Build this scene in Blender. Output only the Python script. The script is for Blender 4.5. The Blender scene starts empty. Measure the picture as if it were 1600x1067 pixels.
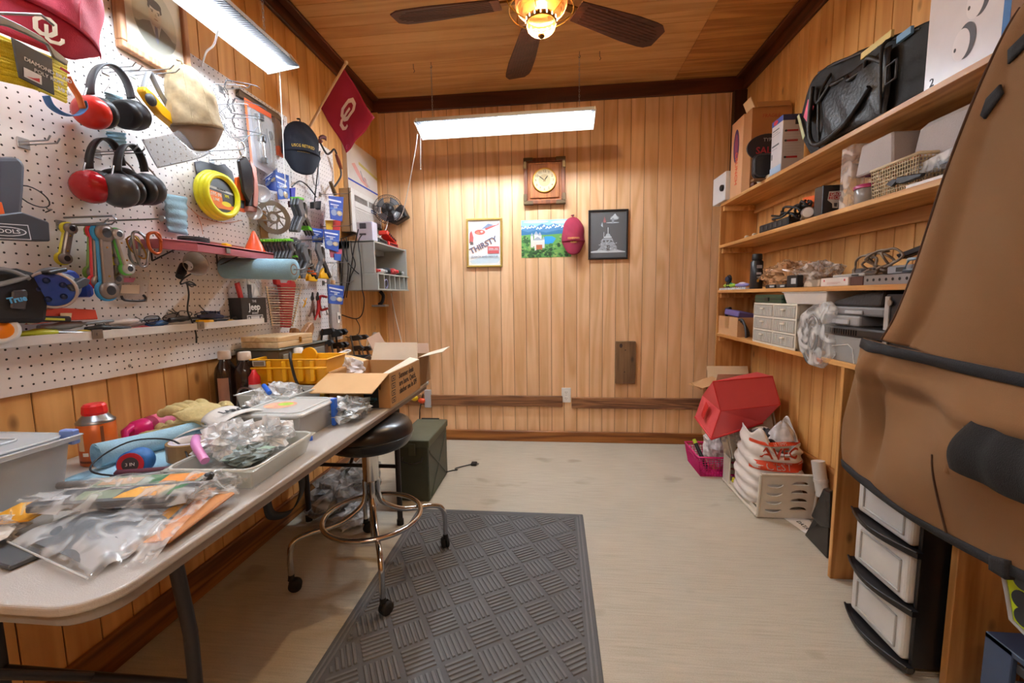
import bpy,math,random
from mathutils import Vector,Matrix,Euler
random.seed(7)
PI=math.pi
SC=bpy.context.scene
COL=SC.collection
# ------------------------------------------------------------------ camera
XL,XR,YB,YF,H=-1.453,1.385,3.467,-1.3,2.766
FPX,YAW,PITCH,ROLL=670.17,-0.10196,-0.10503,-0.01474
_f=Vector((math.sin(YAW)*math.cos(PITCH),math.cos(YAW)*math.cos(PITCH),math.sin(PITCH)))
_r=Vector((math.cos(YAW),-math.sin(YAW),0));_u=_r.cross(_f)
CR=_r*math.cos(ROLL)+_u*math.sin(ROLL);CU=-_r*math.sin(ROLL)+_u*math.cos(ROLL)
CAMP=Vector((0,0,1.2))
cam_d=bpy.data.cameras.new('camera');cam=bpy.data.objects.new('camera',cam_d);COL.objects.link(cam)
cam_d.sensor_width=36;cam_d.lens=FPX*36/1600;cam_d.clip_start=.02
_m=Matrix((CR,CU,-_f)).transposed().to_4x4();_m.translation=CAMP
cam.matrix_world=_m
SC.camera=cam
# ------------------------------------------------------------------ world, exposure
w=bpy.data.worlds.new('world');SC.world=w;w.use_nodes=True
w.node_tree.nodes['Background'].inputs[0].default_value=(.8,.85,1,1)
w.node_tree.nodes['Background'].inputs[1].default_value=.3
SC.view_settings.view_transform='Standard';SC.view_settings.look='None'
SC.view_settings.exposure=1.95;SC.view_settings.gamma=1
SC.view_settings.use_curve_mapping=False
TUBE_POWER=50.0
BENCH_POWER=24.0      # emission strength of the LED tubes
BULB_POWER=880.0
REAR_FILL_POWER=30.0  # strength of the added fill lamp behind the camera

# ------------------------------------------------------------------ helpers
def at(px,py,X=None,Y=None,Z=None):
    """the world point seen at a pixel on a given plane"""
    d=_f+CR*((px-800)/FPX)-CU*((py-533.5)/FPX)
    if X is not None: t=(X-CAMP.x)/d.x
    elif Y is not None: t=(Y-CAMP.y)/d.y
    else: t=(Z-CAMP.z)/d.z
    return CAMP+d*t

def proj(P):
    d=Vector(P)-CAMP;z=d.dot(_f);return (800+FPX*d.dot(CR)/z,533.5-FPX*d.dot(CU)/z)
def yon(px,X,Z,lo=.3,hi=5.):
    """Y along the line (X, *, Z) that is seen in pixel column px"""
    s=1 if proj((X,lo+.3,Z))[0]>proj((X,hi,Z))[0] else -1
    for _ in range(50):
        c=(lo+hi)/2
        if (proj((X,c,Z))[0]-px)*s>0: lo=c
        else: hi=c
    return (lo+hi)/2
MATS={}
def hexc(s):
    s=s.lstrip('#');v=[int(s[i:i+2],16)/255 for i in (0,2,4)]
    return tuple(((c/12.92) if c <= .04045 else ((c+.055)/1.055)**2.4) for c in v)
def mat(name,col,rough=.5,metal=0.,alpha=1.,var=.06,bump=0.,bscale=60.,emit=0.,trans=0.,spec=.5,coat=0.):
    if name in MATS: return MATS[name]
    if isinstance(col,str): col=hexc(col)
    m=bpy.data.materials.new(name);m.use_nodes=True
    nt=m.node_tree;N=nt.nodes;L=nt.links;b=N['Principled BSDF']
    b.inputs['Base Color'].default_value=(*col,1)
    b.inputs['Roughness'].default_value=rough;b.inputs['Metallic'].default_value=metal
    b.inputs['Specular IOR Level'].default_value=spec
    b.inputs['Coat Weight'].default_value=coat
    b.inputs['Transmission Weight'].default_value=trans
    if emit:
        b.inputs['Emission Color'].default_value=(*col,1);b.inputs['Emission Strength'].default_value=emit
    tc=N.new('ShaderNodeTexCoord');nz=N.new('ShaderNodeTexNoise');nz.inputs['Scale'].default_value=bscale if bump else 14
    nz.inputs['Detail'].default_value=3
    L.new(tc.outputs['Object'],nz.inputs['Vector'])
    if var and not emit:
        mx=N.new('ShaderNodeMix');mx.data_type='RGBA'
        mx.inputs[6].default_value=(*[c*(1-var*1.5) for c in col],1)
        mx.inputs[7].default_value=(*[min(1,c*(1+var*1.5)) for c in col],1)
        L.new(nz.outputs['Fac'],mx.inputs[0]);L.new(mx.outputs[2],b.inputs['Base Color'])
    if bump:
        bp=N.new('ShaderNodeBump');bp.inputs['Strength'].default_value=bump;bp.inputs['Distance'].default_value=.004
        L.new(nz.outputs['Fac'],bp.inputs['Height']);L.new(bp.outputs[0],b.inputs['Normal'])
    if alpha<1:
        b.inputs['Alpha'].default_value=alpha
    MATS[name]=m
    return m
def film(name,col,alpha=.3,rough=.15,wrinkle=.0,wscale=40.,lo=None):
    """thin clear plastic: partly transparent with glossy creases"""
    if name in MATS: return MATS[name]
    m=mat(name,col,rough,alpha=alpha,var=0,spec=.8)
    N=m.node_tree.nodes;L=m.node_tree.links;b=N['Principled BSDF']
    if wrinkle:
        tc=N.new('ShaderNodeTexCoord');nz=N.new('ShaderNodeTexNoise')
        nz.inputs['Scale'].default_value=wscale*.5;nz.inputs['Detail'].default_value=1;nz.inputs['Distortion'].default_value=.8
        L.new(tc.outputs['Object'],nz.inputs['Vector'])
        bp=N.new('ShaderNodeBump');bp.inputs['Strength'].default_value=wrinkle*.8;bp.inputs['Distance'].default_value=.006
        L.new(nz.outputs['Fac'],bp.inputs['Height']);L.new(bp.outputs[0],b.inputs['Normal'])
        rp=N.new('ShaderNodeMapRange');rp.inputs[1].default_value=.42;rp.inputs[2].default_value=.62
        rp.inputs[3].default_value=alpha*.5 if lo is None else lo;rp.inputs[4].default_value=min(1,alpha*1.9)
        L.new(nz.outputs['Fac'],rp.inputs[0]);L.new(rp.outputs[0],b.inputs['Alpha'])
    return m
def wood(name,light,dark,axis='Z',scale=9.,rough=.45,fine=.5,tint=.12,stretch=.07,knots=False,bump=.08,lo=.25,hi=.72):
    """long-grained wood in world space, tinted piece by piece"""
    if name in MATS: return MATS[name]
    light=hexc(light) if isinstance(light,str) else light;dark=hexc(dark) if isinstance(dark,str) else dark
    m=bpy.data.materials.new(name);m.use_nodes=True;MATS[name]=m
    nt=m.node_tree;N=nt.nodes;L=nt.links;b=N['Principled BSDF'];b.inputs['Roughness'].default_value=rough
    g=N.new('ShaderNodeNewGeometry');oi=N.new('ShaderNodeObjectInfo')
    ad=N.new('ShaderNodeVectorMath');ad.operation='MULTIPLY_ADD'
    cb=N.new('ShaderNodeCombineXYZ')
    mu=N.new('ShaderNodeMath');mu.operation='MULTIPLY';mu.inputs[1].default_value=7.3
    L.new(oi.outputs['Random'],mu.inputs[0])
    for i in range(3): L.new(mu.outputs[0],cb.inputs[i])
    s=[scale]*3;s['XYZ'.index(axis)]=scale*stretch
    ad.inputs[1].default_value=s
    L.new(g.outputs['Position'],ad.inputs[0]);L.new(cb.outputs[0],ad.inputs[2])
    n1=N.new('ShaderNodeTexNoise');n1.inputs['Scale'].default_value=1;n1.inputs['Detail'].default_value=2;n1.inputs['Distortion'].default_value=.6
    L.new(ad.outputs[0],n1.inputs['Vector'])
    # rings from the noise contour
    sn=N.new('ShaderNodeMath');sn.operation='MULTIPLY';sn.inputs[1].default_value=34
    L.new(n1.outputs['Fac'],sn.inputs[0]);s2=N.new('ShaderNodeMath');s2.operation='SINE';L.new(sn.outputs[0],s2.inputs[0])
    n2=N.new('ShaderNodeTexNoise');n2.inputs['Scale'].default_value=9;n2.inputs['Detail'].default_value=4
    L.new(ad.outputs[0],n2.inputs['Vector'])
    n3=N.new('ShaderNodeTexNoise');n3.inputs['Scale'].default_value=1.3;n3.inputs['Detail'].default_value=3
    L.new(g.outputs['Position'],n3.inputs['Vector'])
    a1=N.new('ShaderNodeMath');a1.operation='MULTIPLY_ADD';a1.inputs[1].default_value=.17;a1.inputs[2].default_value=.0
    L.new(s2.outputs[0],a1.inputs[0])
    a2=N.new('ShaderNodeMath');a2.operation='MULTIPLY_ADD';a2.inputs[1].default_value=fine
    L.new(n2.outputs['Fac'],a2.inputs[0]);L.new(a1.outputs[0],a2.inputs[2])
    a3=N.new('ShaderNodeMath');a3.operation='MULTIPLY_ADD';a3.inputs[1].default_value=.5
    L.new(n3.outputs['Fac'],a3.inputs[0]);L.new(a2.outputs[0],a3.inputs[2])
    rp=N.new('ShaderNodeValToRGB');rp.color_ramp.elements[0].position=lo;rp.color_ramp.elements[1].position=hi
    rp.color_ramp.elements[0].color=(*light,1);rp.color_ramp.elements[1].color=(*dark,1)
    L.new(a3.outputs[0],rp.inputs[0])
    hs=N.new('ShaderNodeHueSaturation');mr=N.new('ShaderNodeMapRange')
    mr.inputs[3].default_value=1-tint;mr.inputs[4].default_value=1+tint
    L.new(oi.outputs['Random'],mr.inputs[0]);L.new(mr.outputs[0],hs.inputs['Value']);L.new(rp.outputs[0],hs.inputs['Color'])
    last=hs.outputs[0]
    if knots:
        vo=N.new('ShaderNodeTexVoronoi');vo.inputs['Scale'].default_value=1
        sc=N.new('ShaderNodeVectorMath');sc.operation='MULTIPLY'
        t=[6.5]*3;t['XYZ'.index(axis)]=3.2;sc.inputs[1].default_value=t
        L.new(g.outputs['Position'],sc.inputs[0]);L.new(sc.outputs[0],vo.inputs['Vector'])
        kr=N.new('ShaderNodeMapRange');kr.inputs[1].default_value=.035;kr.inputs[2].default_value=.10;kr.inputs[3].default_value=.75;kr.inputs[4].default_value=0
        L.new(vo.outputs['Distance'],kr.inputs[0])
        mx=N.new('ShaderNodeMix');mx.data_type='RGBA';mx.inputs[7].default_value=(*[c*.3 for c in dark],1)
        L.new(kr.outputs[0],mx.inputs[0]);L.new(last,mx.inputs[6]);last=mx.outputs[2]
    L.new(last,b.inputs['Base Color'])
    if bump:
        bp=N.new('ShaderNodeBump');bp.inputs['Strength'].default_value=bump;bp.inputs['Distance'].default_value=.002
        L.new(n2.outputs['Fac'],bp.inputs['Height']);L.new(bp.outputs[0],b.inputs['Normal'])
    return m

ORG={}
def rotm(rx=0,ry=0,rz=0): return Euler((rx,ry,rz)).to_matrix().to_4x4()
def frame(o,x,y,z):
    m=Matrix((x,y,z)).transposed().to_4x4();m.translation=o;return m
class MB:
    """collects shapes; build() links them as one mesh object"""
    def __init__(s,M=None): s.v=[];s.f=[];s.sm=[];s.mi=[];s.mats=[];s.M=M;s.cur=0
    def mat(s,m):
        if m not in s.mats: s.mats.append(m)
        s.cur=s.mats.index(m);return s
    def add(s,vs,fs,smooth=False):
        b=len(s.v)
        if s.M is not None: vs=[s.M@Vector(p) for p in vs]
        s.v+=[tuple(p) for p in vs]
        for f in fs: s.f.append(tuple(i+b for i in f));s.sm.append(smooth);s.mi.append(s.cur)
        return s
    def box(s,c,d,R=None):
        x,y,z=d[0]/2,d[1]/2,d[2]/2
        vs=[Vector((a,b,e)) for a in (-x,x) for b in (-y,y) for e in (-z,z)]
        if R is not None: vs=[R@p for p in vs]
        vs=[p+Vector(c) for p in vs]
        return s.add(vs,[(0,1,3,2),(4,6,7,5),(0,4,5,1),(2,3,7,6),(0,2,6,4),(1,5,7,3)])
    def b2(s,a,b):
        return s.box([(a[i]+b[i])/2 for i in range(3)],[abs(b[i]-a[i]) for i in range(3)])
    def frust(s,c,d0,d1,h):
        """box tapering from size d0 (bottom) to d1 (top), c = bottom centre"""
        vs=[]
        for (d,z) in ((d0,0),(d1,h)):
            for a,b in ((-1,-1),(1,-1),(1,1),(-1,1)): vs.append((c[0]+a*d[0]/2,c[1]+b*d[1]/2,c[2]+z))
        return s.add(vs,[(3,2,1,0),(4,5,6,7),(0,1,5,4),(1,2,6,5),(2,3,7,6),(3,0,4,7)])
    def tray(s,c,d0,d1,h,t=.003,bottom=True,rim=0.):
        """open-topped tapering box with walls of thickness t"""
        vs=[]
        for (d,z) in ((d0,0),(d1,h),((d1[0]-2*t,d1[1]-2*t),h),((d0[0]-2*t,d0[1]-2*t),t)):
            for a,b in ((-1,-1),(1,-1),(1,1),(-1,1)): vs.append((c[0]+a*d[0]/2,c[1]+b*d[1]/2,c[2]+z))
        fs=[(3,2,1,0),(12,13,14,15)]
        for k in (0,4,8):
            for i in range(4): j=(i+1) % 4;fs.append((k+i,k+j,k+4+j,k+4+i))
        s.add(vs,fs)
        if rim:
            a,b=d1[0]/2,d1[1]/2;z=c[2]+h
            for (p,q) in (((-a-rim,-b-rim),(a+rim,-b)),((-a-rim,b),(a+rim,b+rim)),((-a-rim,-b),(-a,b)),((a,-b),(a+rim,b))):
                s.b2((c[0]+p[0],c[1]+p[1],z-.004),(c[0]+q[0],c[1]+q[1],z))
        return s
    def ring(s,P,ups,n,close=False,cap=True,smooth=True):
        """P: list of (centre, r) ; ups: list of (a, b) frames"""
        b=[]
        for (c,r),(a,e) in zip(P,ups):
            rr=r if isinstance(r,(tuple,list)) else (r,r)
            for k in range(n):
                t=2*PI*k/n;b.append(Vector(c)+a*(math.cos(t)*rr[0])+e*(math.sin(t)*rr[1]))
        m=len(P);fs=[]
        for i in range(m if close else m-1):
            for k in range(n):
                j=(k+1) % n;i2=(i+1) % m
                fs.append((i*n+k,i*n+j,i2*n+j,i2*n+k))
        s.add(b,fs,smooth)
        if cap and not close:
            s.add(b[:n],[tuple(range(n-1,-1,-1))]);s.add(b[-n:],[tuple(range(n))])
        return s
    def tube(s,pts,r,n=6,close=False,cap=True,smooth_pts=0):
        pts=[Vector(p) for p in pts]
        if smooth_pts: pts=catmull(pts,smooth_pts,close)
        m=len(pts);ups=[];prev=None
        for i in range(m):
            a=pts[(i-1) % m] if (close or i>0) else pts[i];b=pts[(i+1) % m] if (close or i<m-1) else pts[i]
            t=(b-a);t=t.normalized() if t.length>1e-9 else Vector((0,0,1))
            if prev is None: prev=Vector((0,0,1)) if abs(t.z)<.9 else Vector((1,0,0))
            u=prev-t*prev.dot(t)
            if u.length<1e-6: u=t.orthogonal()
            u.normalize();prev=u;ups.append((u,t.cross(u)))
        rs=r if isinstance(r,list) else [r]*m
        if len(rs) != m: rs=[rs[min(len(rs)-1,int(i*len(rs)/m))] for i in range(m)]
        return s.ring(list(zip(pts,rs)),ups,n,close,cap)
    def cyl(s,a,b,r,r2=None,n=16,cap=True):
        a=Vector(a);b=Vector(b);t=(b-a).normalized();u=t.orthogonal().normalized()
        fr=(u,t.cross(u));return s.ring([(a,r),(b,r if r2 is None else r2)],[fr,fr],n,cap=cap)
    def lathe(s,o,ax,prof,n=24,cap=True,smooth=True,squash=None):
        """prof: list of (distance along axis, radius)"""
        o=Vector(o);t=Vector(ax).normalized()
        u=(Vector((0,0,1))-t*t.z);u=u.normalized() if u.length>.05 else Vector((1,0,0))
        fr=(u,t.cross(u))
        return s.ring([(o+t*h,(r,r*(squash or 1))) for h,r in prof],[fr]*len(prof),n,cap=cap,smooth=smooth)
    def ball(s,c,r,nu=16,nv=10,R=None):
        rr=r if isinstance(r,(tuple,list)) else (r,r,r);vs=[];fs=[]
        for j in range(nv+1):
            ph=PI*j/nv
            for i in range(nu):
                th=2*PI*i/nu;p=Vector((rr[0]*math.sin(ph)*math.cos(th),rr[1]*math.sin(ph)*math.sin(th),rr[2]*math.cos(ph)))
                if R is not None: p=R@p
                vs.append(p+Vector(c))
        for j in range(nv):
            for i in range(nu):
                k=(i+1) % nu;fs.append((j*nu+i,(j+1)*nu+i,(j+1)*nu+k,j*nu+k))
        return s.add(vs,fs,True)
    def prism(s,pts,off):
        """polygon (3-D points) pushed by the vector off"""
        pts=[Vector(p) for p in pts];off=Vector(off);n=len(pts)
        nrm=Vector((0,0,0))
        for i in range(n): nrm+=pts[i].cross(pts[(i+1) % n])
        vs=pts+[p+off for p in pts]
        fl=nrm.dot(off)>0
        f0=tuple(range(n));f1=tuple(range(n,2*n))
        fs=[f0[::-1] if fl else f0,f1 if fl else f1[::-1]]
        for i in range(n):
            j=(i+1) % n;q=(i,j,n+j,n+i);fs.append(q if fl else q[::-1])
        return s.add(vs,fs)
    def grid(s,fn,nu,nv,smooth=True,thick=None):
        vs=[fn(i/(nu-1),j/(nv-1)) for j in range(nv) for i in range(nu)]
        fs=[(j*nu+i,j*nu+i+1,(j+1)*nu+i+1,(j+1)*nu+i) for j in range(nv-1) for i in range(nu-1)]
        return s.add(vs,fs,smooth)
    def build(s,name,m=None,parent=None,bevel=0.,solid=0.,sub=0,kind=None,seg=1):
        me=bpy.data.meshes.new(name)
        vs=[Vector(p) for p in s.v]
        if parent is not None: o0=ORG[parent.name]
        else:
            lo=Vector([min(p[i] for p in vs) for i in range(3)]);hi=Vector([max(p[i] for p in vs) for i in range(3)])
            o0=Vector(((lo.x+hi.x)/2,(lo.y+hi.y)/2,lo.z))
        me.from_pydata([tuple(p-o0) for p in vs],[],s.f)
        ms=s.mats or [m]
        for q in ms: me.materials.append(q if q is not None else m)
        for p,k,i in zip(me.polygons,s.sm,s.mi): p.use_smooth=k;p.material_index=i
        o=bpy.data.objects.new(name,me);COL.objects.link(o)
        if parent is not None: o.parent=parent
        else: o.location=o0
        ORG[o.name]=o0
        if solid:
            q=o.modifiers.new('solid','SOLIDIFY');q.thickness=solid;q.offset=0
        if bevel:
            q=o.modifiers.new('bevel','BEVEL');q.width=bevel;q.segments=seg;q.limit_method='ANGLE';q.angle_limit=.6
        if sub:
            q=o.modifiers.new('sub','SUBSURF');q.levels=sub;q.render_levels=sub
        if kind: o['kind']=kind
        return o
def catmull(pts,k,close=False):
    out=[];n=len(pts)
    rng=range(n if close else n-1)
    for i in rng:
        p1=pts[i];p2=pts[(i+1) % n]
        p0=pts[(i-1) % n] if (close or i>0) else p1;p3=pts[(i+2) % n] if (close or i<n-2) else p2
        for j in range(k):
            t=j/k
            out.append(.5*((2*p1)+(-p0+p2)*t+(2*p0-5*p1+4*p2-p3)*t*t+(-p0+3*p1-3*p2+p3)*t**3))
    if not close: out.append(pts[-1])
    return out
def thing(name,label,cat,loc,group=None):
    o=bpy.data.objects.new(name,None);COL.objects.link(o);o.location=loc;o.empty_display_size=.05
    ORG[o.name]=Vector(loc);o['label']=label;o['category']=cat
    if group: o['group']=group
    return o
def tag(o,label,cat,group=None,kind=None):
    o['label']=label;o['category']=cat
    if group: o['group']=group
    if kind: o['kind']=kind
    return o
def lab(o,s): o['label']=s;return o
def dup(root,loc,rz=None,label=None,rot=None):
    r=root.copy();COL.objects.link(r);r.location=loc;ORG[r.name]=Vector(loc)
    if rz is not None: r.rotation_euler=(0,0,rz)
    if rot is not None: r.rotation_euler=rot
    if label: r['label']=label
    for ch in list(root.children):
        c=ch.copy();COL.objects.link(c);c.parent=r
        for g in list(ch.children):
            d=g.copy();COL.objects.link(d);d.parent=c
    return r
def text(s,size,M,m,parent,name='lettering',depth=.0006,bold=0.,sx=1.,align='CENTER',space=1.):
    """flat lettering; M places the text plane (x right, y up)"""
    cu=bpy.data.curves.new('t','FONT');cu.body=s;cu.size=size;cu.extrude=depth;cu.offset=bold
    cu.align_x=align;cu.align_y='CENTER';cu.resolution_u=2;cu.space_line=space
    to=bpy.data.objects.new('t',cu);COL.objects.link(to)
    dg=bpy.context.evaluated_depsgraph_get();me=bpy.data.meshes.new_from_object(to.evaluated_get(dg))
    bpy.data.objects.remove(to);bpy.data.curves.remove(cu)
    o0=ORG[parent.name]
    me.transform(Matrix.Translation(-o0)@M@Matrix.Diagonal((sx,1,1,1)))
    me.materials.clear();me.materials.append(m)
    o=bpy.data.objects.new(name,me);COL.objects.link(o);o.parent=parent;ORG[o.name]=o0
    return o
def plane_frame(tl,tr,bl):
    """frame of a flat face from three corners: origin bl, x along the width, y up, z outward"""
    x=(tr-tl).normalized();y=(tl-bl);y=(y-x*y.dot(x)).normalized();return frame(bl,x,y,x.cross(y))
def slabX(px,X,t): # polygon of pixels lying in the plane X, thickness towards +x
    m=MB();m.prism([at(*p,X=X) for p in px],(t,0,0));return m
BLACK=mat('black_plastic','#16161a',.45);DGREY=mat('dark_grey','#3a3b3f',.5);GREY=mat('grey','#8b8d90',.5)
LGREY=mat('light_grey','#b9bbbd',.5);WHITE=mat('white_plastic','#e4e3df',.4);CHROME=mat('chrome','#c8c8c8',.12,1,var=0)
STEEL=mat('steel','#9a9b9d',.3,1);DSTEEL=mat('dark_steel','#4b4c50',.35,1);BRASS=mat('brass','#b58a3c',.3,1)
RED=mat('red_plastic','#c8202a',.35);BLUE=mat('blue_card','#1f4fae',.45);YEL=mat('yellow_plastic','#f2b90c',.4)
ORANGE=mat('orange_plastic','#f0661c',.4);CARD=mat('cardboard','#b98d5e',.85,var=.05);CARDL=mat('cardboard_light','#d9bd98',.85)
GREEN=mat('green_plastic','#6fcf3a',.4);PAPER=mat('paper','#efeeea',.7);RUB=mat('rubber','#131313',.75)
CLEAR=film('clear_plastic','#dfe6ea',.28,.12);CLEARW=film('clear_wrinkled','#eef2f4',.34,.1,.8,35)

# ------------------------------------------------------------------ room shell
WALLW=wood('wall_panelling','#f0c99e','#cd9864','Z',5,tint=.04,fine=.4,stretch=.1,lo=.12,hi=.88)
WALLR=wood('side_wall_panelling','#e8b672','#c68a48','Z',5,tint=.08,knots=True,lo=.15,hi=.85)
CEILW=wood('ceiling_plywood','#e8b878','#c48a4a','X',6,tint=.05,lo=.15,hi=.85)
TRIMD=wood('dark_trim','#5a2a14','#3a180c','X',7,tint=.05);TRIMY=wood('dark_trim_long','#6b3618','#40200e','Y',7,tint=.05)
TRIMZ=wood('dark_trim_post','#4a2212','#30140a','Z',7)
BASEX=wood('baseboard_wood','#ad6f30','#6f3f18','X',6,knots=True);BASEY=wood('baseboard_wood_long','#a86b2e','#5d3212','Y',6,knots=True)
RAILX=wood('weathered_board','#9c6d47','#5f3d26','X',14,rough=.7);SEAM=mat('panel_backing','#54300f',.8)
def struct(o): o['kind']='structure';return o
T=.006   # board thickness in front of the backing
def board_run(parent,name,mtl,a0,a1,step,mk,gap=.006,wide=()):
    """boards side by side from a0 to a1, sharing one mesh; mk(centre, width) -> (centre, dims)"""
    first=None;k=0;a=a0
    while a<a1-.01:
        b=min(a+step,a1);c,d=mk((a+b)/2,b-a-gap)
        if first is None or abs(b-a-step)>1e-4:
            m=MB();m.box((0,0,0),d);o=m.build(name,mtl,None,bevel=.0012);o.location=(0,0,0)
            for v in o.data.vertices: v.co+=ORG[o.name]
            if first is None and abs(b-a-step)<1e-4: first=o
        else: o=first.copy();COL.objects.link(o)
        o.parent=parent;o.location=Vector(c)-ORG[parent.name];ORG[o.name]=Vector(c)
        a=b;k+=1
# floor
def concrete():
    m=bpy.data.materials.new('concrete');m.use_nodes=True;N=m.node_tree.nodes;L=m.node_tree.links;b=N['Principled BSDF']
    b.inputs['Roughness'].default_value=.8
    g=N.new('ShaderNodeNewGeometry')
    def nz(sc,vec,det=4,dist=0):
        v=N.new('ShaderNodeVectorMath');v.operation='MULTIPLY';v.inputs[1].default_value=vec
        n=N.new('ShaderNodeTexNoise');n.inputs['Scale'].default_value=sc;n.inputs['Detail'].default_value=det;n.inputs['Distortion'].default_value=dist
        L.new(g.outputs['Position'],v.inputs[0]);L.new(v.outputs[0],n.inputs['Vector']);return n.outputs['Fac']
    a=nz(1.4,(1,1,1),5,.5);c=nz(1,(6,130,1),3,.3);d=nz(220,(1,1,1),2);e=nz(3.2,(1,1.6,1),2)
    r=N.new('ShaderNodeValToRGB');r.color_ramp.elements[0].position=.3;r.color_ramp.elements[1].position=.7
    r.color_ramp.elements[0].color=(*hexc('#9f9888'),1);r.color_ramp.elements[1].color=(*hexc('#beb7a6'),1)
    s1=N.new('ShaderNodeMath');s1.operation='MULTIPLY_ADD';s1.inputs[1].default_value=.5;L.new(c,s1.inputs[0])
    s0=N.new('ShaderNodeMath');s0.operation='MULTIPLY';s0.inputs[1].default_value=.3;L.new(a,s0.inputs[0]);L.new(s0.outputs[0],s1.inputs[2])
    s2=N.new('ShaderNodeMath');s2.operation='MULTIPLY_ADD';s2.inputs[1].default_value=.40;L.new(d,s2.inputs[0]);L.new(s1.outputs[0],s2.inputs[2])
    L.new(s2.outputs[0],r.inputs[0])
    # a few darker damp stains
    st=N.new('ShaderNodeMapRange');st.inputs[1].default_value=.64;st.inputs[2].default_value=.72;st.inputs[3].default_value=0;st.inputs[4].default_value=.45
    L.new(e,st.inputs[0]);mx=N.new('ShaderNodeMix');mx.data_type='RGBA';mx.inputs[7].default_value=(*hexc('#857560'),1)
    L.new(st.outputs[0],mx.inputs[0]);L.new(r.outputs[0],mx.inputs[6]);L.new(mx.outputs[2],b.inputs['Base Color'])
    bp=N.new('ShaderNodeBump');bp.inputs['Strength'].default_value=.35;bp.inputs['Distance'].default_value=.004
    L.new(c,bp.inputs['Height']);L.new(bp.outputs[0],b.inputs['Normal'])
    return m
m=MB();m.b2((XL-.1,YF-.1,-.08),(XR+.1,YB+.1,0));struct(m.build('floor',concrete()))
# walls: backing plus grooved vertical boards
m=MB();m.b2((XL-.1,YB+T,0),(XR+.1,YB+.1,H));wb=struct(m.build('wall_back',SEAM))
board_run(wb,'wall_board',WALLW,XL,XR+.001,.1014,lambda c,d: ((c,YB+T/2,H/2),(d,T,H)),.003)
m=MB();m.b2((XL-.1,YF-.1,0),(XL-T,YB+.1,H));wl=struct(m.build('wall_left',SEAM))
board_run(wl,'wall_board',WALLR,YF,YB,.1014,lambda c,d: ((XL-T/2,c,H/2),(T,d,H)),.004)
m=MB();m.b2((XR+T,YF-.1,0),(XR+.1,YB+.1,H));wr=struct(m.build('wall_right',SEAM))
board_run(wr,'wall_board',WALLR,YF,YB,.1014,lambda c,d: ((XR+T/2,c,H/2),(T,d,H)),.004)
m=MB();m.b2((XL-.1,YF-.1,0),(XR+.1,YF-T,H));wf=struct(m.build('wall_front',SEAM))
board_run(wf,'wall_board',WALLR,XL,XR+.001,.1014,lambda c,d: ((c,YF-T/2,H/2),(d,T,H)),.004)
m=MB();m.b2((XL-.1,YF-.1,H+T),(XR+.1,YB+.1,H+.1));cl=struct(m.build('ceiling',SEAM))
board_run(cl,'ceiling_board',CEILW,YF,YB,.1014,lambda c,d: (((XL+.88)/2,c,H+T/2),(.88-XL-.006,d,T)),.003)
board_run(cl,'ceiling_board',wood('ceiling_plywood_dark','#d69c58','#aa7034','X',7,tint=.05),YF,YB,.1014,lambda c,d: (((XR+.88)/2,c,H+T/2+.001),(XR-.88,d,T)),.003)
for o in wb.children:   # the joint boards between plywood sheets
    pass
def trim(name,a,b,mt,bev=.004):
    m=MB();m.b2(a,b);return struct(m.build(name,mt,bevel=bev))
trim('trim_1',(XL,YB-.022,H-.105),(XR,YB,H),TRIMD)
trim('trim_2',(XL,YF,H-.09),(XL+.022,YB-.022,H),TRIMY)
trim('trim_3',(XR-.022,YF,H-.10),(XR,YB-.022,H),TRIMY)
trim('trim_4',(XL+.022,YF,H-.02),(XL+.07,YB-.022,H),TRIMY)
trim('trim_5',(XR-.075,YF,H-.02),(XR-.022,YB-.022,H),TRIMY)
trim('trim_6',(XR-.09,YB-.05,0),(XR,YB,H-.105),TRIMZ)
trim('trim_7',(XL,YB-.03,0),(XL+.06,YB,H-.105),WALLR)
trim('baseboard_back',(XL+.06,YB-.02,0),(XR-.09,YB,.088),BASEX)
trim('baseboard_left',(XL,YF,0),(XL+.02,YB-.03,.125),BASEY)
trim('baseboard_right',(XR-.02,YF,.0),(XR,YB-.05,.135),BASEY)
trim('trim_8',(XR-.02,1.84,.20),(XR,3.18,.32),wood('shelf_rail','#b98048','#8a5526','Y',7,knots=True))
a=at(690,616,Y=YB);b=at(879,633,Y=YB);trim('trim_9',(XL+.06,YB-.022,.297),(b.x,YB,.385),RAILX)
a=at(893,618,Y=YB);trim('trim_10',(a.x,YB-.022,.287),(XR-.09,YB,.375),RAILX)

# ------------------------------------------------------------------ lamps
TUBE=mat('led_tube',(.82,.91,1),emit=TUBE_POWER);TUBEL=mat('led_tube_bench',(.84,.92,1),emit=BENCH_POWER);BULB=mat('bulb_glow',(1,.70,.40),emit=BULB_POWER)
REARFILL=mat('rear_fill_tube',(1,.90,.78),emit=REAR_FILL_POWER)  # glow of the unseen rear fill lamp
HOUS=mat('lamp_housing','#c9ccd0',.35,.2);CHAIN=mat('chain_metal','#a9aaac',.4,.8)
def chain(parent,a,b,name='chain'):
    """links of a hanging chain"""
    m=MB();a=Vector(a);b=Vector(b);n=int((a-b).length/.016)
    for i in range(n):
        c=a+(b-a)*((i+.5)/n);k=i % 2
        ex=Vector((1,0,0)) if k else Vector((0,1,0))
        m.tube([c+ex*.0045*math.cos(t)+Vector((0,0,.011*math.sin(t))) for t in [2*PI*j/6 for j in range(6)]],.0011,4,True)
    o=m.build(name,CHAIN,parent);o['kind']='stuff';return o
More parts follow.
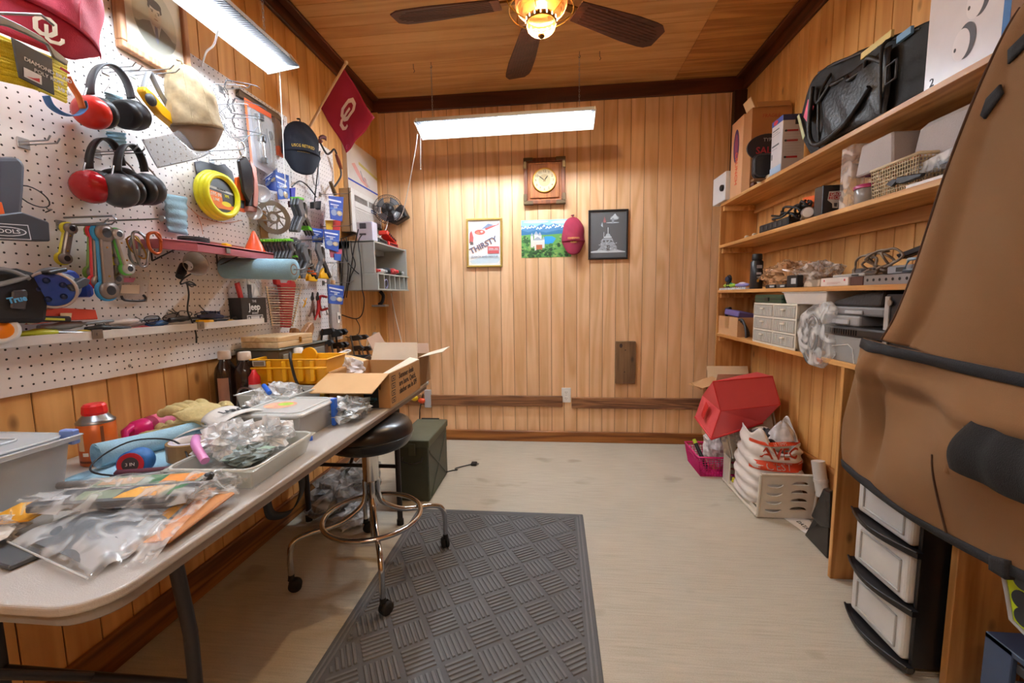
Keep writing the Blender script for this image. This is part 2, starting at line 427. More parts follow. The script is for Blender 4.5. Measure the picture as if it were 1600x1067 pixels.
def shop_light(label,p0,p1,w,tilt,tube=TUBE,chains=True,ribs=True):
    """a shop light from p0 to p1: housing, two reflector wings, LED strip, end caps"""
    p0=Vector(p0);p1=Vector(p1);L=(p1-p0).length;x=(p1-p0).normalized();y=Vector((0,0,1)).cross(x).normalized();z=x.cross(y)
    t=thing('shop_light',label,'light fixture',(p0+p1)/2,'hanging LED shop lights' if chains else None)
    F=frame((p0+p1)/2,x,y,z)@rotm(tilt,0,0)
    m=MB(F);m.b2((-L/2,-w*.30,.012),(L/2,w*.30,.045));m.build('housing',HOUS,t,.004)
    for s in (-1,1):
        m=MB(F);m.add([(-L/2,s*w*.10,.014),(L/2,s*w*.10,.014),(L/2,s*w*.5,-.012),(-L/2,s*w*.5,-.012)],[(0,1,2,3)])
        m.build('reflector',mat('reflector_white','#e8ecef',.3) if s>0 else mat('wing_grey','#303338',.5),t,solid=.0015)
    if ribs:
        m=MB(F);n=int(L/.0125)
        for i in range(n):
            m.box((-L/2+(i+.5)*L/n,-w*.31,-.003),(.005,w*.36,.006),rotm(.28,0,0))
        m.build('cooling_rib',mat('rib_metal','#4a4e54',.5),t,kind='stuff')
    m=MB(F);m.tube([(-L/2+.02,0,.002),(L/2-.02,0,.002)],.008,8);m.tube([(-L/2+.02,.018,.002),(L/2-.02,.018,.002)],.008,8);m.build('led_strip',tube,t)
    for s in (-1,1):
        m=MB(F);m.prism([(s*L/2,-w*.5,-.016),(s*L/2,w*.5,-.016),(s*L/2,w*.5,-.006),(s*L/2,w*.3,.046),(s*L/2,-w*.3,.046),(s*L/2,-w*.5,-.006)],(s*.006,0,0));m.build('end_cap',WHITE,t,.001)
    if chains:
        for s in (-.42,.42):
            c=F@Vector((s*L,0,.045));chain(t,(c.x,c.y,H-.02 if not chains==2 else H-.02),c)
            m=MB();m.tube([(c.x,c.y,H),(c.x,c.y,H-.02),(c.x+.008,c.y,H-.03),(c.x,c.y,H-.04),(c.x-.006,c.y,H-.032)],.0016,5);m.build('ceiling_hook',DSTEEL,t)
    return t
a=at(655,205,Y=2.97);b=at(928,187,Y=2.97)
sl1=shop_light('ribbed LED shop light hanging on chains in front of the back wall above the clock',(a.x,2.97,2.335),(b.x,2.97,2.345),.19,-.28)
m=MB();c=at(652,210,Y=2.97);m.tube([c,at(648,240,Y=3.0),at(630,330,Y=3.2),at(618,345,Y=3.38)],.003,6,smooth_pts=5);lab(m.build('power_cord',WHITE,sl1),'white power cord')
m=MB();m.tube([at(657,212,Y=2.97),at(657,262,Y=2.97)],.0015,5);m.ball(at(657,264,Y=2.97),.005,8,6);m.build('pull_cord',WHITE,sl1)
sl2=shop_light('ribbed LED shop light hanging on a chain over the workbench and pegboard',(-1.17,.62,2.20),(-1.17,1.86,2.20),.15,-.12,TUBEL)
m=MB();m.tube([at(437,112,X=-1.2),at(446,290,X=-1.25)],.0022,5);m.ball(at(446,292,X=-1.25),.007,8,6);lab(m.build('pull_cord',WHITE,sl2),'long white pull cord with a small bell end')
m=MB();m.tube([at(341,46,X=-1.2),at(334,70,X=-1.28),at(322,82,X=-1.34),at(315,105,X=XL+.01)],.0035,6,smooth_pts=5);lab(m.build('power_cord',WHITE,sl2),'white power cord')
sl3=shop_light('LED shop light hanging behind the camera',(-.6,-.75,2.45),(.6,-.75,2.45),.13,0,REARFILL)  # unseen lamp added behind the camera to fill the room with light
# ceiling fan with lantern
FX,FY=-.06,2.12
def fan():
    t=thing('ceiling_fan','brown ceiling fan with a glowing caged glass lantern below its hub','ceiling fan',(FX,FY,H))
    BLW=wood('fan_blade_wood','#5b3226','#40211a','X',10,bump=0);ANT=mat('antique_brass','#7a5a2c',.35,.9)
    m=MB();m.lathe((FX,FY,H),(0,0,-1),[(0,.075),(.03,.08),(.05,.04),(.12,.02)],24);m.build('canopy',ANT,t)
    m=MB();m.lathe((FX,FY,H-.11),(0,0,-1),[(0,.02),(.01,.09),(.04,.125),(.10,.125),(.135,.09),(.15,.06)],32);m.build('motor_housing',ANT,t)
    zb=2.545
    for k in range(5):
        a=math.radians(32+72*k)
        d=Vector((math.cos(a),math.sin(a),0));e=Vector((-d.y,d.x,0))
        F=frame(Vector((FX,FY,zb)),d,e,Vector((0,0,1)))@rotm(math.radians(-12),0,0)
        m=MB(F);n=14;pr=[]
        for i in range(n+1):
            s=i/n;x=.19+.525*s;hw=.056+.024*min(1,s*1.6)
            if s>.85: hw *= math.sqrt(max(.0,1-((s-.85)/.17)**2))**.5 if s<1 else .62
            pr.append((x,hw))
        pts=[(x,-h,0) for x,h in pr]+[(x,h,0) for x,h in reversed(pr)]
        m.prism(pts,(0,0,.007))
        bl=m.build('blade',BLW,t,.0015)
        m=MB(F)
        for q in range(-3,4): m.b2((.23,q*.017-.004,-.0022),(.69-.006*q*q,q*.017+.004,.001))
        m.build('blade_ridge',BLW,bl,.001)
        m=MB(F);m.b2((.09,-.018,.002),(.26,.018,.012));m.build('blade_arm',ANT,t,.002)
    # lantern: glass globe, cage wires, collar, bottom cup
    zt=2.60;HK=.70;RK=1.16
    def pf(p): return [(h*HK,r*RK) for h,r in p]
    m=MB();m.lathe((FX,FY,zt),(0,0,-1),pf([(0,.06),(.02,.075),(.03,.05)]),24);m.build('lantern_cap',ANT,t)
    GL=film('amber_ribbed_glass',(1,.66,.36),.50,.12)
    prof=[(.02,.045),(.05,.085),(.08,.10),(.11,.102),(.14,.094),(.17,.072),(.19,.052)]
    pr2=[]
    for i in range(40):
        h=.02+.17*i/39
        for (h0,r0),(h1,r1) in zip(prof,prof[1:]):
            if h0 <= h <= h1+1e-6: r=r0+(r1-r0)*(h-h0)/(h1-h0)
        pr2.append((h,r+.0022*math.sin(i*2.2)))
    m=MB();m.lathe((FX,FY,zt),(0,0,-1),pf(pr2),40,cap=False);m.build('glass_globe',GL,t)
    m=MB();m.lathe((FX,FY,zt),(0,0,-1),pf([(.185,.058),(.19,.062),(.217,.060),(.22,.055)]),32,cap=False);cr=m.build('collar',ANT,t)
    m=MB()
    for k in range(16):
        a=2*PI*k/16;m.box((FX+.0715*math.cos(a),FY+.0715*math.sin(a),zt-.1425),(.004,.005,.012),rotm(0,0,a))
    m.build('collar_slot',mat('slot_glow',(1,.7,.35),emit=3),cr,kind='stuff')
    m=MB();m.lathe((FX,FY,zt),(0,0,-1),pf([(.218,.056),(.235,.058),(.262,.053),(.282,.038),(.29,.012)]),32,cap=False);m.build('glass_cup',GL,t)
    m=MB();m.lathe((FX,FY,zt),(0,0,-1),pf([(.282,.004),(.29,.013),(.302,.014),(.315,.006),(.318,0.001)]),16);m.build('finial',ANT,t)
    for k in range(6):
        a=2*PI*(k+.3)/6;d=Vector((math.cos(a),math.sin(a),0))
        P=[Vector((FX,FY,zt-h*HK))+d*r*RK for h,r in ((0.01,.07),(.04,.115),(.09,.138),(.14,.128),(.18,.095),(.20,.062))]
        m=MB();m.tube(P,.0028,6,smooth_pts=5);m.build('cage_wire',BRASS,t)
    for k,(h,r) in enumerate(((.06,.128),(.14,.128))):
        m=MB();m.tube([(FX+r*RK*math.cos(2*PI*i/32),FY+r*RK*math.sin(2*PI*i/32),zt-h*HK) for i in range(32)],.0028,6,True);m.build('cage_wire',BRASS,t)
    m=MB();m.ball((FX,FY,zt-.075),(.03,.03,.036),16,10);m.build('bulb',BULB,t)
BL0=0.0
fan()
# hooks left in the ceiling
for i,(px,py) in enumerate(((646,105),(937,85))):
    c=at(px,py,Z=H-.02);m=MB();m.tube([(c.x,c.y,H),(c.x,c.y,H-.03),(c.x+.008,c.y,H-.045),(c.x,c.y,H-.055)],.002,5)
    tag(m.build('ceiling_hook',DSTEEL),('small screw hook in the ceiling left of the fan','small screw hook in the ceiling right of the fan')[i],'hook')

# ------------------------------------------------------------------ shelf unit on the right
XS=1.144
PINE=wood('pine_shelf','#dca868','#b67c40','Y',8,tint=.05,knots=True);PINEZ=wood('pine_upright','#d39c5c','#a96f35','Z',8,tint=.05,knots=True)
PINEE=wood('pine_edge','#e8b87c','#c98f55','Y',20,tint=.04)
su=thing('shelf_unit','built-in pine shelf unit with four long open shelves along the right wall','shelves',(XR-.12,2.1,0))
SH={1: 1.817,2: 1.532,3: 1.222,4: .918}    # top surfaces
S0={1: .35,2: .80,3: .80,4: .80}
for k,z in SH.items():
    m=MB();m.b2((XS,S0[k],z-.02),(XR-.003,3.195,z));m.build('shelf',PINE,su,.0015)
    m=MB();m.b2((XR-.024,S0[k],z-.075),(XR-.003,3.18,z-.021));m.build('shelf_cleat',PINE,su,.001)
    if k>1 or 1:
        m=MB();m.b2((XS+.012,3.155,z-.055),(XR-.025,3.178,z-.021));m.build('shelf_cleat',PINE,su,.001)
m=MB();m.b2((XS-.001,3.18,0),(XR-.003,3.20,1.796));m.build('end_panel',PINEZ,su,.0015)
m=MB();m.b2((XS,1.812,0),(XR-.022,1.832,.897));m.build('upright',PINEZ,su,.0015)
m=MB();m.b2((XS+.02,1.30,0),(XR-.022,1.322,.897));m.build('upright',PINEZ,su,.0015)
m=MB();m.b2((XS,.80,0),(XR-.022,.82,1.796));m.build('upright',PINEZ,su,.0015)
# ------------------------------------------------------------------ folding table
ZT=.74;TX0,TX1,TY0,TY1=XL+.012,-.697,.53,2.335
TAB=mat('table_top_plastic','#b9b4ae',.42,bump=.15,bscale=400,var=.03);TUBEB=mat('table_leg_metal','#3c3a3c',.4,.5)
tb=thing('folding_table','grey plastic folding table with dark tube legs standing along the left wall','table',((TX0+TX1)/2,(TY0+TY1)/2,0))
def rrect(x0,y0,x1,y1,r,z,n=6):
    P=[]
    for cx,cy,a0 in ((x1-r,y1-r,0),(x0+r,y1-r,90),(x0+r,y0+r,180),(x1-r,y0+r,270)):
        for i in range(n+1):
            a=math.radians(a0+90*i/n);P.append((cx+r*math.cos(a),cy+r*math.sin(a),z))
    return P
m=MB();m.prism(rrect(TX0,TY0,TX1,TY1,.075,ZT-.018),(0,0,.018));m.build('tabletop',TAB,tb,.005,seg=3)
m=MB();m.prism(rrect(TX0+.012,TY0+.012,TX1-.012,TY1-.012,.065,ZT-.042),(0,0,.0235));m.build('table_skirt',mat('table_skirt','#8f8a86',.5),tb,.003)
def leg_arch(y,sy):
    for x in (TX0+.10,TX1-.13):
        m=MB();m.tube([(x,y,ZT-.045),(x,y,ZT-.10),(x,y-sy*.02,.45),(x,y-sy*.02,.03),(x,y-sy*.02,.012)],.0145,10);m.build('leg',TUBEB,tb)
        m=MB();m.cyl((x,y-sy*.02,0),(x,y-sy*.02,.03),.018,n=12);m.build('leg_cap',RUB,tb)
    m=MB();m.tube([(TX0+.10,y-sy*.02,.32),(TX1-.13,y-sy*.02,.32)],.011,8);m.build('crossbar',TUBEB,tb)
    xm=(TX0+TX1)/2
    m=MB();m.tube([(xm-.02,y-sy*.02,.32),(xm-.02,y+sy*.35,ZT-.05)],.009,8);m.build('brace',TUBEB,tb)
leg_arch(.80,-1);leg_arch(2.12,1)
# ------------------------------------------------------------------ rubber mat
MATR=mat('mat_rubber','#606162',.8,bump=.6,bscale=500);MATR2=mat('mat_rib','#717273',.75,bump=.5,bscale=500)
mx0,mx1,my0,my1=-.785,.145,.72,2.27
mt=thing('floor_mat','dark grey rubber floor mat with a basket-weave of raised ribs','mat',((mx0+mx1)/2,(my0+my1)/2,0))
m=MB();m.prism(rrect(mx0,my0,mx1,my1,.006,0,2),(0,0,.004));m.build('mat_base',MATR,mt,.002)
m=MB();e=.012
for g in (0,1):
    o_=.014+g*.016
    for (p,q) in (((mx0+o_,my0+o_),(mx1-o_,my0+o_+.008)),((mx0+o_,my1-o_-.008),(mx1-o_,my1-o_)),((mx0+o_,my0+o_),(mx0+o_+.008,my1-o_)),((mx1-o_-.008,my0+o_),(mx1-o_,my1-o_))):
        m.b2((*p,.003),(*q,.0065))
m.build('mat_border',MATR2,mt,.001)
m=MB();c45=math.radians(31.5);sq=.118;ux=Vector((math.cos(c45),math.sin(c45),0));uy=Vector((-ux.y,ux.x,0));cx_,cy_=(mx0+mx1)/2,(my0+my1)/2
ins=.05
for i in range(-14,15):
    for j in range(-14,15):
        c=Vector((cx_,cy_,0))+ux*(i*sq)+uy*(j*sq)
        a,b=(ux,uy) if (i+j) % 2 else (uy,ux)
        for k in range(6):
            p=c+b*((k-2.5)*.0185);h=.049
            # clip the rib to the mat's inner field
            t0,t1=-h,h
            for ax,lo,hi in ((0,mx0+ins,mx1-ins),(1,my0+ins,my1-ins)):
                d=a[ax]
                if abs(d)>1e-6:
                    u0,u1=sorted(((lo-p[ax])/d,(hi-p[ax])/d));t0=max(t0,u0);t1=min(t1,u1)
            if t1-t0<.008: continue
            F=frame(p+a*((t0+t1)/2),a,Vector((0,0,1)).cross(a),Vector((0,0,1)));L_=(t1-t0)/2;w_=.0062
            v=[(-L_,-w_,.003),(L_,-w_,.003),(L_,w_,.003),(-L_,w_,.003),(-L_+.002,-w_*.6,.0085),(L_-.002,-w_*.6,.0085),(L_-.002,w_*.6,.0085),(-L_+.002,w_*.6,.0085)]
            m.add([F@Vector(q) for q in v],[(4,5,6,7),(0,1,5,4),(1,2,6,5),(2,3,7,6),(3,0,4,7)])
m.build('mat_rib',MATR2,mt,kind='stuff')
# ------------------------------------------------------------------ stool
def stool():
    cx,cy=-.80,1.72
    t=thing('rolling_stool','round black padded stool with chrome foot ring and caster legs beside the table','stool',(cx,cy,0))
    VIN=mat('black_vinyl','#1b1c20',.32,var=.03,coat=.3)
    m=MB();m.lathe((cx,cy,.568),(0,0,1),[(0,.14),(.012,.165),(.03,.178),(.055,.184),(.085,.182),(.108,.168),(.12,.14),(.125,.08),(.126,.001)],48);s=m.build('seat',VIN,t)
    m=MB();m.tube([(cx+.1845*math.cos(2*PI*i/48),cy+.1845*math.sin(2*PI*i/48),.625) for i in range(48)],.0025,5,True);m.build('seat_seam',VIN,s)
    m=MB();m.lathe((cx,cy,.548),(0,0,1),[(0,.07),(.012,.10),(.02,.13)],24);m.build('seat_plate',BLACK,t)
    m=MB();m.cyl((cx,cy,.42),(cx,cy,.55),.034,n=24);m.build('hub',CHROME,t,.002)
    m=MB();m.cyl((cx,cy,.15),(cx,cy,.40),.014,n=16);m.build('spindle',CHROME,t)
    m=MB();m.tube([(cx+.205*math.cos(2*PI*i/48),cy+.205*math.sin(2*PI*i/48),.255) for i in range(48)],.011,10,True);m.build('foot_ring',CHROME,t)
    for (wx,wy) in ((-.655,1.455),(-1.085,1.555),(-.53,1.90),(-.975,2.01)):
        d=Vector((wx-cx,wy-cy,0));L=d.length;d.normalize()
        P=[Vector((cx,cy,0))+d*r+Vector((0,0,z)) for r,z in ((.026,.42),(.028,.345),(.05,.30),(.12,.255),(.19,.240),(.25,.235),(L-.02,.215),(L,.17),(L+.002,.07))]
        m=MB();m.tube(P,.0115,10,smooth_pts=6);lg=m.build('leg',CHROME,t)
        c=Vector((cx,cy,0))+d*(L+.002);a=random.uniform(0,PI);e=Vector((math.cos(a),math.sin(a),0));n=Vector((-e.y,e.x,0))
        m=MB();m.cyl(c+Vector((0,0,.055)),c+Vector((0,0,.075)),.012,n=12)
        for s in (-1,1): m.lathe(c+e*.012+n*s*.003+Vector((0,0,.0265)),n*s,[(0,.0262),(.010,.0262),(.015,.02),(.017,.008)],20)
        m.prism([c+e*x+n*-.003+Vector((0,0,z)) for x,z in ((-.014,.05),(-.012,.065),(.02,.058),(.03,.04),(.012,.03))],n*.006)
        m.build('caster',RUB,lg)
stool()
# ------------------------------------------------------------------ ammunition chest
def ammo():
    OD=mat('olive_steel','#4a5145',.5,.3,var=.12);OD2=mat('olive_lid','#59604f',.5,.3,var=.15)
    x0,x1,y0,y1,h=-.935,-.742,2.355,2.78,.375
    t=thing('steel_chest','olive drab steel ammunition chest with a flat lid on the floor behind the stool','chest',((x0+x1)/2,(y0+y1)/2,0))
    m=MB();m.b2((x0,y0,0),(x1,y1,h-.03));m.build('body',OD,t,.006)
    m=MB();m.b2((x0-.008,y0-.008,h-.045),(x1+.008,y1+.008,h));m.build('lid',OD2,t,.006,seg=2)
    m=MB()
    m.prism([(x1,y0+.03,.02),(x1,y0+.045,.02),(x1,y1-.02,h-.08),(x1,y1-.035,h-.07)],(.005,0,0))
    m.prism([(x1,y1-.03,.02),(x1,y1-.045,.02),(x1,y0+.02,h-.08),(x1,y0+.035,h-.07)],(.0045,0,0))
    m.build('side_ridge',OD,t,.002)
    m=MB();m.tube([(x0+.04,y0-.008,h-.10),(x0+.04,y0-.026,h-.12),(x0+.10,y0-.03,h-.135),(x0+.16,y0-.026,h-.12),(x0+.16,y0-.008,h-.10)],.004,6);m.build('handle',DSTEEL,t)
    m=MB();m.b2((x0+.08,y0-.014,h-.09),(x0+.12,y0-.006,h-.02));m.build('latch',OD2,t,.002)
    m=MB();m.b2((x0+.02,y1+.004,h-.01),(x1-.05,y1+.012,h+.006));m.build('hinge',DSTEEL,t,.001)
ammo()
# ------------------------------------------------------------------ drawer tower
def tower():
    x0,x1,y0,y1=1.062,1.36,1.335,1.60
    t=thing('drawer_tower','plastic drawer tower with translucent drawers and curved black handles under the shelf','drawers',((x0+x1)/2,(y0+y1)/2,0))
    TR=mat('frosted_drawer','#c9c8c4',.35,var=.03);TR2=mat('frosted_panel','#a9a9a6',.4,var=.1)
    BF=mat('tower_frame','#17171a',.35)
    m=MB();m.b2((x0+.03,y0,.03),(x1,y0+.012,.80));m.b2((x0+.03,y1-.012,.03),(x1,y1,.80));m.b2((x1-.01,y0,.03),(x1,y1,.80));m.b2((x0+.03,y0,.79),(x1,y1,.80));m.build('frame',BF,t,.003)
    for k in range(4):
        z=.045+.188*k
        m=MB();m.b2((x0+.012,y0+.014,z),(x0+.27,y1-.014,z+.168));d=m.build('drawer',TR,t,.012,seg=3)
        m=MB();a,b=y0+.04,y1-.045
        for (p,q) in (((a,z+.022),(b,z+.028)),((a,z+.125),(b,z+.131)),((a,z+.022),(a+.006,z+.131)),((b-.006,z+.022),(b,z+.131))): m.b2((x0+.007,p[0],p[1]),(x0+.014,q[0],q[1]))
        m.build('drawer_panel',TR2,d,.002)
        # curved handle bar bowing forward
        m=MB();n=12
        for i in range(n):
            s0,s1=i/n,(i+1)/n
            def pt(s,o): return (x0+.012-.034*math.sin(PI*s)-o,y0-.012+(y1-y0+.02)*s)
            for (za,zb,o) in ((z-.022,z-.004,0),):
                p,q=pt(s0,o),pt(s1,o);
                m.add([(x0+.03,p[1],za),(p[0],p[1],za),(p[0],p[1],zb),(x0+.03,p[1],zb),(x0+.03,q[1],za),(q[0],q[1],za),(q[0],q[1],zb),(x0+.03,q[1],zb)],
                      [(0,1,5,4),(1,2,6,5),(2,3,7,6),(3,2,1,0),(4,5,6,7)])
        m.tube([(x0+.010-.038*math.sin(PI*i/12),y0-.012+(y1-y0+.02)*i/12,z-.002) for i in range(13)],.004,6)
        m.build('handle',BF,d)
    for (x,y) in ((x0+.04,y0+.02),(x0+.04,y1-.02),(x1-.03,y0+.02),(x1-.03,y1-.02)):
        m=MB();m.cyl((x,y-.008,.015),(x,y+.008,.015),.015,n=12);m.b2((x-.008,y-.01,.012),(x+.008,y+.01,.035));m.build('caster',RUB,t)
tower()

# ------------------------------------------------------------------ things on the back wall
def M_(c,r=.6,**k): return mat('paint_'+c.strip('#'),c,r,**k)
def ell(cx,cy,rx,ry,n=20,a0=0,a1=360): return [(cx+rx*math.cos(math.radians(a0+(a1-a0)*i/n)),cy+ry*math.sin(math.radians(a0+(a1-a0)*i/n))) for i in range(n+(0 if a1-a0==360 else 1))]
def flat(parent,F,w,h,items,name='print',z0=0.,dz=.00025):
    if 1<len(items) <= 3:
        for i,q in enumerate(items): flat(parent,F,w,h,[q],name,z0+dz*i,dz)
        return
    m=MB(F)
    for i,(c,pts) in enumerate(items):
        m.mat(M_(c) if isinstance(c,str) else c);z=z0+dz*(i+1)
        P=[(x*w,y*h,z) for x,y in pts]
        ar=sum(P[k][0]*P[(k+1) % len(P)][1]-P[(k+1) % len(P)][0]*P[k][1] for k in range(len(P)))
        if ar<0: P=P[::-1]
        m.add(P,[tuple(range(len(P)))])
    return m.build(name,None,parent)
def R4(x0,y0,x1,y1): return [(x0,y0),(x1,y0),(x1,y1),(x0,y1)]
def backF(px,py,off=0.):   # frame on the back wall facing the room: x to the right, y up, z towards the camera
    p=at(px,py,Y=YB);return frame(Vector((p.x,YB-off,p.z)),Vector((1,0,0)),Vector((0,0,1)),Vector((0,-1,0)))
def picture(label,bl,w,h,fw,fd,fm,rot=0.):
    F=backF(*bl)@rotm(0,0,rot);o=F.translation
    t=thing('framed_picture',label,'picture',o)
    m=MB(F)
    m.b2((0,0,.001),(w,fw,fd));m.b2((0,h-fw,.001),(w,h,fd));m.b2((0,fw,.001),(fw,h-fw,fd));m.b2((w-fw,fw,.001),(w,h-fw,fd));m.build('frame',fm,t,.0025,seg=2)
    m=MB(F);m.b2((fw*.8,fw*.8,.002),(w-fw*.8,h-fw*.8,.006));m.build('backing',PAPER,t)
    return t,F@Matrix.Translation((fw,fw,.0062)),w-2*fw,h-2*fw
GOLDF=mat('gold_frame','#b99a4e',.35,.6)
t,F,w,h=picture('small gold-framed rescue poster with a helicopter on the back wall left of the landscape poster',(730,418),.289,.385,.016,.018,GOLDF,-.01)
flat(t,F,w,h,[('#f1efec',R4(0,0,1,1)),('#cfe0e6',[(.02,.1),(.9,.3),(.98,.12),(.9,.05),(.1,.03)]),('#dfe9ee',[(.05,.55),(.5,.95),(.95,.98),(.95,.6)]),
  ('#d9492e',ell(.36,.74,.17,.06)),('#c43a30',[(.55,.78),(.95,.9),(.97,.95),(.9,.9),(.5,.84)]),('#6a7ea0',[(.40,.80),(.62,.93),(.80,.90),(.6,.84)]),('#c23b33',[(.02,.50),(.14,.50),(.16,.62),(.10,.78),(.04,.72)]),('#3a2b29',[(.05,.46),(.15,.46),(.15,.52),(.05,.54)]),
  ('#e8794a',ell(.3,.72,.06,.03)),('#e9e4dc',ell(.42,.75,.04,.02)),('#cf2f30',R4(.60,.26,.96,.42)),('#f1efec',R4(.62,.335,.94,.345))])
text('THIRSTY',.062,F@Matrix.Translation((w*.50,h*.50,.004))@rotm(0,0,.42)@Matrix.Shear('XY',4,(.0,.25)) if False else F@Matrix.Translation((w*.47,h*.45,.004))@rotm(0,0,.45),M_('#223a6b'),t,bold=.001)
text('THIRSTY',.062,F@Matrix.Translation((w*.465,h*.443,.0036))@rotm(0,0,.45),M_('#d98a2a'),t,bold=.002)
text('SEARCH AND RESCUE',.024,F@Matrix.Translation((w*.5,h*.19,.004)),M_('#6b7288'),t,sx=.92)
text('DRINK SAFE',.020,F@Matrix.Translation((w*.78,h*.365,.0045)),M_('#f6ece8'),t,sx=.7)
m=MB(F);m.b2((0,0,.0055),(w,h,.0065));lab(m.build('glass',film('picture_glass',(1,1,1),.06,.05),t),'clear glass pane')
# alpine landscape poster
F=backF(815,403,-.0);W_,H_=.392,.292
t=thing('poster','unframed alpine landscape poster with castle and blue lake pinned below the clock','poster',F.translation)
m=MB(F);m.b2((0,0,.0005),(W_,H_,.0015));m.build('sheet',PAPER,t)
rnd=random.Random(3)
it=[('#8fc1e2',R4(0,0,1,1)),('#cfe2ee',ell(.3,.95,.25,.03)),('#dce9f2',ell(.8,.93,.2,.035)),('#4d7fa8',[(0,.55),(0,.86),(.10,.80),(.2,.88),(.3,.82),(.42,.90),(.55,.84),(.66,.90),(.8,.82),(.9,.87),(1,.82),(1,.55)])]
for i in range(16):
    x=i/16+.02;y=.80+.07*rnd.random();it.append(('#eef3f6',[(x-.035,y-.05),(x,y+.02),(x+.03,y-.03),(x+.012,y-.045),(x,y-.02),(x-.015,y-.06)]))
it+=[('#2f6c96',[(0,.55),(0,.74),(.15,.68),(.3,.73),(.5,.66),(.75,.72),(1,.68),(1,.5)]),('#5f9a4a',[(0,.0),(0,.60),(.2,.62),(.5,.60),(.8,.62),(1,.60),(1,0)]),('#2a93cf',[(.40,.42),(.48,.56),(.62,.56),(.70,.50),(.64,.38),(.55,.35),(.46,.36)])]
for i in range(190):
    x=rnd.random();y=rnd.random()*.56
    if .38<x<.72 and .33<y<.58: continue
    r=.015+.03*rnd.random();it.append((rnd.choice(['#2f5a2a','#3d7034','#24461f','#6fa04c','#8aa85a']),ell(x,y,r,r*1.1,7)))
for (x,y,w_,h_) in ((.19,.27,.05,.30),(.26,.25,.08,.36),(.34,.24,.07,.34),(.42,.25,.05,.22),(.23,.30,.2,.16)):
    it+=[('#d8d2c6',R4(x,y,x+w_,y+h_)),('#9ba0a8',[(x-.005,y+h_),(x+w_+.005,y+h_),(x+w_/2,y+h_+.10)])]
it+=[('#b4603c',R4(.29,.20,.42,.34)),('#e0d6c8',R4(.27,.16,.30,.34))]
for i in range(40):
    x=.15+.45*rnd.random();y=.02+.2*rnd.random();r=.02+.02*rnd.random();it.append((rnd.choice(['#2f5a2a','#24461f','#4a7a3a']),ell(x,y,r,r,7)))
it=[(c,[(min(1,max(0,x)),min(1,max(0,y))) for x,y in p]) for c,p in it]
flat(t,F@Matrix.Translation((0,0,.0015)),W_,H_,it,dz=.00001)
# dark framed drawing
t,F,w,h=picture('black-framed white line drawing of a rescue boat and helicopter on black paper',(919,406),.303,.378,.014,.018,mat('black_frame','#1c1c1e',.35),.0)
it=[('#33363a',R4(0,0,1,1))]
for a in ([(.28,.22),(.30,.32),(.34,.40),(.36,.42),(.62,.42),(.66,.34),(.74,.24),(.76,.15),(.18,.15)],): it.append(('#9a9ea2',a))
it+=[('#33363a',R4(.36,.34,.42,.38)),('#33363a',R4(.46,.34,.52,.38)),('#33363a',R4(.56,.34,.61,.38)),('#2a2c30',R4(.46,.16,.55,.27)),('#c5c8ca',R4(.38,.43,.60,.46)),('#b0b4b8',[(.42,.46),(.58,.46),(.54,.52),(.46,.52)]),('#d8dadb',R4(.49,.52,.51,.66)),('#d8dadb',R4(.38,.44,.39,.56)),
  ('#a8484a',[(.36,.78),(.40,.90),(.44,.78),(.41,.76)]),('#b8bbbe',[(.30,.70),(.34,.78),(.36,.66)]),('#8d9195',ell(.68,.86,.12,.05)),('#c9ccce',ell(.62,.76,.18,.012)),('#c9ccce',[(.55,.83),(.68,.95),(.70,.95),(.78,.84)]),('#8d9195',R4(.60,.74,.66,.86)),('#c9ccce',[(.02,.14),(.3,.17),(.5,.14),(.75,.17),(.98,.13),(.98,.11),(.02,.11)])]
for i in range(60):
    x=.22+.52*rnd.random();y=.16+.24*rnd.random();it.append((rnd.choice(['#d8dadb','#5b5f64','#44474b']),R4(x,y,x+.02+.03*rnd.random(),y+.008)))
flat(t,F,w,h,it,dz=.00001)
m=MB(F);m.b2((0,0,.0045),(w,h,.0055));m.build('glass',MATS['picture_glass'],t)
# clock
t=thing('wall_clock','square wooden wall clock with brass corners and a round cream dial above the poster','clock',at(851,321,Y=YB))
CW=wood('clock_wood','#8a4b22','#5c2c12','Z',14,bump=0);CW2=wood('clock_panel_wood','#b56c2e','#8c4c1c','Z',14,bump=0);CS=.318;CHh=.345
F=backF(819.5,321)
m=MB(F)
for (a,b) in (((0,0),(CS,.03)),((0,CHh-.03),(CS,CHh)),((0,.03),(.03,CHh-.03)),((CS-.03,.03),(CS,CHh-.03))): m.b2((*a,.001),(*b,.04))
m.build('frame',CW,t,.004,seg=2)
m=MB(F);m.b2((.028,.028,.002),(CS-.028,CHh-.028,.022));m.b2((.045,.045,.02),(CS-.045,CHh-.045,.034));m.build('panel',CW2,t,.004)
for (x,y,sx,sy) in ((0,0,1,1),(CS,0,-1,1),(0,CHh,1,-1),(CS,CHh,-1,-1)):
    m=MB(F);m.b2((x-sx*.003,y-sy*.003,.004),(x+sx*.07,y+sy*.022,.044));m.b2((x-sx*.003,y+sy*.021,.004),(x+sx*.022,y+sy*.078,.044));m.build('corner_bracket',mat('aged_brass','#6e6350',.35,.8),t,.003)
cc=F@Matrix.Translation((CS/2,CHh/2+.003,.034))
m=MB(cc);m.lathe((0,0,0),(0,0,1),[(0,.094),(.008,.094),(.012,.088),(.011,.084)],48,cap=False);m.build('bezel',BRASS,t)
m=MB(cc);m.cyl((0,0,0),(0,0,.004),.086,n=48);d=m.build('dial',mat('dial_cream','#b8aa84',.4),t)
m=MB(cc);m.cyl((0,0,.004),(0,0,.0045),.045,n=40);m.build('dial_center',mat('dial_gold','#a8946a',.45),d)
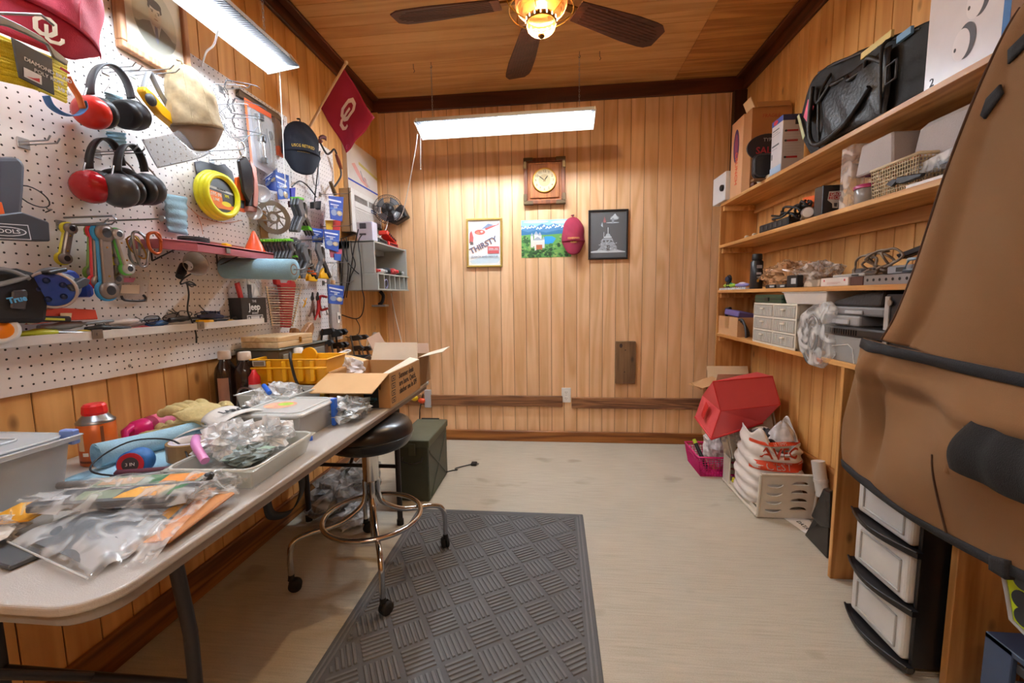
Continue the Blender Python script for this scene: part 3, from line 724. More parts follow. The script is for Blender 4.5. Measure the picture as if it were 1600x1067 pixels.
for k in range(12):
    a=PI/2-2*PI*k/12;text(str(k or 12),.026,cc@Matrix.Translation((.068*math.cos(a),.068*math.sin(a),.0046)),M_('#2c261c'),d,'numeral')
for nm,a,L_,wd in (('hour_hand',math.radians(52),.045,.003),('minute_hand',math.radians(142),.06,.0025)):
    m=MB(cc@rotm(0,0,a));m.prism([(-.01,-wd,.006),(L_*.7,-wd*1.3,.006),(L_,0,.006),(L_*.7,wd*1.3,.006),(-.01,wd,.006)],(0,0,.001));m.build(nm,M_('#2a241c'),t)
m=MB(cc);m.lathe((0,0,.006),(0,0,1),[(0,.004),(.003,.003)],10);m.build('hand_pin',BRASS,t)
# caps -------------------------------------------------------------
def cap(label,o,face,up,r,m_crown,m_brim,hook=True,brimlen=.075,squash=.8,writing=None,crown_h=.12):
    """a baseball cap: crown opening turned to -face ... face = direction of the crown's top, up = direction of the brim"""
    o=Vector(o);z=Vector(face).normalized();y=Vector(up);y=(y-z*y.dot(z)).normalized();x=y.cross(z)
    F=frame(o,x,y,z);t=thing('baseball_cap',label,'cap',o)
    def crown(u,v):
        th=2*PI*u;ph=v*PI/2*.97;rr=r*(math.cos(ph)**.62);wob=1+.035*math.sin(5*th+4*v)*(v>.2)+.02*math.sin(11*th+2)
        fr=1+(.10*max(0,math.sin(th)))*math.sin(min(1,v*1.5)*PI*.5)
        return (rr*math.cos(th)*squash*wob,rr*math.sin(th)*wob,crown_h*math.sin(ph)*fr)
    m=MB(F);m.grid(crown,41,14);m.build('crown',m_crown,t,solid=.002)
    m=MB(F);m.lathe((0,0,crown_h*1.0),(0,0,1),[(0,.008),(.004,.006),(.006,.001)],10);m.build('top_button',m_crown,t)
    for k in range(6):
        a=PI*k/3+PI/6;m=MB(F);m.tube([Vector(crown((a/(2*PI)) % 1,v/8))*1.012 for v in range(8)],.0012,4);m.build('seam',m_crown,t)
    def brim(u,v):
        a=math.radians(22+136*u);rr=r*(1.0)+brimlen*v*math.sin((a-math.radians(22))/math.radians(136)*PI)**.55
        xx=r*squash*math.cos(a)*(1+.12*v);yy=r*math.sin(a)+(rr-r);return (xx,yy,.002-.10*(xx/r)**2*v*1.2*r+.012*v)
    m=MB(F);m.grid(brim,21,7);m.build('brim',m_brim,t,solid=.004)
    if writing:
        for s,sz,dy,dz,c in writing:
            # lettering wrapped flat against the front panel
            yy=r*.80+dy;zz=crown_h*.50+dz
            P=frame(F@Vector((0,yy,zz)),-x,(z*.72-y*.5).normalized() if False else (z*.78-y*.62).normalized(),(-x).cross((z*.78-y*.62).normalized()))
            text(s,sz,P,c,t,'embroidery',.001)
    return t,F
MAROON=mat('maroon_cloth','#8e1f38',.85,bump=.3,bscale=300);NAVY=mat('navy_cloth','#1c2230',.85,bump=.3,bscale=300)
GOLD=mat('gold_thread','#d8b04a',.6)
def hung_cap(label,top,bot,w,depth,X=None,Y=None,mc=None,mb=None,nrm=None,lines=(),brim=.33,lines_y=.40,lean=.0):
    """cap hanging by its back strap, crown outwards, brim at the bottom, seen from the front"""
    T_=at(*top,X=X,Y=Y);B_=at(*bot,X=X,Y=Y);L_=(T_-B_).length;y=(T_-B_).normalized();z=Vector(nrm).normalized();z=(z-y*z.dot(y)).normalized();x=y.cross(z)
    F=frame(B_,x,y,z);t=thing('baseball_cap',label,'cap',B_);hb=L_*brim;hc=L_-hb
    def crown(u,v):
        a=PI*u;s=v   # u across, v bottom->top
        wv=math.sin(PI*min(1,max(0,.30+.70*s)))**.45 if s<.999 else .0;wv=max(.0,(1-max(0,(s-.35)/.65)**2.4))**.5
        wid=w*.5*wv*(1-.16*s)*(1+.04*math.sin(9*s+3*u));dp=depth*wv*(.75+.25*math.cos(PI*s))
        return (-wid*math.cos(a),hb-.004+hc*s*.995,.006+dp*math.sin(a)*(1+.06*math.sin(14*s+5*a)*min(1,s*3)))
    m=MB(F);m.grid(crown,25,22);m.build('crown',mc,t,solid=.002)
    for u in (.5,.27,.73):
        m=MB(F);m.tube([Vector(crown(u,.02+.95*k/12))+Vector((0,0,.0012)) for k in range(13)],.0011,4);m.build('seam',mc,t)
    m=MB(F);m.tube([(0,L_*.97,depth*.12),(0,L_*1.0,.02),(-.012,L_*1.015,.01),(0,L_*1.03,.004)],.004,6);m.build('strap',mc,t)
    def br(u,v):
        a=PI*u;ww=w*.5*(1.0-.04*v);c=math.cos(a)
        return (-ww*c*(1-.28*v*v),hb*(1-v*(math.sin(a)**.5))+.004,.006+depth*.92*math.sin(a)*(1-.25*v)+.008*v)
    m=MB(F);m.grid(br,25,9);m.build('brim',mb or mc,t,solid=.004)
    for s_,sz,yy,col,sx in lines:
        v=max(0,(yy*L_-hb)/hc);zc=crown(.5,v)[2] if yy*L_>hb else depth
        P=frame(F@Vector((0,yy*L_,zc+.0065)),x,y,z);o=text(s_,sz,P,col,t,'embroidery',.0005,sx=sx)
        # bend the word round the crown
        Pi=P.inverted();oo=ORG[t.name]
        for vv in o.data.vertices:
            q=Pi@(vv.co+oo);q.z-=depth*(1-math.sqrt(max(0.05,1-(q.x/(w*.5))**2)));vv.co=(P@q)-oo
    return t
hung_cap('maroon baseball cap with gold lettering hanging over the poster edge',(895,338),(896,400),.178,.075,Y=YB-.004,mc=MAROON,nrm=(0,-1,0),lines=(('FISHERMAN',.020,.42,GOLD,.85),('CLASSIC',.014,.32,GOLD,.9)),brim=.36)
m=MB();p=at(896,337,Y=YB);m.tube([p,p+Vector((0,-.02,0))],.003,6);m.ball(p+Vector((0,-.021,0)),.005,8,6);tag(m.build('wall_nail',DSTEEL),'nail in the back wall holding the maroon cap','nail')
# outlet plate
F=backF(877.5,628.5);w,h=.075,.122
t=thing('wall_outlet','white duplex outlet plate on the back wall between the two rail boards','outlet',F.translation)
m=MB(F);m.b2((0,0,.0),(w,h,.006));m.build('cover_plate',WHITE,t,.0025)
for yy in (.036,.086):
    m=MB(F);m.lathe((w/2,yy,.006),(0,0,1),[(0,.017),(.0015,.0165)],20);s=m.build('socket',WHITE,t)
    m=MB(F);m.b2((w/2-.008,yy-.004,.0072),(w/2-.0055,yy+.006,.008));m.b2((w/2+.0055,yy-.004,.0072),(w/2+.008,yy+.005,.008));m.cyl((w/2,yy-.010,.0072),(w/2,yy-.010,.008),.0025,n=8);m.build('socket_slot',BLACK,s,kind='stuff')
m=MB(F);m.cyl((w/2,.061,.006),(w/2,.061,.0075),.003,n=8);m.build('screw',STEEL,t)
# weathered block
F=backF(960.5,598);t=thing('wooden_block','short weathered brown board fixed upright on the back wall at the right','board',F.translation)
m=MB(F);m.b2((0,0,0),(.155,.338,.04));m.build('board',wood('weathered_block','#7d5d3c','#5b4026','Z',12,rough=.7,knots=True),t,.003)
for x,y,r in ((.04,.305,.014),(.075,.27,.006),(.07,.095,.006)):
    m=MB(F);m.lathe((x,y,.0395),(0,0,1),[(0,r),(.0012,r*.6)],12,squash=1.5 if r>.01 else 1);m.build('knot',M_('#33201a',.7),t)

# ------------------------------------------------------------------ things on the right-hand shelves
def facX(X,y0,z0):   # frame on a face looking to -x: x runs towards the camera, y up
    return frame(Vector((X,y0,z0)),Vector((0,-1,0)),Vector((0,0,1)),Vector((-1,0,0)))
def facY(x0,Y,z0):   # frame on a face looking to the camera (-y)
    return frame(Vector((x0,Y,z0)),Vector((1,0,0)),Vector((0,0,1)),Vector((0,-1,0)))
z1,z2,z3,z4=SH[1],SH[2],SH[3],SH[4]
g1='things on the top shelf'
# --- top shelf
t=thing('switch_box','small white box with a round black knob at the far end of the top shelf','box',(1.16,3.17,z1))
m=MB();m.b2((1.122,3.06,z1),(1.215,3.285,z1+.185));m.build('body',mat('box_white','#d9dbe0',.5),t,.003)
m=MB();m.lathe((1.122,3.10,z1+.085),(-1,0,0),[(0,.021),(.014,.021),(.018,.016),(.012,.012)],20);m.build('knob',BLACK,t)
t=thing('small_carton','small open cardboard carton with a white sticker behind the white box with the knob','box',(1.26,3.18,z1))
m=MB();m.tray((1.285,3.15,z1),(.13,.05),(.13,.05),.30,.003);m.build('body',CARD,t)
m=MB();m.box((1.222,3.15,z1+.33),(.003,.05,.06),rotm(0,.3,0));m.build('flap',CARD,t)
m=MB(facX(1.2195,3.17,z1+.20));m.b2((.005,0,0),(.035,.03,.001));m.build('sticker',PAPER,t)
t=thing('orange_print_box','tall slim cardboard box with purple oval and orange lettering on the top shelf','box',(1.2,3.0,z1))
ya,yb=yon(1141,1.15,1.95),yon(1159,1.15,1.95);m=MB();m.b2((1.15,yb,z1),(1.36,ya,z1+.47));m.build('body',mat('tan_box','#d3a27a',.7),t,.003)
flat(t,facX(1.15,ya,z1),ya-yb,.47,[('#4a2c5e',ell(.45,.66,.24,.22)),('#8a3a5a',ell(.45,.66,.14,.16))])
text('CRUNCH',.048,facX(1.1494,(ya+yb)/2,z1+.17)@rotm(0,0,-PI/2),M_('#d4552a'),t,bold=.001)
ya2,yb2=yon(1157,1.15,1.95),yon(1167,1.15,1.95)
t=thing('brown_carton','tall open brown cardboard carton standing between the printed box and the oval sign','box',(1.26,2.9,z1))
m=MB();m.tray((1.262,(ya2+yb2)/2-.03,z1),(.22,.11),(.22,.11),.46,.004);m.build('body',mat('brown_carton','#a8764a',.8),t)
for sx,an in ((-1,.5),):
    m=MB();m.box((1.155,(ya2+yb2)/2-.03,z1+.49),(.004,.10,.07),rotm(0,-.4,0));m.build('flap',CARDL,t)
m=MB();m.box((1.27,(ya2+yb2)/2-.085,z1+.475),(.18,.004,.04),rotm(-.5,0,0));m.build('flap',CARD,t)
text('FRAGILE',.03,facY(1.26,(ya2+yb2)/2-.0855,z1+.41),M_('#a2482e'),t,sx=.9)
t=thing('oval_sign','black oval sign with red lettering leaning behind the white carton on the top shelf','sign',(1.28,2.62,z1))
yy=2.66;c=at(1199,231,Y=yy);F=facY(c.x,yy,c.z)
m=MB(F);m.prism([(.115*math.cos(2*PI*i/32),.075*math.sin(2*PI*i/32),0) for i in range(32)],(0,0,.012));s_=m.build('board',mat('sign_black','#211d26',.4),t,.002)
m=MB(F);m.b2((-.012,-(c.z-z1)+.001,-.02),(.012,-.02,-.004));m.build('stand',BLACK,t)
text('SALES',.052,F@Matrix.Translation((.0,-.018,.0125)),M_('#a02438'),t,bold=.001);text('TYPE',.026,F@Matrix.Translation((0,.04,.0125)),M_('#a9a6b0'),t)
t=thing('headrest_pad','rounded black padded panel standing in front of the oval sign on the top shelf','pad',(1.26,2.55,z1))
y_=2.60;a=at(1174,280,Y=y_);b=at(1215,243,Y=y_);F=facY(a.x,y_,z1+.012)
def pad(m,w,h,r,z0,z1_,n=6): 
    P=[(x,y,z0) for x,y,_ in rrect(0,0,w,h,r,0,n)];m.prism(P,(0,0,z1_-z0))
m=MB(F);pad(m,b.x-a.x,b.z-z1-.0,.035,-.01,.02);m.build('shell',BLACK,t,.006,seg=3)
m=MB(F);m.tube([(x,y,.02) for x,y,_ in rrect(.008,.008,b.x-a.x-.008,b.z-z1-.008,.03,0)],.0045,6,True);m.build('piping',DGREY,t)
m=MB(F);m.b2((0,-.0125,-.01),(b.x-a.x,-.002,.03));m.build('foot',mat('pad_foot','#79552f',.6),t)
for i,(px0,px1,c,h,l) in enumerate(((1170,1190,'#5a2f22',.035,'small brown cone lying on the top shelf edge below the black pad'),(1185,1205,'#cfc7b6',.02,'cream paper pad lying on the top shelf beside the white carton'))):
    ya=yon(px0,1.17,z1);yb=yon(px1,1.17,z1)
    m=MB()
    if i==0: m.lathe((1.165,ya,z1+.02),(.2,-1,0),[(0,.002),(.02,.014),(.07,.02),(.075,.016)],16);tag(m.build('brown_cone',M_(c)),l,'cone')
    else: 
        t=thing('paper_pad',l,'paper',(1.19,yb,z1))
        for k in range(3): m=MB();m.box((1.20,(ya+yb)/2-.02,z1+.004+.008*k),(.09,.15,.007),rotm(0,0,.05*k));m.build('sheet_stack',M_(c),t)
# white carton with red marks
t=thing('white_carton','white printed carton with red marks and blue lid band beside the black bag','box',(1.23,2.45,z1))
ya,yb=yon(1204,1.158,1.9),yon(1221,1.158,1.9);hh=at(1220,182,X=1.158).z-z1
x0,x1=1.158,at(1256,240,Y=yb).x
m=MB();m.b2((x0,yb,z1),(x1,ya,z1+hh));m.build('body',mat('carton_white','#c9c4c6',.5),t,.002)
flat(t,facX(x0,ya,z1),ya-yb,hh,[('#3c4f9c',R4(0,.90,1,1)),('#c22a3a',ell(.35,.95,.2,.04)),('#56585c',R4(.1,.80,.7,.82)),('#8d8f94',R4(.1,.76,.6,.77)),('#8d8f94',R4(.1,.72,.8,.73)),('#56585c',R4(.1,.52,.75,.55)),('#8d8f94',R4(.1,.47,.6,.48)),('#56585c',R4(.1,.30,.2,.40)),('#a6c0dc',R4(0,.03,1,.15))])
it=[('#35406e',R4(0,.90,1,1)),('#2b2c30',R4(.55,.82,.8,.93))]
for k,yy in enumerate((.70,.53,.24)): it+=[('#b3262e',R4(.15,yy,.7,yy+.035)),('#2b2c30',ell(.15,yy+.017,.06,.02))]
for k in range(9): it.append(('#a9a6aa',R4(.12,.30+.05*k,.85,.304+.05*k)))
flat(t,facY(x0,yb,z1),x1-x0,hh,it)
# black equipment bag
def bag():
    BL=mat('black_nylon','#0a0a0c',.65,bump=.5,bscale=500,var=.1);BLS=mat('black_nylon_sheen','#0f0f12',.5,bump=.8,bscale=60)
    t=thing('equipment_bag','large black nylon equipment bag with straps and pink tag lying on the top shelf','bag',(1.26,1.9,z1))
    ya=2.19;yb=1.575
    zt_far=at(1275,97,Y=ya-.02).z;x1=1.37
    # body: far end tall with a slanting front end
    def sec(s):  # s 0 far..1 near -> (y, z-top front, z-top back, bulge)
        y=ya+(yb-ya)*s;return y,z1+.385-.15*s+.01*math.sin(PI*s)
    m=MB()
    def f(u,v):
        y,zt_=sec(v);a=u*2*PI;cx=(1.175+x1)/2;cz=(z1+zt_)/2;hx=(x1-1.175)/2;hz=(zt_-z1)/2-.002
        k=.30;c,s=math.cos(a),math.sin(a);X=cx+hx*math.copysign(abs(c)**k,c);Z=cz+hz*math.copysign(abs(s)**k,s)
        X-=(.012*math.sin(9*v+3*a)+.010*math.sin(23*v+2*a))*(c<0)*.7
        return (min(x1,X),y+(1-v)**3*.11*(1-abs((Z-cz)/hz)**1.3),max(z1+.001,Z))
    m.grid(f,49,22)
    for v in (0,1):
        P=[Vector(f(k/48,v)) for k in range(48)];m.add(P,[tuple(range(48)) if v else tuple(range(47,-1,-1))])
    m.build('body',BL,t)
    ya0=ya
    # flattened front pocket, piping, webbing straps, buckles
    m=MB();F=facX(1.168,ya0+.0,z1)
    def pk(u,v): return (.08+.40*u,.02+.24*v-.03*u,.004+.022*(math.sin(PI*u)*math.sin(PI*v))**.4+.004*math.sin(20*u+8*v))
    m.grid(lambda u,v: F@Vector(pk(u,v)),24,16);m.build('pocket',BLS,t,solid=.003)
    for (x,w_) in ((.10,.035),(.46,.035)):
        m=MB(F);m.tube([(x,.01,.012),(x+.01,.12,.028),(x+.0,.24,.02),(x+.0,.335-.2*(x-.1),-.03)],.006,6,smooth_pts=4);m.build('strap',BLS,t)
    for k in range(4):
        m=MB(F);m.tube([(.06+.1*k,.27-.02*k,.012),(.10+.1*k,.20+.03*(k % 2),.030),(.15+.1*k,.25-.02*k,.014)],.008,6,smooth_pts=4);m.build('webbing_loop',BLS,t)
    m=MB(F);m.tube([(.50,.09,.03),(.55,.09,.034),(.55,.15,.034),(.50,.15,.03)],.004,6,True);m.build('buckle',DGREY,t)
    m=MB(F);m.tube([(.02,.30,.012),(.03,.10,.02),(.12,.02,.03),(.30,.04,.035),(.42,.12,.03)],.011,6,smooth_pts=6);m.build('carry_strap',BLS,t)
    m=MB(F);m.tube([(.02,.36,-.01),(.15,.335,-.008),(.40,.27,-.008),(.58,.225,-.008)],.004,6,smooth_pts=4);m.build('zipper',DGREY,t)
    # tags on the slanted far end
    P=[at(x,y,X=1.165) for x,y in ((1256,182),(1264,155),(1271,168),(1263,194))]
    FE=facY(1.20,ya0-.001,z1)
    m=MB();m.prism([at(x,y,X=1.160) for x,y in ((1256,183),(1263,155),(1272,166),(1264,194))],(-.002,0,0));m.build('tag',M_('#e0607e',.6),t,.0005)
    m=MB();m.prism([at(x,y,X=1.162) for x,y in ((1246,182),(1249,178),(1258,212),(1255,219))],(-.002,0,0));m.build('tag',M_('#b9bb8c',.6),t,.0005)
    m=MB(F);m.b2((.32,.262,-.006),(.47,.285,.004));m.build('tag',M_('#d4c27e',.6),t)
    m=MB(F);m.b2((.50,.222,-.004),(.56,.245,.006));m.build('tag',M_('#6f9cc4',.6),t)
bag()
# large white picture carton at the near end
t=thing('product_carton','large white carton printed with two round white shapes on the top shelf','box',(1.25,1.2,z1))
ya,yb=1.563,1.306
m=MB();m.b2((1.165,yb,z1),(1.375,ya,z1+.55));m.build('body',mat('carton_gloss','#d6d2d6',.3),t,.002)
F=facX(1.165,ya,z1)
m=MB(F);m.b2((.238,.0,.0),(ya-yb,.55,.0008));m.build('side_band',M_('#2f6fb0'),t)
it=[]
for (x,y) in ((.155,.178),(.122,.083)): 
    it+=[('#4a464c',ell(x+.014,y+.004,.030,.048,32)),('#e2dde0',ell(x,y,.027,.043,32)),('#2a2830',ell(x-.018,y-.006,.004,.006,12))]
flat(t,F,1,1,it[:3]);flat(t,F,1,1,it[3:],z0=.0009)
text('2',.035,F@Matrix.Translation((.030,.022,.0006)),M_('#2a2a2e'),t)
text('| i |',.030,F@Matrix.Translation((.12,.30,.0006)),M_('#5a5a60'),t)

# --- second shelf
RG=random.Random(11)
for i,(x,y,l) in enumerate(((1164,376,'small white plug lying at the far end of the second shelf'),(1176,371,'white round cap beside the white plug on the second shelf'))):
    yy=yon(x,1.18,z2);m=MB();m.lathe((1.19,yy,z2+.012),(0,1,.1),[(-.012,.008),(-.01,.012),(.008,.012),(.010,.008),(.022,.006)],14);tag(m.build('white_plug' if i==0 else 'plug_cap',mat('ivory','#d8ccb4',.5)),l,'plug' if i==0 else 'cap')
t=thing('battery_pack','flat black plastic charger lying on the second shelf beside the cables','charger',(1.22,2.75,z2))
ya,yb=yon(1187,1.16,z2),yon(1232,1.16,z2)
m=MB();m.b2((1.155,yb,z2),(1.26,ya,z2+.045));m.build('body',BLACK,t,.005)
m=MB();
for k in range(5): m.b2((1.153,ya-.03-.05*k,z2+.012),(1.157,ya-.05-.05*k,z2+.034))
m.build('vent',DGREY,t,kind='stuff')
for k in range(3):
    pts=[Vector((1.19+.08*RG.random(),yon(1195+12*j+4*RG.random(),1.2,z2),z2+.055+.05*RG.random()+.012*k)) for j in range(6)]
    m=MB();m.tube(pts,.006,6,smooth_pts=6);tag(m.build('black_cable',BLACK),('black cable looped over the charger, lowest of the pile','black cable looped over the charger, middle of the pile','black cable looped over the charger, topmost of the pile')[k],'cable','cables on the second shelf')
t=thing('carabiner_strap','black strap with metal clips piled right of the charger on the second shelf','strap',(1.21,2.35,z2))
for k in range(4):
    yy=yon(1237+8*k,1.19,z2);m=MB();m.tube([(1.18+.02*math.cos(a),yy+.03*math.sin(a),z2+.02+.02*k+.015*math.cos(2*a)) for a in [2*PI*j/10 for j in range(10)]],.006,6,True);m.build('strap_loop',BLACK,t)
m=MB();m.tube([(1.17,yon(1252,1.17,z2),z2+.012),(1.165,yon(1262,1.17,z2),z2+.05)],.007,8);m.build('clip',STEEL,t)
p=[(1254,309),(1276,304),(1272,318),(1262,325),(1256,318)]
m=MB();m.prism([at(*q,X=1.21) for q in p],(.02,0,0));tag(m.build('orange_tag',ORANGE,bevel=.002),'crumpled orange plastic tag on the second shelf beside the black box','tag')
t=thing('round_gauge','small round white gauge with red letter lying before the black box','gauge',(1.17,2.2,z2))
yy=yon(1262,1.165,z2);m=MB();m.lathe((1.165,yy,z2+.03),(-.6,-1,.1),[(0,.028),(.014,.028),(.018,.024)],20);m.build('body',STEEL,t);m=MB();m.lathe((1.165-.0095,yy-.0162,z2+.0315),(-.6,-1,.1),[(0,.022),(.001,.022)],20);m.build('face',WHITE,t)
t=thing('logo_box','glossy black box with a red and white logo on the second shelf','box',(1.22,2.0,z2))
ya,yb=yon(1272,1.158,z2+.08),yon(1285,1.158,z2+.08);x1=at(1318,310,Y=yb).x
m=MB();m.b2((1.158,yb,z2),(x1,ya,z2+.128));m.build('body',mat('box_gloss_black','#26262a',.25),t,.003)
F=facY(1.158,yb,z2);w_=x1-1.158
flat(t,F,w_,.128,[('#c9c7c8',[(.25,.5),(.3,.78),(.9,.80),(.92,.45),(.78,.42),(.76,.22),(.5,.24),(.48,.38)]),('#a3222c',[(.30,.53),(.34,.74),(.86,.76),(.88,.50)]),('#4a4a50',[(.56,.40),(.72,.40),(.70,.27),(.58,.28)])])
text('GRO\nTECH',.018,F@Matrix.Translation((w_*.6,.128*.63,.0012)),M_('#e6e0e0'),t,space=.8)
t=thing('clear_carton','clear plastic carton with purple insert on the second shelf right of the black box','box',(1.2,1.9,z2))
yb=yon(1330,1.158,z2+.1);ya=yon(1317,1.158,z2+.1)
m=MB();m.b2((1.158,yb,z2),(1.24,ya+.02,z2+.24));m.build('shell',film('clear_box','#e6dcd4',.35,.15,.5,30),t,.003)
m=MB();m.b2((1.185,yb-.05,z2+.105),(1.245,yb-.012,z2+.19));m.build('insert',mat('purple_insert','#5b2a5c',.5),t,.01)
m=MB();m.tube([at(x,y,X=1.19) for x,y in ((1328,262),(1345,255),(1352,246),(1350,262),(1362,258))],.003,6);m.build('wire_insert',DSTEEL,t)
t=thing('plastic_cup','clear round tub with a pink lid holding grey putty on the second shelf','tub',(1.2,1.8,z2))
yy=yon(1342,1.17,z2+.03);c=(1.20,yy,z2)
m=MB();m.lathe(c,(0,0,1),[(0,.036),(.004,.04),(.055,.042),(.06,.038)],28);m.build('tub',mat('tub_grey','#9a948f',.2),t)
m=MB();m.lathe((c[0],c[1],z2+.060),(0,0,1),[(0,.044),(.01,.045),(.014,.04),(.015,.001)],28);m.build('lid',mat('pink_lid','#b5386e',.35),t)
# woven basket
def basket(label,x0,x1,y0,y1,z,h,mt,nu,nv,name='lattice_basket',flare=.012,wall=.003,hole_rows=None,cat='basket'):
    t=thing(name,label,cat,((x0+x1)/2,(y0+y1)/2,z))
    m=MB();m.b2((x0,y0,z),(x1,y1,z+.004));m.build('base',mt,t)
    m=MB();b=wall/2
    cn=[(x0,y0),(x1,y0),(x1,y1),(x0,y1)]
    def P(i,s,v):
        a,c=cn[i],cn[(i+1) % 4];x=a[0]+(c[0]-a[0])*s;y=a[1]+(c[1]-a[1])*s
        cx,cy=(x0+x1)/2,(y0+y1)/2;k=flare*v
        return Vector((x+math.copysign(k,x-cx)*(abs(x-cx)/((x1-x0)/2)),y+math.copysign(k,y-cy)*(abs(y-cy)/((y1-y0)/2)),z+.004+(h-.004)*v))
    for i in range(4):
        L_=(Vector(cn[i])-Vector(cn[(i+1) % 4])).length;n=max(4,int(L_/nu))
        for k in range(n+1): m.tube([P(i,k/n,0),P(i,k/n,1)],b,4)
        nr=max(2,int(h/nv))
        for r_ in range(1,nr): m.tube([P(i,0,r_/nr),P(i,1,r_/nr)],b,4)
    m.build('lattice',mt,t,kind='stuff')
    m=MB();m.tube([P(i,s,1) for i in range(4) for s in (0,.5)],wall*1.4,6,True);m.build('rim',mt,t)
    return t
ya,yb=yon(1360,1.155,z2+.05),yon(1430,1.155,z2+.05)
basket('beige plastic lattice basket full of tools on the second shelf',1.165,1.29,yb,ya,z2,.105,mat('beige_plastic','#cdb995',.5),.010,.012,flare=.006,wall=.0042)
t=thing('wood_strip','orange-brown wooden strip lying across the beige basket','stick',(1.2,1.6,z2));m=MB();m.prism([at(x,y,X=1.18) for x,y in ((1376,262),(1400,250),(1428,240),(1430,246),(1402,256),(1378,267))],(.02,0,0));m.build('strip',mat('orange_wood','#c26a32',.5),t)
m=MB();yy=yon(1370,1.2,z2+.1);m.tube([(1.21,yy+.01*math.cos(a),z2+.118+.028*math.sin(a)) for a in [2*PI*k/14 for k in range(14)]],.005,6,True);tag(m.build('white_ring',WHITE),'white plastic ring handle standing in the beige basket','ring')
m=MB();m.frust((1.25,yon(1408,1.25,z2+.15)+.02,z2+.108),(.16,.19),(.15,.155),.115);tag(m.build('foam_block',mat('foam_grey','#b3aaa6',.8,bump=.4,bscale=300),bevel=.006),'pale foam packing block resting on the beige basket','foam block')
m=MB();m.frust((1.29,yon(1492,1.25,z2+.18),z2+.05),(.15,.28),(.15,.20),.17);tag(m.build('foam_block',MATS['foam_grey'],bevel=.02),'larger rounded grey foam block at the near end of the second shelf','foam block')
t=thing('pliers','black pliers lying at the front edge of the second shelf before the beige basket','pliers',(1.15,1.45,z2))
def poly(px,X,th,m=None):
    m=m or MB();m.prism([at(*q,X=X) for q in px],(th,0,0));return m
poly([(1383,288),(1395,280),(1402,281),(1392,292)],1.148,.012).build('jaw',DSTEEL,t,.001)
poly([(1400,277),(1425,272),(1441,270),(1438,276),(1410,287),(1398,287)],1.148,.014).build('handle',BLACK,t,.003)
t=thing('clear_sleeve','clear plastic sleeve holding dark tools lying on the near end of the second shelf','package',(1.18,1.3,z2))
poly([(1424,262),(1498,224),(1502,234),(1470,262),(1432,274)],1.17,.02).build('sleeve',CLEARW,t,.002)
poly([(1436,264),(1470,250),(1492,240),(1490,248),(1455,264),(1438,270)],1.176,.008).build('tool',DSTEEL,t)
poly([(1484,236),(1500,230),(1500,240),(1486,244)],1.178,.008).build('red_tip',RED,t)
m=MB();yy=yon(1450,1.16,z2);m.box((1.20,yy-.05,z2+.006),(.09,.26,.012));tag(m.build('paper_stack',PAPER),'thin stack of white paper under the clear sleeve','paper')

# --- third shelf
t=thing('suction_clip','small black headlamp with a round lens hooked at the far end of the third shelf','lamp',(1.17,3.1,z3+.05))
yy=yon(1138,1.16,z3+.07);m=MB();m.tube([(1.165,yy+.035*math.cos(a),z3+.072+.024*math.sin(a)) for a in [2*PI*k/14 for k in range(14)]],.006,6,True);m.build('band',BLACK,t)
m=MB();m.lathe((1.16,yy-.02,z3+.07),(-1,-.3,0),[(0,.018),(.02,.02),(.024,.014)],16);m.build('lamp_head',mat('blue_black','#22304a',.4),t)
m=MB();m.b2((1.155,yy-.03,z3+.0),(1.175,yy+.03,z3+.05));m.build('stand',BLACK,t,.004)
for i,(a,b,z,h,c,nm,l,cat_) in enumerate(((1126,1168,.0,.014,'#c8ccd2','parts_strip','white ribbed strip of plastic parts at the far edge of the third shelf','strip'),(1128,1148,.014,.03,'#9fc93c','fishing_lure','yellow and green plastic lure on the white strip','lure'),(1146,1168,.014,.028,'#8a7fb4','lilac_sachet','lilac plastic sachet right of the yellow lure','sachet'))):
    ya,yb=yon(a,1.16,z3),yon(b,1.16,z3);t=thing(nm,l,cat_,(1.17,(ya+yb)/2,z3+z));m=MB()
    if i==0:
        m.b2((1.15,yb,z3),(1.20,ya,z3+.010));m.build('base',M_(c),t);m=MB()
        n=14
        for k in range(n): m.b2((1.147,yb+(ya-yb)*(k+.1)/n,z3),(1.15,yb+(ya-yb)*(k+.6)/n,z3+.014))
        m.build('rib',M_(c),t,kind='stuff')
    else:
        m.ball((1.17,(ya+yb)/2,z3+z+h/2),(.016,(ya-yb)/2,h/2),14,8);m.build('body',M_(c,.35),t)
        m=MB();m.ball((1.166,(ya+yb)/2-.01,z3+z+h*.8),(.010,(ya-yb)/4,h/3),10,6);m.build('tip',M_('#2f9a6a' if i==1 else '#d8d4e6',.35),t)
def spray(label,x,y,z,r,h,m_body,m_cap,cap_h=.03,band=None):
    t=thing('spray_can',label,'can',(x,y,z))
    m=MB();m.lathe((x,y,z),(0,0,1),[(0,r*.92),(.004,r),(h-cap_h-.012,r),(h-cap_h-.004,r*.8),(h-cap_h,r*.72)],28);m.build('body',m_body,t)
    m=MB();m.lathe((x,y,z+h-cap_h),(0,0,1),[(0,r*.8),(.003,r*.84),(cap_h-.005,r*.78),(cap_h,r*.7),(cap_h+.0005,.001)],28);m.build('cap',m_cap,t)
    return t
yy=yon(1182,1.185,z3+.09);t=spray('tall black spray can with pale print standing near the far end of the third shelf',1.185,yy,z3,.034,.205,mat('can_black','#26272b',.3),BLACK,.035)
F=facY(1.185,yy-.0345,z3);flat(t,F@Matrix.Translation((-.015,.03,0)),.03,.12,[('#a9acb2',R4(0,.75,1,.9)),('#c9cbd0',R4(.0,.45,.9,.55)),('#a9acb2',R4(.1,.3,.8,.36)),('#c9a44a',R4(.1,.08,.5,.2))])
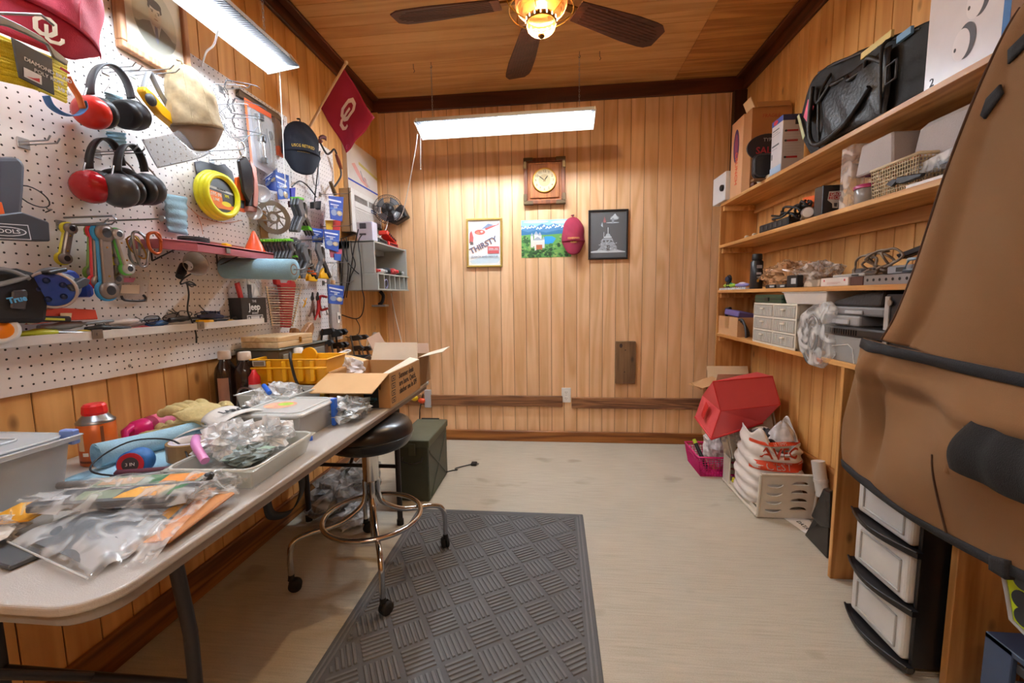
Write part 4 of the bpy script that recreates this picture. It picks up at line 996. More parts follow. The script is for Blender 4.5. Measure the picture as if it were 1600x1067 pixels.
def crumple(label,name,cat_,c,r,mt,seed,amp=.25,nu=26,nv=16,group=None,flat_=True,kids=()):
    """a crumpled plastic bag"""
    q=random.Random(seed);ph=[q.uniform(0,6.28) for _ in range(12)];c=Vector(c)
    t=thing(name,label,cat_,c-Vector((0,0,r[2]*.9)),group)
    def q2(n): return math.sin(n.x*57.3+n.y*91.7+n.z*73.1+seed)*.5+.5
    def f(u,v):
        th=2*PI*u;p=PI*v;n=Vector((math.sin(p)*math.cos(th),math.sin(p)*math.sin(th),math.cos(p)))
        k=1+amp*(.5*math.sin(3*th+4*p+ph[0])+.35*math.sin(7*th-5*p+ph[1])+.3*math.sin(5*n.x*3+ph[2]+9*n.z)+.5*abs(math.sin(5*n.y*2+ph[3]+4*n.x))+.35*(2*q2(n)-1)-.3)
        z=r[2]*n.z*k
        if flat_: z=max(z,-r[2]*.9)
        return c+Vector((r[0]*n.x*k,r[1]*n.y*k,z))
    m=MB();m.grid(f,nu,nv,smooth=False);m.build('film',mt,t)
    return t
BRB=film('brown_bag_film','#b98a62',.72,.25,.9,45,lo=.55)
t=crumple('crumpled translucent brown plastic bag on the third shelf behind the spray can','plastic_bag','bag',(1.26,yon(1232,1.26,z3+.06),z3+.065),(.09,.20,.07),BRB,1,.35)
t=crumple('greyish clear plastic bag slumped right of the brown bag on the third shelf','plastic_bag','bag',(1.26,yon(1278,1.26,z3+.06),z3+.055),(.085,.13,.058),film('grey_bag_film','#c4b4a8',.6,.2,.9,50,lo=.35),4,.3)
for i,(a,b,h,d,mt_,l) in enumerate(((1197,1212,.02,.03,BLACK,'small black adapter at the edge of the third shelf right of the spray can'),(1214,1228,.018,.03,DGREY,'dark grey adapter beside the small black one on the third shelf'),(1230,1246,.06,.03,BLACK,'upright black clip holder on the third shelf'))):
    ya,yb=yon(a,1.155,z3),yon(b,1.155,z3);t=thing('power_adapter' if i<2 else 'clip_holder',l,'adapter' if i<2 else 'holder',(1.165,(ya+yb)/2,z3))
    m=MB();m.b2((1.15,yb,z3),(1.15+d,ya,z3+h));m.build('body',mt_,t,.003)
    m=MB();m.b2((1.148,yb+.005,z3+h*.3),(1.1505,(ya+yb)/2,z3+h*.75));m.build('label_plate',LGREY,t)
ya,yb=yon(1257,1.155,z3),yon(1282,1.155,z3)
m=MB();m.prism([(1.15,ya,z3),(1.15,yb,z3),(1.152,yb,z3+.032),(1.152,ya-.02,z3+.034),(1.152,ya,z3+.018)],(.08,0,0));tag(m.build('clear_pouch',film('pouch','#c8b8a4',.7,.2,.6,40,lo=.5),bevel=.003),'small clear pouch of screws beside the long white box on the third shelf','pouch')
t=thing('long_white_box','long low white box with two red dots on the third shelf','box',(1.19,1.9,z3))
ya,yb=yon(1283,1.155,z3+.02),yon(1326,1.155,z3+.02);m=MB();m.b2((1.153,yb,z3),(1.22,ya,z3+.035));m.build('body',mat('box_ivory','#cfc3ba',.5),t,.002)
F=facX(1.153,ya,z3);flat(t,F,ya-yb,.035,[('#b3242c',ell(.14,.68,.03,.13)),('#b3242c',ell(.88,.68,.03,.13)),('#b88a80',R4(.25,.4,.75,.46)),('#b88a80',R4(.25,.25,.65,.31))])
ya,yb=yon(1330,1.16,z3),yon(1350,1.16,z3);m=MB();m.b2((1.155,yb,z3),(1.20,ya,z3+.034));tag(m.build('brown_block',mat('dark_block','#4e2a20',.5),bevel=.002),'small dark red-brown wooden block left of the perforated rail','block')
t=thing('perforated_rail','long steel rail with a row of round holes at the front of the third shelf','rail',(1.16,1.5,z3))
ya,yb=yon(1350,1.15,z3+.02),1.28
m=MB();m.b2((1.149,yb,z3),(1.152,ya,z3+.036));m.b2((1.149,yb,z3+.033),(1.19,ya,z3+.036));m.build('rail',mat('zinc','#8f9096',.35,.7),t,.0008)
m=MB()
for k in range(13): m.cyl((1.1488,ya-.02-.03*k,z3+.018),(1.1484,ya-.02-.03*k,z3+.018),.0055,n=10)
m.build('rail_hole',M_('#1c1512',.8),t,kind='stuff')
t=thing('coiled_cable','tan and grey electric cable in loops on the third shelf above the perforated rail','cable',(1.22,1.6,z3+.03))
cb=mat('tan_cable','#7d6c5c',.5)
for k in range(4):
    q=random.Random(k+40);yc=yon(1362+9*k,1.22,z3+.06);pts=[Vector((1.21+.03*q.uniform(-1,1),yc+(.055+.02*q.random())*math.cos(a),z3+.075+(.028+.012*q.random())*math.sin(a)+.008*k)) for a in [2*PI*j/8 for j in range(8)]]
    m=MB();m.tube(pts,.0045,6,True,smooth_pts=5);m.build('cable_loop',cb,t)
m=MB();m.tube([(1.2,yon(1330,1.2,z3+.05),z3+.02),(1.21,yon(1345,1.2,z3+.06),z3+.05),(1.20,yon(1360,1.2,z3+.06),z3+.06)],.0045,6,smooth_pts=4);m.build('cable_end',cb,t)
for i,(a,b,z,h,x0,x1,c,l) in enumerate(((1300,1350,.034,.014,1.18,1.25,'#a8a39e','grey flat instrument lying on the long white box'),(1330,1365,.05,.022,1.25,1.33,'#5c5a5c','dark grey flat instrument at the back of the third shelf'),(1385,1425,.036,.03,1.19,1.27,'#8c8a8c','grey boxy instrument standing on the perforated rail'))):
    ya,yb=yon(a,x0,z3+z),yon(b,x0,z3+z);t=thing('flat_instrument',l,'instrument',((x0+x1)/2,(ya+yb)/2,z3+z if i != 1 else z3))
    m=MB();m.b2((x0,yb,z3+(z if i != 1 else 0)),(x1,ya,z3+z+h));m.build('body',M_(c,.4),t,.004)
    m=MB();m.b2((x0-.001,yb+.03,z3+z+h*.25),(x0,yb+.07,z3+z+h*.75));m.build('display',BLACK,t)
t=thing('metal_stand','small pale blue metal bezel standing at the near end of the third shelf','bezel',(1.18,1.34,z3+.04))
Pz=[(1412,423),(1420,405),(1446,402),(1442,420)];m=MB();m.tube([at(*q,X=1.18) for q in Pz],.006,6,True);m.build('bezel',mat('pale_blue_metal','#8fa9bb',.35,.4),t)
m=MB();m.b2((1.17,1.36,z3+.036),(1.19,1.42,z3+.055));m.build('foot',DSTEEL,t)
m=MB();m.prism([at(*q,X=1.26) for q in ((1398,398),(1455,376),(1460,384),(1404,405))],(.03,0,0));tag(m.build('black_bar',BLACK,bevel=.004),'long black plastic bar leaning at the near end of the third shelf','bar')

# --- fourth shelf
t=thing('open_carton','small open cardboard carton at the far end of the fourth shelf','box',(1.22,3.1,z4))
ya,yb=yon(1122,1.155,z4+.05),yon(1152,1.155,z4+.05);m=MB();m.tray((1.235,(ya+yb)/2,z4),(.16,ya-yb),(.16,ya-yb),.125,.004);m.build('body',mat('carton_tan','#c0946a',.8),t)
m=MB(facX(1.155,ya,z4));m.b2(((ya-yb)*.38,.045,0),((ya-yb)*.58,.126,.0012));m.build('tape',mat('packing_tape','#a87c4e',.3),t)
m=MB();m.box((1.235,(ya+yb)/2+.01,z4+.14),(.12,.16,.04),rotm(.1,.15,.2));tag(m.build('purple_packet',mat('purple_packet','#6f64a0',.4),bevel=.006),'purple plastic packet poking out of the open carton','packet')
m=MB();m.tube([(1.20,ya-.03,z4+.125),(1.19,ya-.05,z4+.17),(1.20,ya-.09,z4+.175)],.012,8);tag(m.build('black_grip',BLACK),'short black grip poking out of the open carton beside the purple packet','grip')
t=thing('black_hose','black corrugated cable bundle heaped between the carton and the drawer unit','cable',(1.19,2.85,z4))
for k in range(6):
    q=random.Random(k);yc=yon(1163,1.18,z4+.04);m=MB();R0=.11-.014*k
    m.tube([Vector((1.165+.012*k,yc+.02-R0*.75*math.cos(a)+.01*k,z4+.006+R0*math.sin(a))) for a in [PI*j/10 for j in range(11)]],.007,6,smooth_pts=2);m.build('hose_loop',BLACK if k % 2 else DGREY,t)
# small-parts drawer unit
t=thing('small_parts_cabinet','cream six-drawer small-parts cabinet with clear drawers on the fourth shelf','cabinet',(1.22,2.4,z4))
ya,yb=yon(1178,1.15,z4+.1),yon(1245,1.15,z4+.1);CRM=mat('cream_plastic','#d9d2c2',.45);hc=.225
m=MB();m.b2((1.157,yb,z4),(1.33,ya,z4+hc));m.build('carcass',mat('cabinet_inner','#b9b2a4',.5),t)
fr=.010;m=MB()
L_=ya-yb
for u in (0,.5,1): c_=yb+fr/2+(L_-fr)*u;m.b2((1.146,c_-fr/2,z4),(1.16,c_+fr/2,z4+hc))
for v in (0,1/3,2/3,1): c_=z4+fr/2+(hc-fr)*v;m.b2((1.1465,yb,c_-fr/2),(1.16,ya,c_+fr/2))
m.build('face_frame',CRM,t,.001)
DRW=mat('drawer_clear','#b5b3ac',.2,var=.05)
for i in range(2):
    for j in range(3):
        y0=yb+fr+(L_-fr)*i/2;y1=yb+(L_-fr)*(i+1)/2;c0=z4+fr+(hc-fr)*j/3;c1=z4+(hc-fr)*(j+1)/3
        m=MB();m.b2((1.143,y0+.002,c0+.002),(1.157,y1-.002,c1-.002));d=m.build('drawer',DRW,t,.002)
        m=MB();m.b2((1.134,(y0+y1)/2-.018,c0+(c1-c0)*.62),(1.144,(y0+y1)/2+.018,c0+(c1-c0)*.74));m.build('pull',CRM,d,.001)
        m=MB()
        for k in range(12): yy=y0+.006+(y1-y0-.012)*k/11;m.b2((1.1415,yy-.001,c0+.006),(1.1435,yy+.001,c1-.008))
        m.build('drawer_rib',DRW,d,kind='stuff')
t=thing('green_case','flat dark green plastic case lying on the small-parts cabinet','case',(1.24,2.6,z4+hc))
y0=yon(1222,1.15,z4+hc);m=MB();m.b2((1.148,y0,z4+hc),(1.31,ya,z4+hc+.045));m.build('body',mat('case_green','#27442f',.45),t,.006)
m=MB();m.b2((1.146,y0,z4+hc+.020),(1.312,ya,z4+hc+.025));m.build('lid_seam',BLACK,t);m=MB();m.b2((1.142,(y0+ya)/2-.02,z4+hc+.012),(1.149,(y0+ya)/2+.02,z4+hc+.03));m.build('latch',BLACK,t,.001)
t=thing('white_tub','shallow white plastic tub under the third shelf right of the green case','tub',(1.24,2.1,z4+hc))
yc=yon(1300,1.17,z4+hc);m=MB();m.tray((1.235,(y0+yc)/2,z4+hc),(.15,y0-yc-.05),(.17,y0-yc-.008),.058,.004,rim=.005);m.build('body',mat('tub_white','#cfc7c0',.45),t,.002)
# clear bag hanging over the edge holding a wheel-like gasket
t=thing('clear_bag','clear plastic bag with a coiled grey hose bulging over the fourth shelf edge','bag',(1.15,2.0,z4))
Pb=[(1243,515),(1250,490),(1268,476),(1290,470),(1300,480),(1297,520),(1296,556),(1280,576),(1262,570),(1248,548)]
m=MB();m.prism([at(*q,X=1.125) for q in Pb],(.03,0,0));m.build('bag_film',CLEARW,t,.012,seg=3)
cc_=at(1268,528,X=1.137);
for k,(ry,rz,rr) in enumerate(((.062,.115,.006),(.050,.098,.004),(.036,.078,.005),(.022,.05,.004))):
    m=MB();m.tube([cc_+Vector((0,ry*math.cos(a)*1.15,rz*math.sin(a))) for a in [2*PI*j/28 for j in range(28)]],rr,6,True);m.build('hose_coil',DGREY if k % 2==0 else STEEL,t)
m=MB();c=at(1275,562,X=1.135);m.ball(c,(.008,.045,.018),14,8);m.build('copper_piece',mat('copper','#b06a4a',.35,.5),t)
t=thing('clear_tub','clear plastic tub with a ribbed black lid on the fourth shelf behind the coat','tub',(1.22,1.75,z4))
ya,yb=yon(1294,1.15,z4+.03),yon(1362,1.15,z4+.03);hb=.105
m=MB();m.tray((1.225,(ya+yb)/2,z4),(.14,ya-yb-.02),(.16,ya-yb),hb,.003);m.build('tub',film('clear_tub_film','#b9bcbe',.5,.15),t,.004)
m=MB();m.b2((1.17,yb+.04,z4+.004),(1.26,ya-.05,z4+.055));m.build('paper_insert',mat('grey_card','#8f8e90',.6),t,.01)
m=MB();m.tube([at(x,y,X=1.148) for x,y in ((1300,540),(1325,538),(1332,545),(1334,568))],.0015,5);m.build('mould_line',WHITE,t)
y2=yon(1270,1.14,z4+.13);y3=yon(1385,1.14,z4+.13)
m=MB();m.b2((1.138,y3,z4+hb),(1.31,ya+.03,z4+hb+.04));l_=m.build('lid',mat('lid_black','#232122',.4),t,.01,seg=2)
m=MB()
for k in range(13): yy=ya-.01-.014*k;m.b2((1.135,yy-.003,z4+hb+.008),(1.139,yy+.003,z4+hb+.028))
m.build('lid_rib',MATS['lid_black'],l_,kind='stuff')
for i,(a,b,z,h,c,l) in enumerate(((1290,1342,.0,.042,'#8e8e90','grey hard plastic case lying on the black-lidded tub'),(1294,1378,.042,.035,'#777678','grey hard plastic case topmost of the pile on the black-lidded tub'))):
    zz=z4+hb+.04+z;ya,yb=yon(a,1.15,zz),yon(b,1.15,zz);t=thing('hard_case',l,'case',(1.23,(ya+yb)/2,zz))
    m=MB();m.b2((1.150+.006*i,yb,zz),(1.31,ya,zz+h));m.build('body',M_(c,.5),t,.008,seg=2)
    m=MB();m.b2((1.143+.006*i,(ya+yb)/2-.05,zz+.006),(1.151+.006*i,(ya+yb)/2+.05,zz+h*.6));m.build('latch',M_('#a4a4a6',.45),t,.003)
zz=z4+hb+.117;m=MB();ya,yb=yon(1300,1.16,zz),yon(1375,1.16,zz);m.prism([(1.16,ya,zz),(1.16,yb,zz),(1.17,yb,zz+.075),(1.17,(ya+yb)/2,zz+.05),(1.165,ya,zz+.02)],(.14,0,0));tag(m.build('dark_pouch',mat('dark_cloth','#2a221e',.8,bump=.5,bscale=80),bevel=.012,seg=2),'dark folded cloth pouch squeezed under the third shelf','pouch')
t=thing('black_binder','tall black binder with a pale spine strip standing on the fourth shelf behind the coat','binder',(1.22,1.42,z4))
ya,yb=yon(1378,1.15,z4+.15),1.20;m=MB();m.b2((1.155,yb,z4),(1.36,ya,z4+.27));m.build('cover',BLACK,t,.004)
m=MB();m.b2((1.150,ya-.025,z4+.01),(1.156,ya-.004,z4+.262));m.build('spine_strip',mat('spine','#a39c96',.45),t,.001)
m=MB();m.lathe((1.150,ya-.03,z4+.24),(-1,0,0),[(0,.012),(.004,.011)],12);m.build('clasp',STEEL,t)

# ------------------------------------------------------------------ pile of bins on the floor at the right
CRATE=mat('crate_plastic','#d5cdbf',.45);
def moon_panel(m,F,w,h,th,cols,rows,mt_hole,parent):
    """panel with half-moon slots: built as strips around dark recessed openings"""
    holes=[]
    for i in range(cols):
        for j in range(rows):
            cx=w*(.30+.46*i/(max(1,cols-1)));cy=h*(.20+.62*j/(max(1,rows-1)));r=w*.155
            up=i==1
            holes.append((cx,cy,r,up))
    return holes
def slotted_panel(parent,F,w,h,th,mt,name='end_panel',rows=4):
    """a real pierced panel: triangulated rectangle with half-moon holes through it"""
    import bmesh
    from mathutils.geometry import delaunay_2d_cdt
    outer=[(0,0),(w,0),(w*1.0,h),(0,h)];pts=[Vector(p) for p in outer];loops=[[0,1,2,3]]
    for i in (0,1):
        for j in range(rows):
            cx=w*(.27+.46*i);cy=h*(.20+.60*j/(rows-1));r=w*.155;hh=h*.085
            base=len(pts);n=8;P=[]
            for k in range(n+1):
                a=PI*k/n;P.append((cx+r*math.cos(a),cy+(hh if i else -hh)*math.sin(a)))
            if not i: P=P[::-1]
            pts+=[Vector(p) for p in P];loops.append(list(range(base,base+len(P))))
    edges=[(l[k],l[(k+1) % len(l)]) for l in loops for k in range(len(l))]
    V,E,Fc,*_=delaunay_2d_cdt(pts,edges,[],2,1e-6)
    def inside(c,l):
        r_=False;n=len(l)
        for k in range(n):
            a,b=pts[l[k]],pts[l[(k+1) % n]]
            if (a.y>c.y) != (b.y>c.y) and c.x<(b.x-a.x)*(c.y-a.y)/(b.y-a.y)+a.x: r_=not r_
        return r_
    keep=[]
    for f in Fc:
        c=sum((V[k] for k in f),Vector((0,0)))/len(f)
        if not any(inside(c,l) for l in loops[1:]): keep.append(f)
    m=MB(F);m.add([(v.x,v.y,0) for v in V],keep)
    o=m.build(name,mt,parent);q=o.modifiers.new('solid','SOLIDIFY');q.thickness=th;q.offset=0
    return o
# magenta lattice basket
MAG=mat('magenta_plastic','#c9156c',.4)
t=basket('magenta plastic lattice basket on the floor in the far right corner',.945,1.20,2.83,3.09,0.001,.135,MAG,.017,.016,flare=.02,wall=.0048)
m=MB();m.tube([(.945-.012,2.87,.10),(.945-.016,2.95,.115),(.945-.012,3.04,.10)],.006,6,smooth_pts=4);m.build('handle',MAG,t)
t=thing('marker_pen','black marker with a lime green cap standing in the magenta basket','marker',(.98,2.93,.02))
a,b=Vector((1.01,2.90,.03)),Vector((.965,3.0,.165));m=MB();m.cyl(a,b,.013,n=14);m.build('barrel',BLACK,t)
m=MB();m.cyl(b,b+(b-a).normalized()*.03,.014,.012,n=14);m.build('cap',mat('lime','#a8c92a',.5),t)
WBAG=film('white_bag_film','#e2dfe2',.75,.25,.8,30,lo=.5)
crumple('small white plastic bag stuffed into the magenta basket','plastic_bag','bag',(1.10,2.97,.15),(.09,.09,.12),WBAG,7,.2,flat_=False)
# open carton behind the red bin
t=thing('open_carton','open cardboard carton with raised flaps behind the red bin in the corner','box',(1.17,3.0,0))
m=MB();m.tray((1.215,3.045,.19),(.32,.22),(.32,.22),.34,.005);m.build('body',CARD,t)
m=MB();m.tray((1.215,3.045,.0),(.30,.20),(.30,.20),.19,.005);m.build('lower_body',CARD,t)
for c_,d_,R in (((1.04,3.05,.585),(.15,.20,.004),rotm(0,-.35,0)),((1.20,2.935,.62),(.28,.004,.12),rotm(.5,0,0)),((1.22,3.15,.62),(.28,.004,.13),rotm(-.4,0,0)),((.985,2.98,.56),(.15,.10,.004),rotm(0,.35,.2))):
    m=MB();m.box(c_,d_,R);m.build('flap',CARDL if d_[2]>.1 else CARD,t)
# translucent red bin lying on its side
REDT=mat('red_bin_plastic','#e0565a',.35,alpha=.85,var=.03)
t=thing('red_bin','translucent red plastic bin tipped on its side against the right wall','bin',(1.1,2.72,.45))
Yf=2.62;A,B_,C_,D_=[at(x,y,Y=Yf) for x,y in ((1114,596),(1207,588),(1219,632),(1126,642))]
E_=at(1111,686,Y=Yf+.02);G_=at(1086,652,Y=Yf+.26);A2=A+Vector((.015,.22,-.01));B2=B_+Vector((.0,.20,-.01));C2=C_+Vector((-.02,.24,-.02));
fx=1.372/max(B_.x,C_.x)
A2=at(1098,618,Y=Yf+.22)
for v_ in (B_,C_,B2,C2): v_.x=min(v_.x,1.365)
E2=E_+Vector((.30,.02,.10));G2=G_+Vector((.42,.0,.02));G2.x=min(G2.x,1.365)
m=MB();P=[A,B_,C_,E2,E_,D_,A2,B2,G2,G_]
m.add(P,[(0,5,2,1),(5,4,3,2),(0,1,7,6),(0,6,9,4,5),(1,2,3,8,7)]);m.build('bin_shell',REDT,t,solid=.004)
m=MB();m.tube([E_,E2,G2,G_],.008,6,True);m.build('rim',mat('red_rim','#c9242a',.4),t)
m=MB();m.tube([A,B_,C_],.004,6);m.tube([A,D_,E_],.004,6);m.tube([D_,C_],.003,6);m.build('corner_rib',MATS['red_rim'],t,kind='stuff')
m=MB();q=(A+E_+G_+A2)*.25;m.box(q+Vector((-.006,-.01,-.01)),(.004,.05,.10),rotm(.3,.2,0));m.build('moulded_grip',MATS['red_rim'],t,.001)
# small clutter beneath the red bin
crumple('pale plastic bag wedged under the red bin above the magenta basket','plastic_bag','bag',(1.16,2.78,.30),(.10,.06,.06),WBAG,9,.25,flat_=False)
# stackable cream crates
t=thing('stacking_crate','cream stacking crate with half-moon slots lying on the floor with the printed bag in it','crate',(1.21,2.55,0))
x0,x1,y0,y1=1.075,1.345,2.31,2.775
m=MB();m.b2((x0,y0,.004),(x1,y1,.012));m.build('base',CRATE,t)
Fp=facY(x0-.02,y0,.004);slotted_panel(t,frame(Vector((x0,y0,.004)),Vector((1,0,0)),Vector((-.03,-.12,1)).normalized(),Vector((0,-1,0))),x1-x0,.245,.006,CRATE)
slotted_panel(t,frame(Vector((x0,y1,.004)),Vector((1,0,0)),Vector((0,.12,1)).normalized(),Vector((0,-1,0))),x1-x0,.20,.006,CRATE)
m=MB();m.tube([(x0-.006,y0-.03,.252),(x1+.02,y0-.03,.252)],.008,6);m.tube([(x0-.006,y0-.03,.252),(x0-.004,y0-.004,.01)],.009,6);m.tube([(x1+.01,y0-.03,.252),(x1+.004,y0-.004,.01)],.008,6);m.build('end_frame',CRATE,t)
m=MB();m.tube([(x0-.004,y0,.012),(x0-.004,y1,.012)],.010,8);m.tube([(x0+.02,y0,.045),(x0+.02,y1,.045)],.005,8);m.b2((x0,y0,.01),(x0+.004,y1,.045));m.build('side_rail',CRATE,t)
m=MB();m.b2((x0-.01,y1-.10,.01),(x0+.0,y1,.185));m.build('corner_wall',CRATE,t,.008,seg=2)
for yy in (y0+.01,y1-.02):
    m=MB();m.cyl((x0,yy,0),(x0,yy,.012),.012,n=10);m.build('foot',mat('crate_foot','#8b8378',.6),t)
t=thing('stacking_crate','second cream stacking crate standing on end leaning under the red bin','crate',(1.2,2.80,.2))
Fb=frame(at(1143,712,Y=2.74),Vector((1,.06,.04)).normalized(),Vector((-.16,.10,1)).normalized(),Vector((0,-1,0)))
slotted_panel(t,Fb,.285,.27,.006,CRATE)
m=MB(Fb);m.tube([(-.005,-.02,0),(-.012,.275,0),(.30,.285,0),(.295,.0,0)],.008,6);m.tube([(-.005,0,.04),(-.012,.275,.02)],.006,6);m.build('end_frame',CRATE,t)
m=MB(Fb);m.b2((-.012,-.02,-.10),(-.004,.27,0));m.build('side_wall',CRATE,t,.002)
# printed carrier bag
t=thing('carrier_bag','white plastic carrier bag with orange lettering AVEC CEST LA VIE bulging in the crate','bag',(1.21,2.52,.03))
bw=mat('carrier_white','#ded8d4',.35,bump=.0,var=.03)
def bagf(u,v):
    th=2*PI*u;z=.045+.36*v;k=(1+.10*math.sin(PI*v))*(1-.14*v) ;c_,s_=math.cos(th),math.sin(th)
    X=1.205+.148*k*math.copysign(abs(c_)**.7,c_);Y=2.50+.15*k*math.copysign(abs(s_)**.7,s_)
    w_=.007*math.sin(17*z*6+3*th)+.005*math.sin(5*th+30*z)
    if v>.75: z+=(v-.75)*.22*(math.sin(2*th+.8)+.6*math.sin(5*th))
    return Vector((min(1.372,X+w_*c_),Y+w_*s_*1.3,z))
m=MB();m.grid(bagf,64,30);m.build('film',bw,t,solid=.001)
# printed bands and lettering wrapped on the bag's front
def wrap(o,off=.002):
    oo=ORG[t.name]
    for vv in o.data.vertices:
        q=vv.co+oo;v_=(q.z-.045)/.36;best=None
        c_=max(-.98,min(.98,(q.x-1.205)/(.148*(1+.10*math.sin(PI*v_))*(1-.14*v_))));a_=math.copysign(abs(c_)**(1/.7),c_);th=-math.acos(a_);p=bagf((th/(2*PI)) % 1,v_)
        q=Vector((q.x,p.y-off,q.z));vv.co=q-oo
    return o
ORP=mat('orange_print','#cf4422',.45)
for (za,zb,xa,xb) in ((.378,.396,1.075,1.335),(.243,.292,1.065,1.35)):
    m=MB();m.grid(lambda u,v: (xa+(xb-xa)*u,2.35,za+(zb-za)*v),40,4);wrap(m.build('printed_band',ORP,t),.0025)
def dense_text(s,size,x,z,mt_,**k):
    o=text(s,size,facY(x,2.35,z),mt_,t,depth=.0003,**k);
    return wrap(o,.0045)
dense_text('AVEC',.082,1.20,.337,ORP,sx=.95,bold=.0012)
dense_text("C'EST",.052,1.19,.267,bw,sx=1.0)
dense_text('LA VIE',.058,1.215,.205,ORP,sx=1.1,bold=.001)
dense_text('LE TEMPS',.018,1.20,.387,bw)
m=MB();
def twist(u,v): 
    a=2*PI*u;r_=.075*(1-v)**.7+.008;return (1.255+r_*math.cos(a)*(1+.2*math.sin(3*a)),2.47+r_*.7*math.sin(a),.38+.10*v+.01*math.sin(4*a))
m.grid(twist,30,8);m.build('bunched_top',WBAG,t)
crumple('dark grey bundle showing in the open top of the carrier bag','dark_bundle','bundle',(1.19,2.52,.37),(.08,.07,.05),mat('dark_bundle','#3b3a40',.6,bump=.6,bscale=60),5,.2)
m=MB();m.box((1.115,2.60,.055),(.05,.12,.03),rotm(.1,.3,.5));tag(m.build('yellow_packet',mat('packet_yellow','#c7c22a',.5),bevel=.004),'small yellow and black packet on the floor of the cream crate','packet')
# white tube, black dustpan, paper
t=thing('white_tube','white plastic pipe elbow piece standing behind the black dustpan','pipe',(1.30,2.2,.1))
a,b=at(1286,775,Y=2.22),at(1278,720,Y=2.25);m=MB();m.cyl(a,b,.030,n=20);m.build('tube',mat('pvc','#d0ccc8',.4),t);m=MB();d=(b-a).normalized();m.cyl(a+d*.07,a+d*.085,.0325,n=20);m.build('collar',MATS['pvc'],t,.001);t.location=t.location
t=thing('black_dustpan','glossy black dustpan leaning on the shelf upright beside the crate','dustpan',(1.23,2.05,0))
GB=mat('gloss_black','#1d1b1c',.22)
P0=[at(1257,836,Z=.003),at(1292,873,Z=.003),at(1296,800,X=1.23),at(1272,808,X=1.22)]
m=MB();m.prism(P0,(.012,.004,0));m.build('pan',GB,t,.003)
m=MB();m.prism([at(1266,806,X=1.215),at(1286,762,X=1.235),at(1297,768,X=1.225),at(1296,826,X=1.22),at(1280,822,X=1.22)],(.03,.01,0));m.build('hood',GB,t,.008,seg=2)
t=thing('printed_paper','white printed paper lying on the floor between the crate and the dustpan','paper',(1.24,2.28,0))
P=[(1.20,2.345,.002),(1.235,2.165,.002),(1.30,2.18,.006),(1.33,2.30,.002)];m=MB();m.prism(P,(0,0,.0015));m.build('sheet',PAPER,t)
text('DATA',.03,frame(Vector((1.262,2.235,.0065)),Vector((.1,-1,0)).normalized(),Vector((1,.1,.03)).normalized(),Vector((0,0,1))),M_('#3a3a40'),t)
# ------------------------------------------------------------------ work coat hanging on the shelf fronts
DUCK=mat('brown_duck_canvas','#85603c',.9,bump=.35,bscale=900,var=.06);DUCK2=MATS['brown_duck_canvas'];BIND=mat('black_binding','#1d1e22',.8,bump=.4,bscale=400)
t=thing('work_coat','brown canvas work coat with black binding hanging on the near end of the shelves','coat',(1.0,1.1,.6))
XC=1.035
LE=[at(x,y,X=XC) for x,y in ((1600,25),(1572,75),(1530,165),(1488,273),(1462,358),(1441,425),(1414,490),(1392,522))]
def interp(L,v):
    k=v*(len(L)-1);i=min(len(L)-2,int(k));return L[i].lerp(L[i+1],k-i)
LE=catmull(LE,4);YN=.80
def upper(u,v,off=0.):
    a=interp(LE,v);y=a.y+(YN-a.y)*u
    b=.05*math.sin(PI*min(1,u*1.15))**.7+.042*abs(math.sin(PI*2.6*u+1.1*v+.4))**.6*math.sin(PI*min(1,u*4))*(.25+v)+.012*math.sin(9*u+5*v)*u
    z=a.z-(.04+.16*v)*(v)*u*.55
    return Vector((XC-b-off,y,z))
m=MB();m.grid(upper,60,50);m.build('body',DUCK,t,solid=.006)
PE=catmull([at(x,y,X=XC-.0) for x,y in ((1357,528),(1340,585),(1327,655),(1324,728))],5)
h0=at(1600,614,X=XC-.06);h1=at(1600,872,X=XC-.05)
def pouch(u,v,off=0.):
    a=interp(PE,v);y=a.y+(YN-a.y)*u;b=.075*math.sin(PI*min(1,u*.9+.02))**.5*(1-.35*abs(2*v-.8))+.045*math.sin(7*u+4*v+1)*math.sin(PI*v)*min(1,u*5)+.014*math.sin(15*u-5*v)*math.sin(PI*v)
    b+=.022*math.exp(-((u-.13)/.035)**2)*math.sin(PI*v)-.02*math.exp(-((u-.20)/.03)**2)*math.sin(PI*v)+.02*math.exp(-((v-.22-.1*u)/.05)**2)*min(1,u*3)-.015*math.exp(-((v-.33-.1*u)/.04)**2)*min(1,u*3)
    zr=(h0.z*(1-v)+h1.z*v);k=min(1,u/.9);z=a.z+(-.005 if v<.5 else 0)-.035*math.sin(PI*k)*v*0+((.0))
    sag0=-.03*u;sag1=.006*u-.02*math.sin(PI*k)
    z=a.z+sag0*(1-v)+sag1*v
    return Vector((XC-b-off,y,z))
m=MB();m.grid(pouch,64,34);m.build('lower_panel',DUCK2,t,solid=.006)
def strip(fn,us,v0,v1,off,name,mt_,th=.004):
    m=MB();n=len(us);m.grid(lambda a,b: fn(us[min(n-1,int(round(a*(n-1))))],v0+(v1-v0)*b,off),n,3);return m.build(name,mt_,t,solid=th)
U=[i/50 for i in range(51)]
strip(pouch,U,.0,.10,.006,'upper_binding',BIND);strip(pouch,U,.93,1.0,.006,'hem_binding',BIND)
m=MB();m.tube([upper(.10+.02*math.sin(6*v),v,.004) for v in [i/30 for i in range(31)]],.0035,6);m.build('seam',mat('seam_brown','#4a2f1b',.9),t)
m=MB();m.tube([pouch(.58,v,.004) for v in [.55+.4*i/10 for i in range(11)]],.003,6);m.build('seam',MATS['seam_brown'],t)
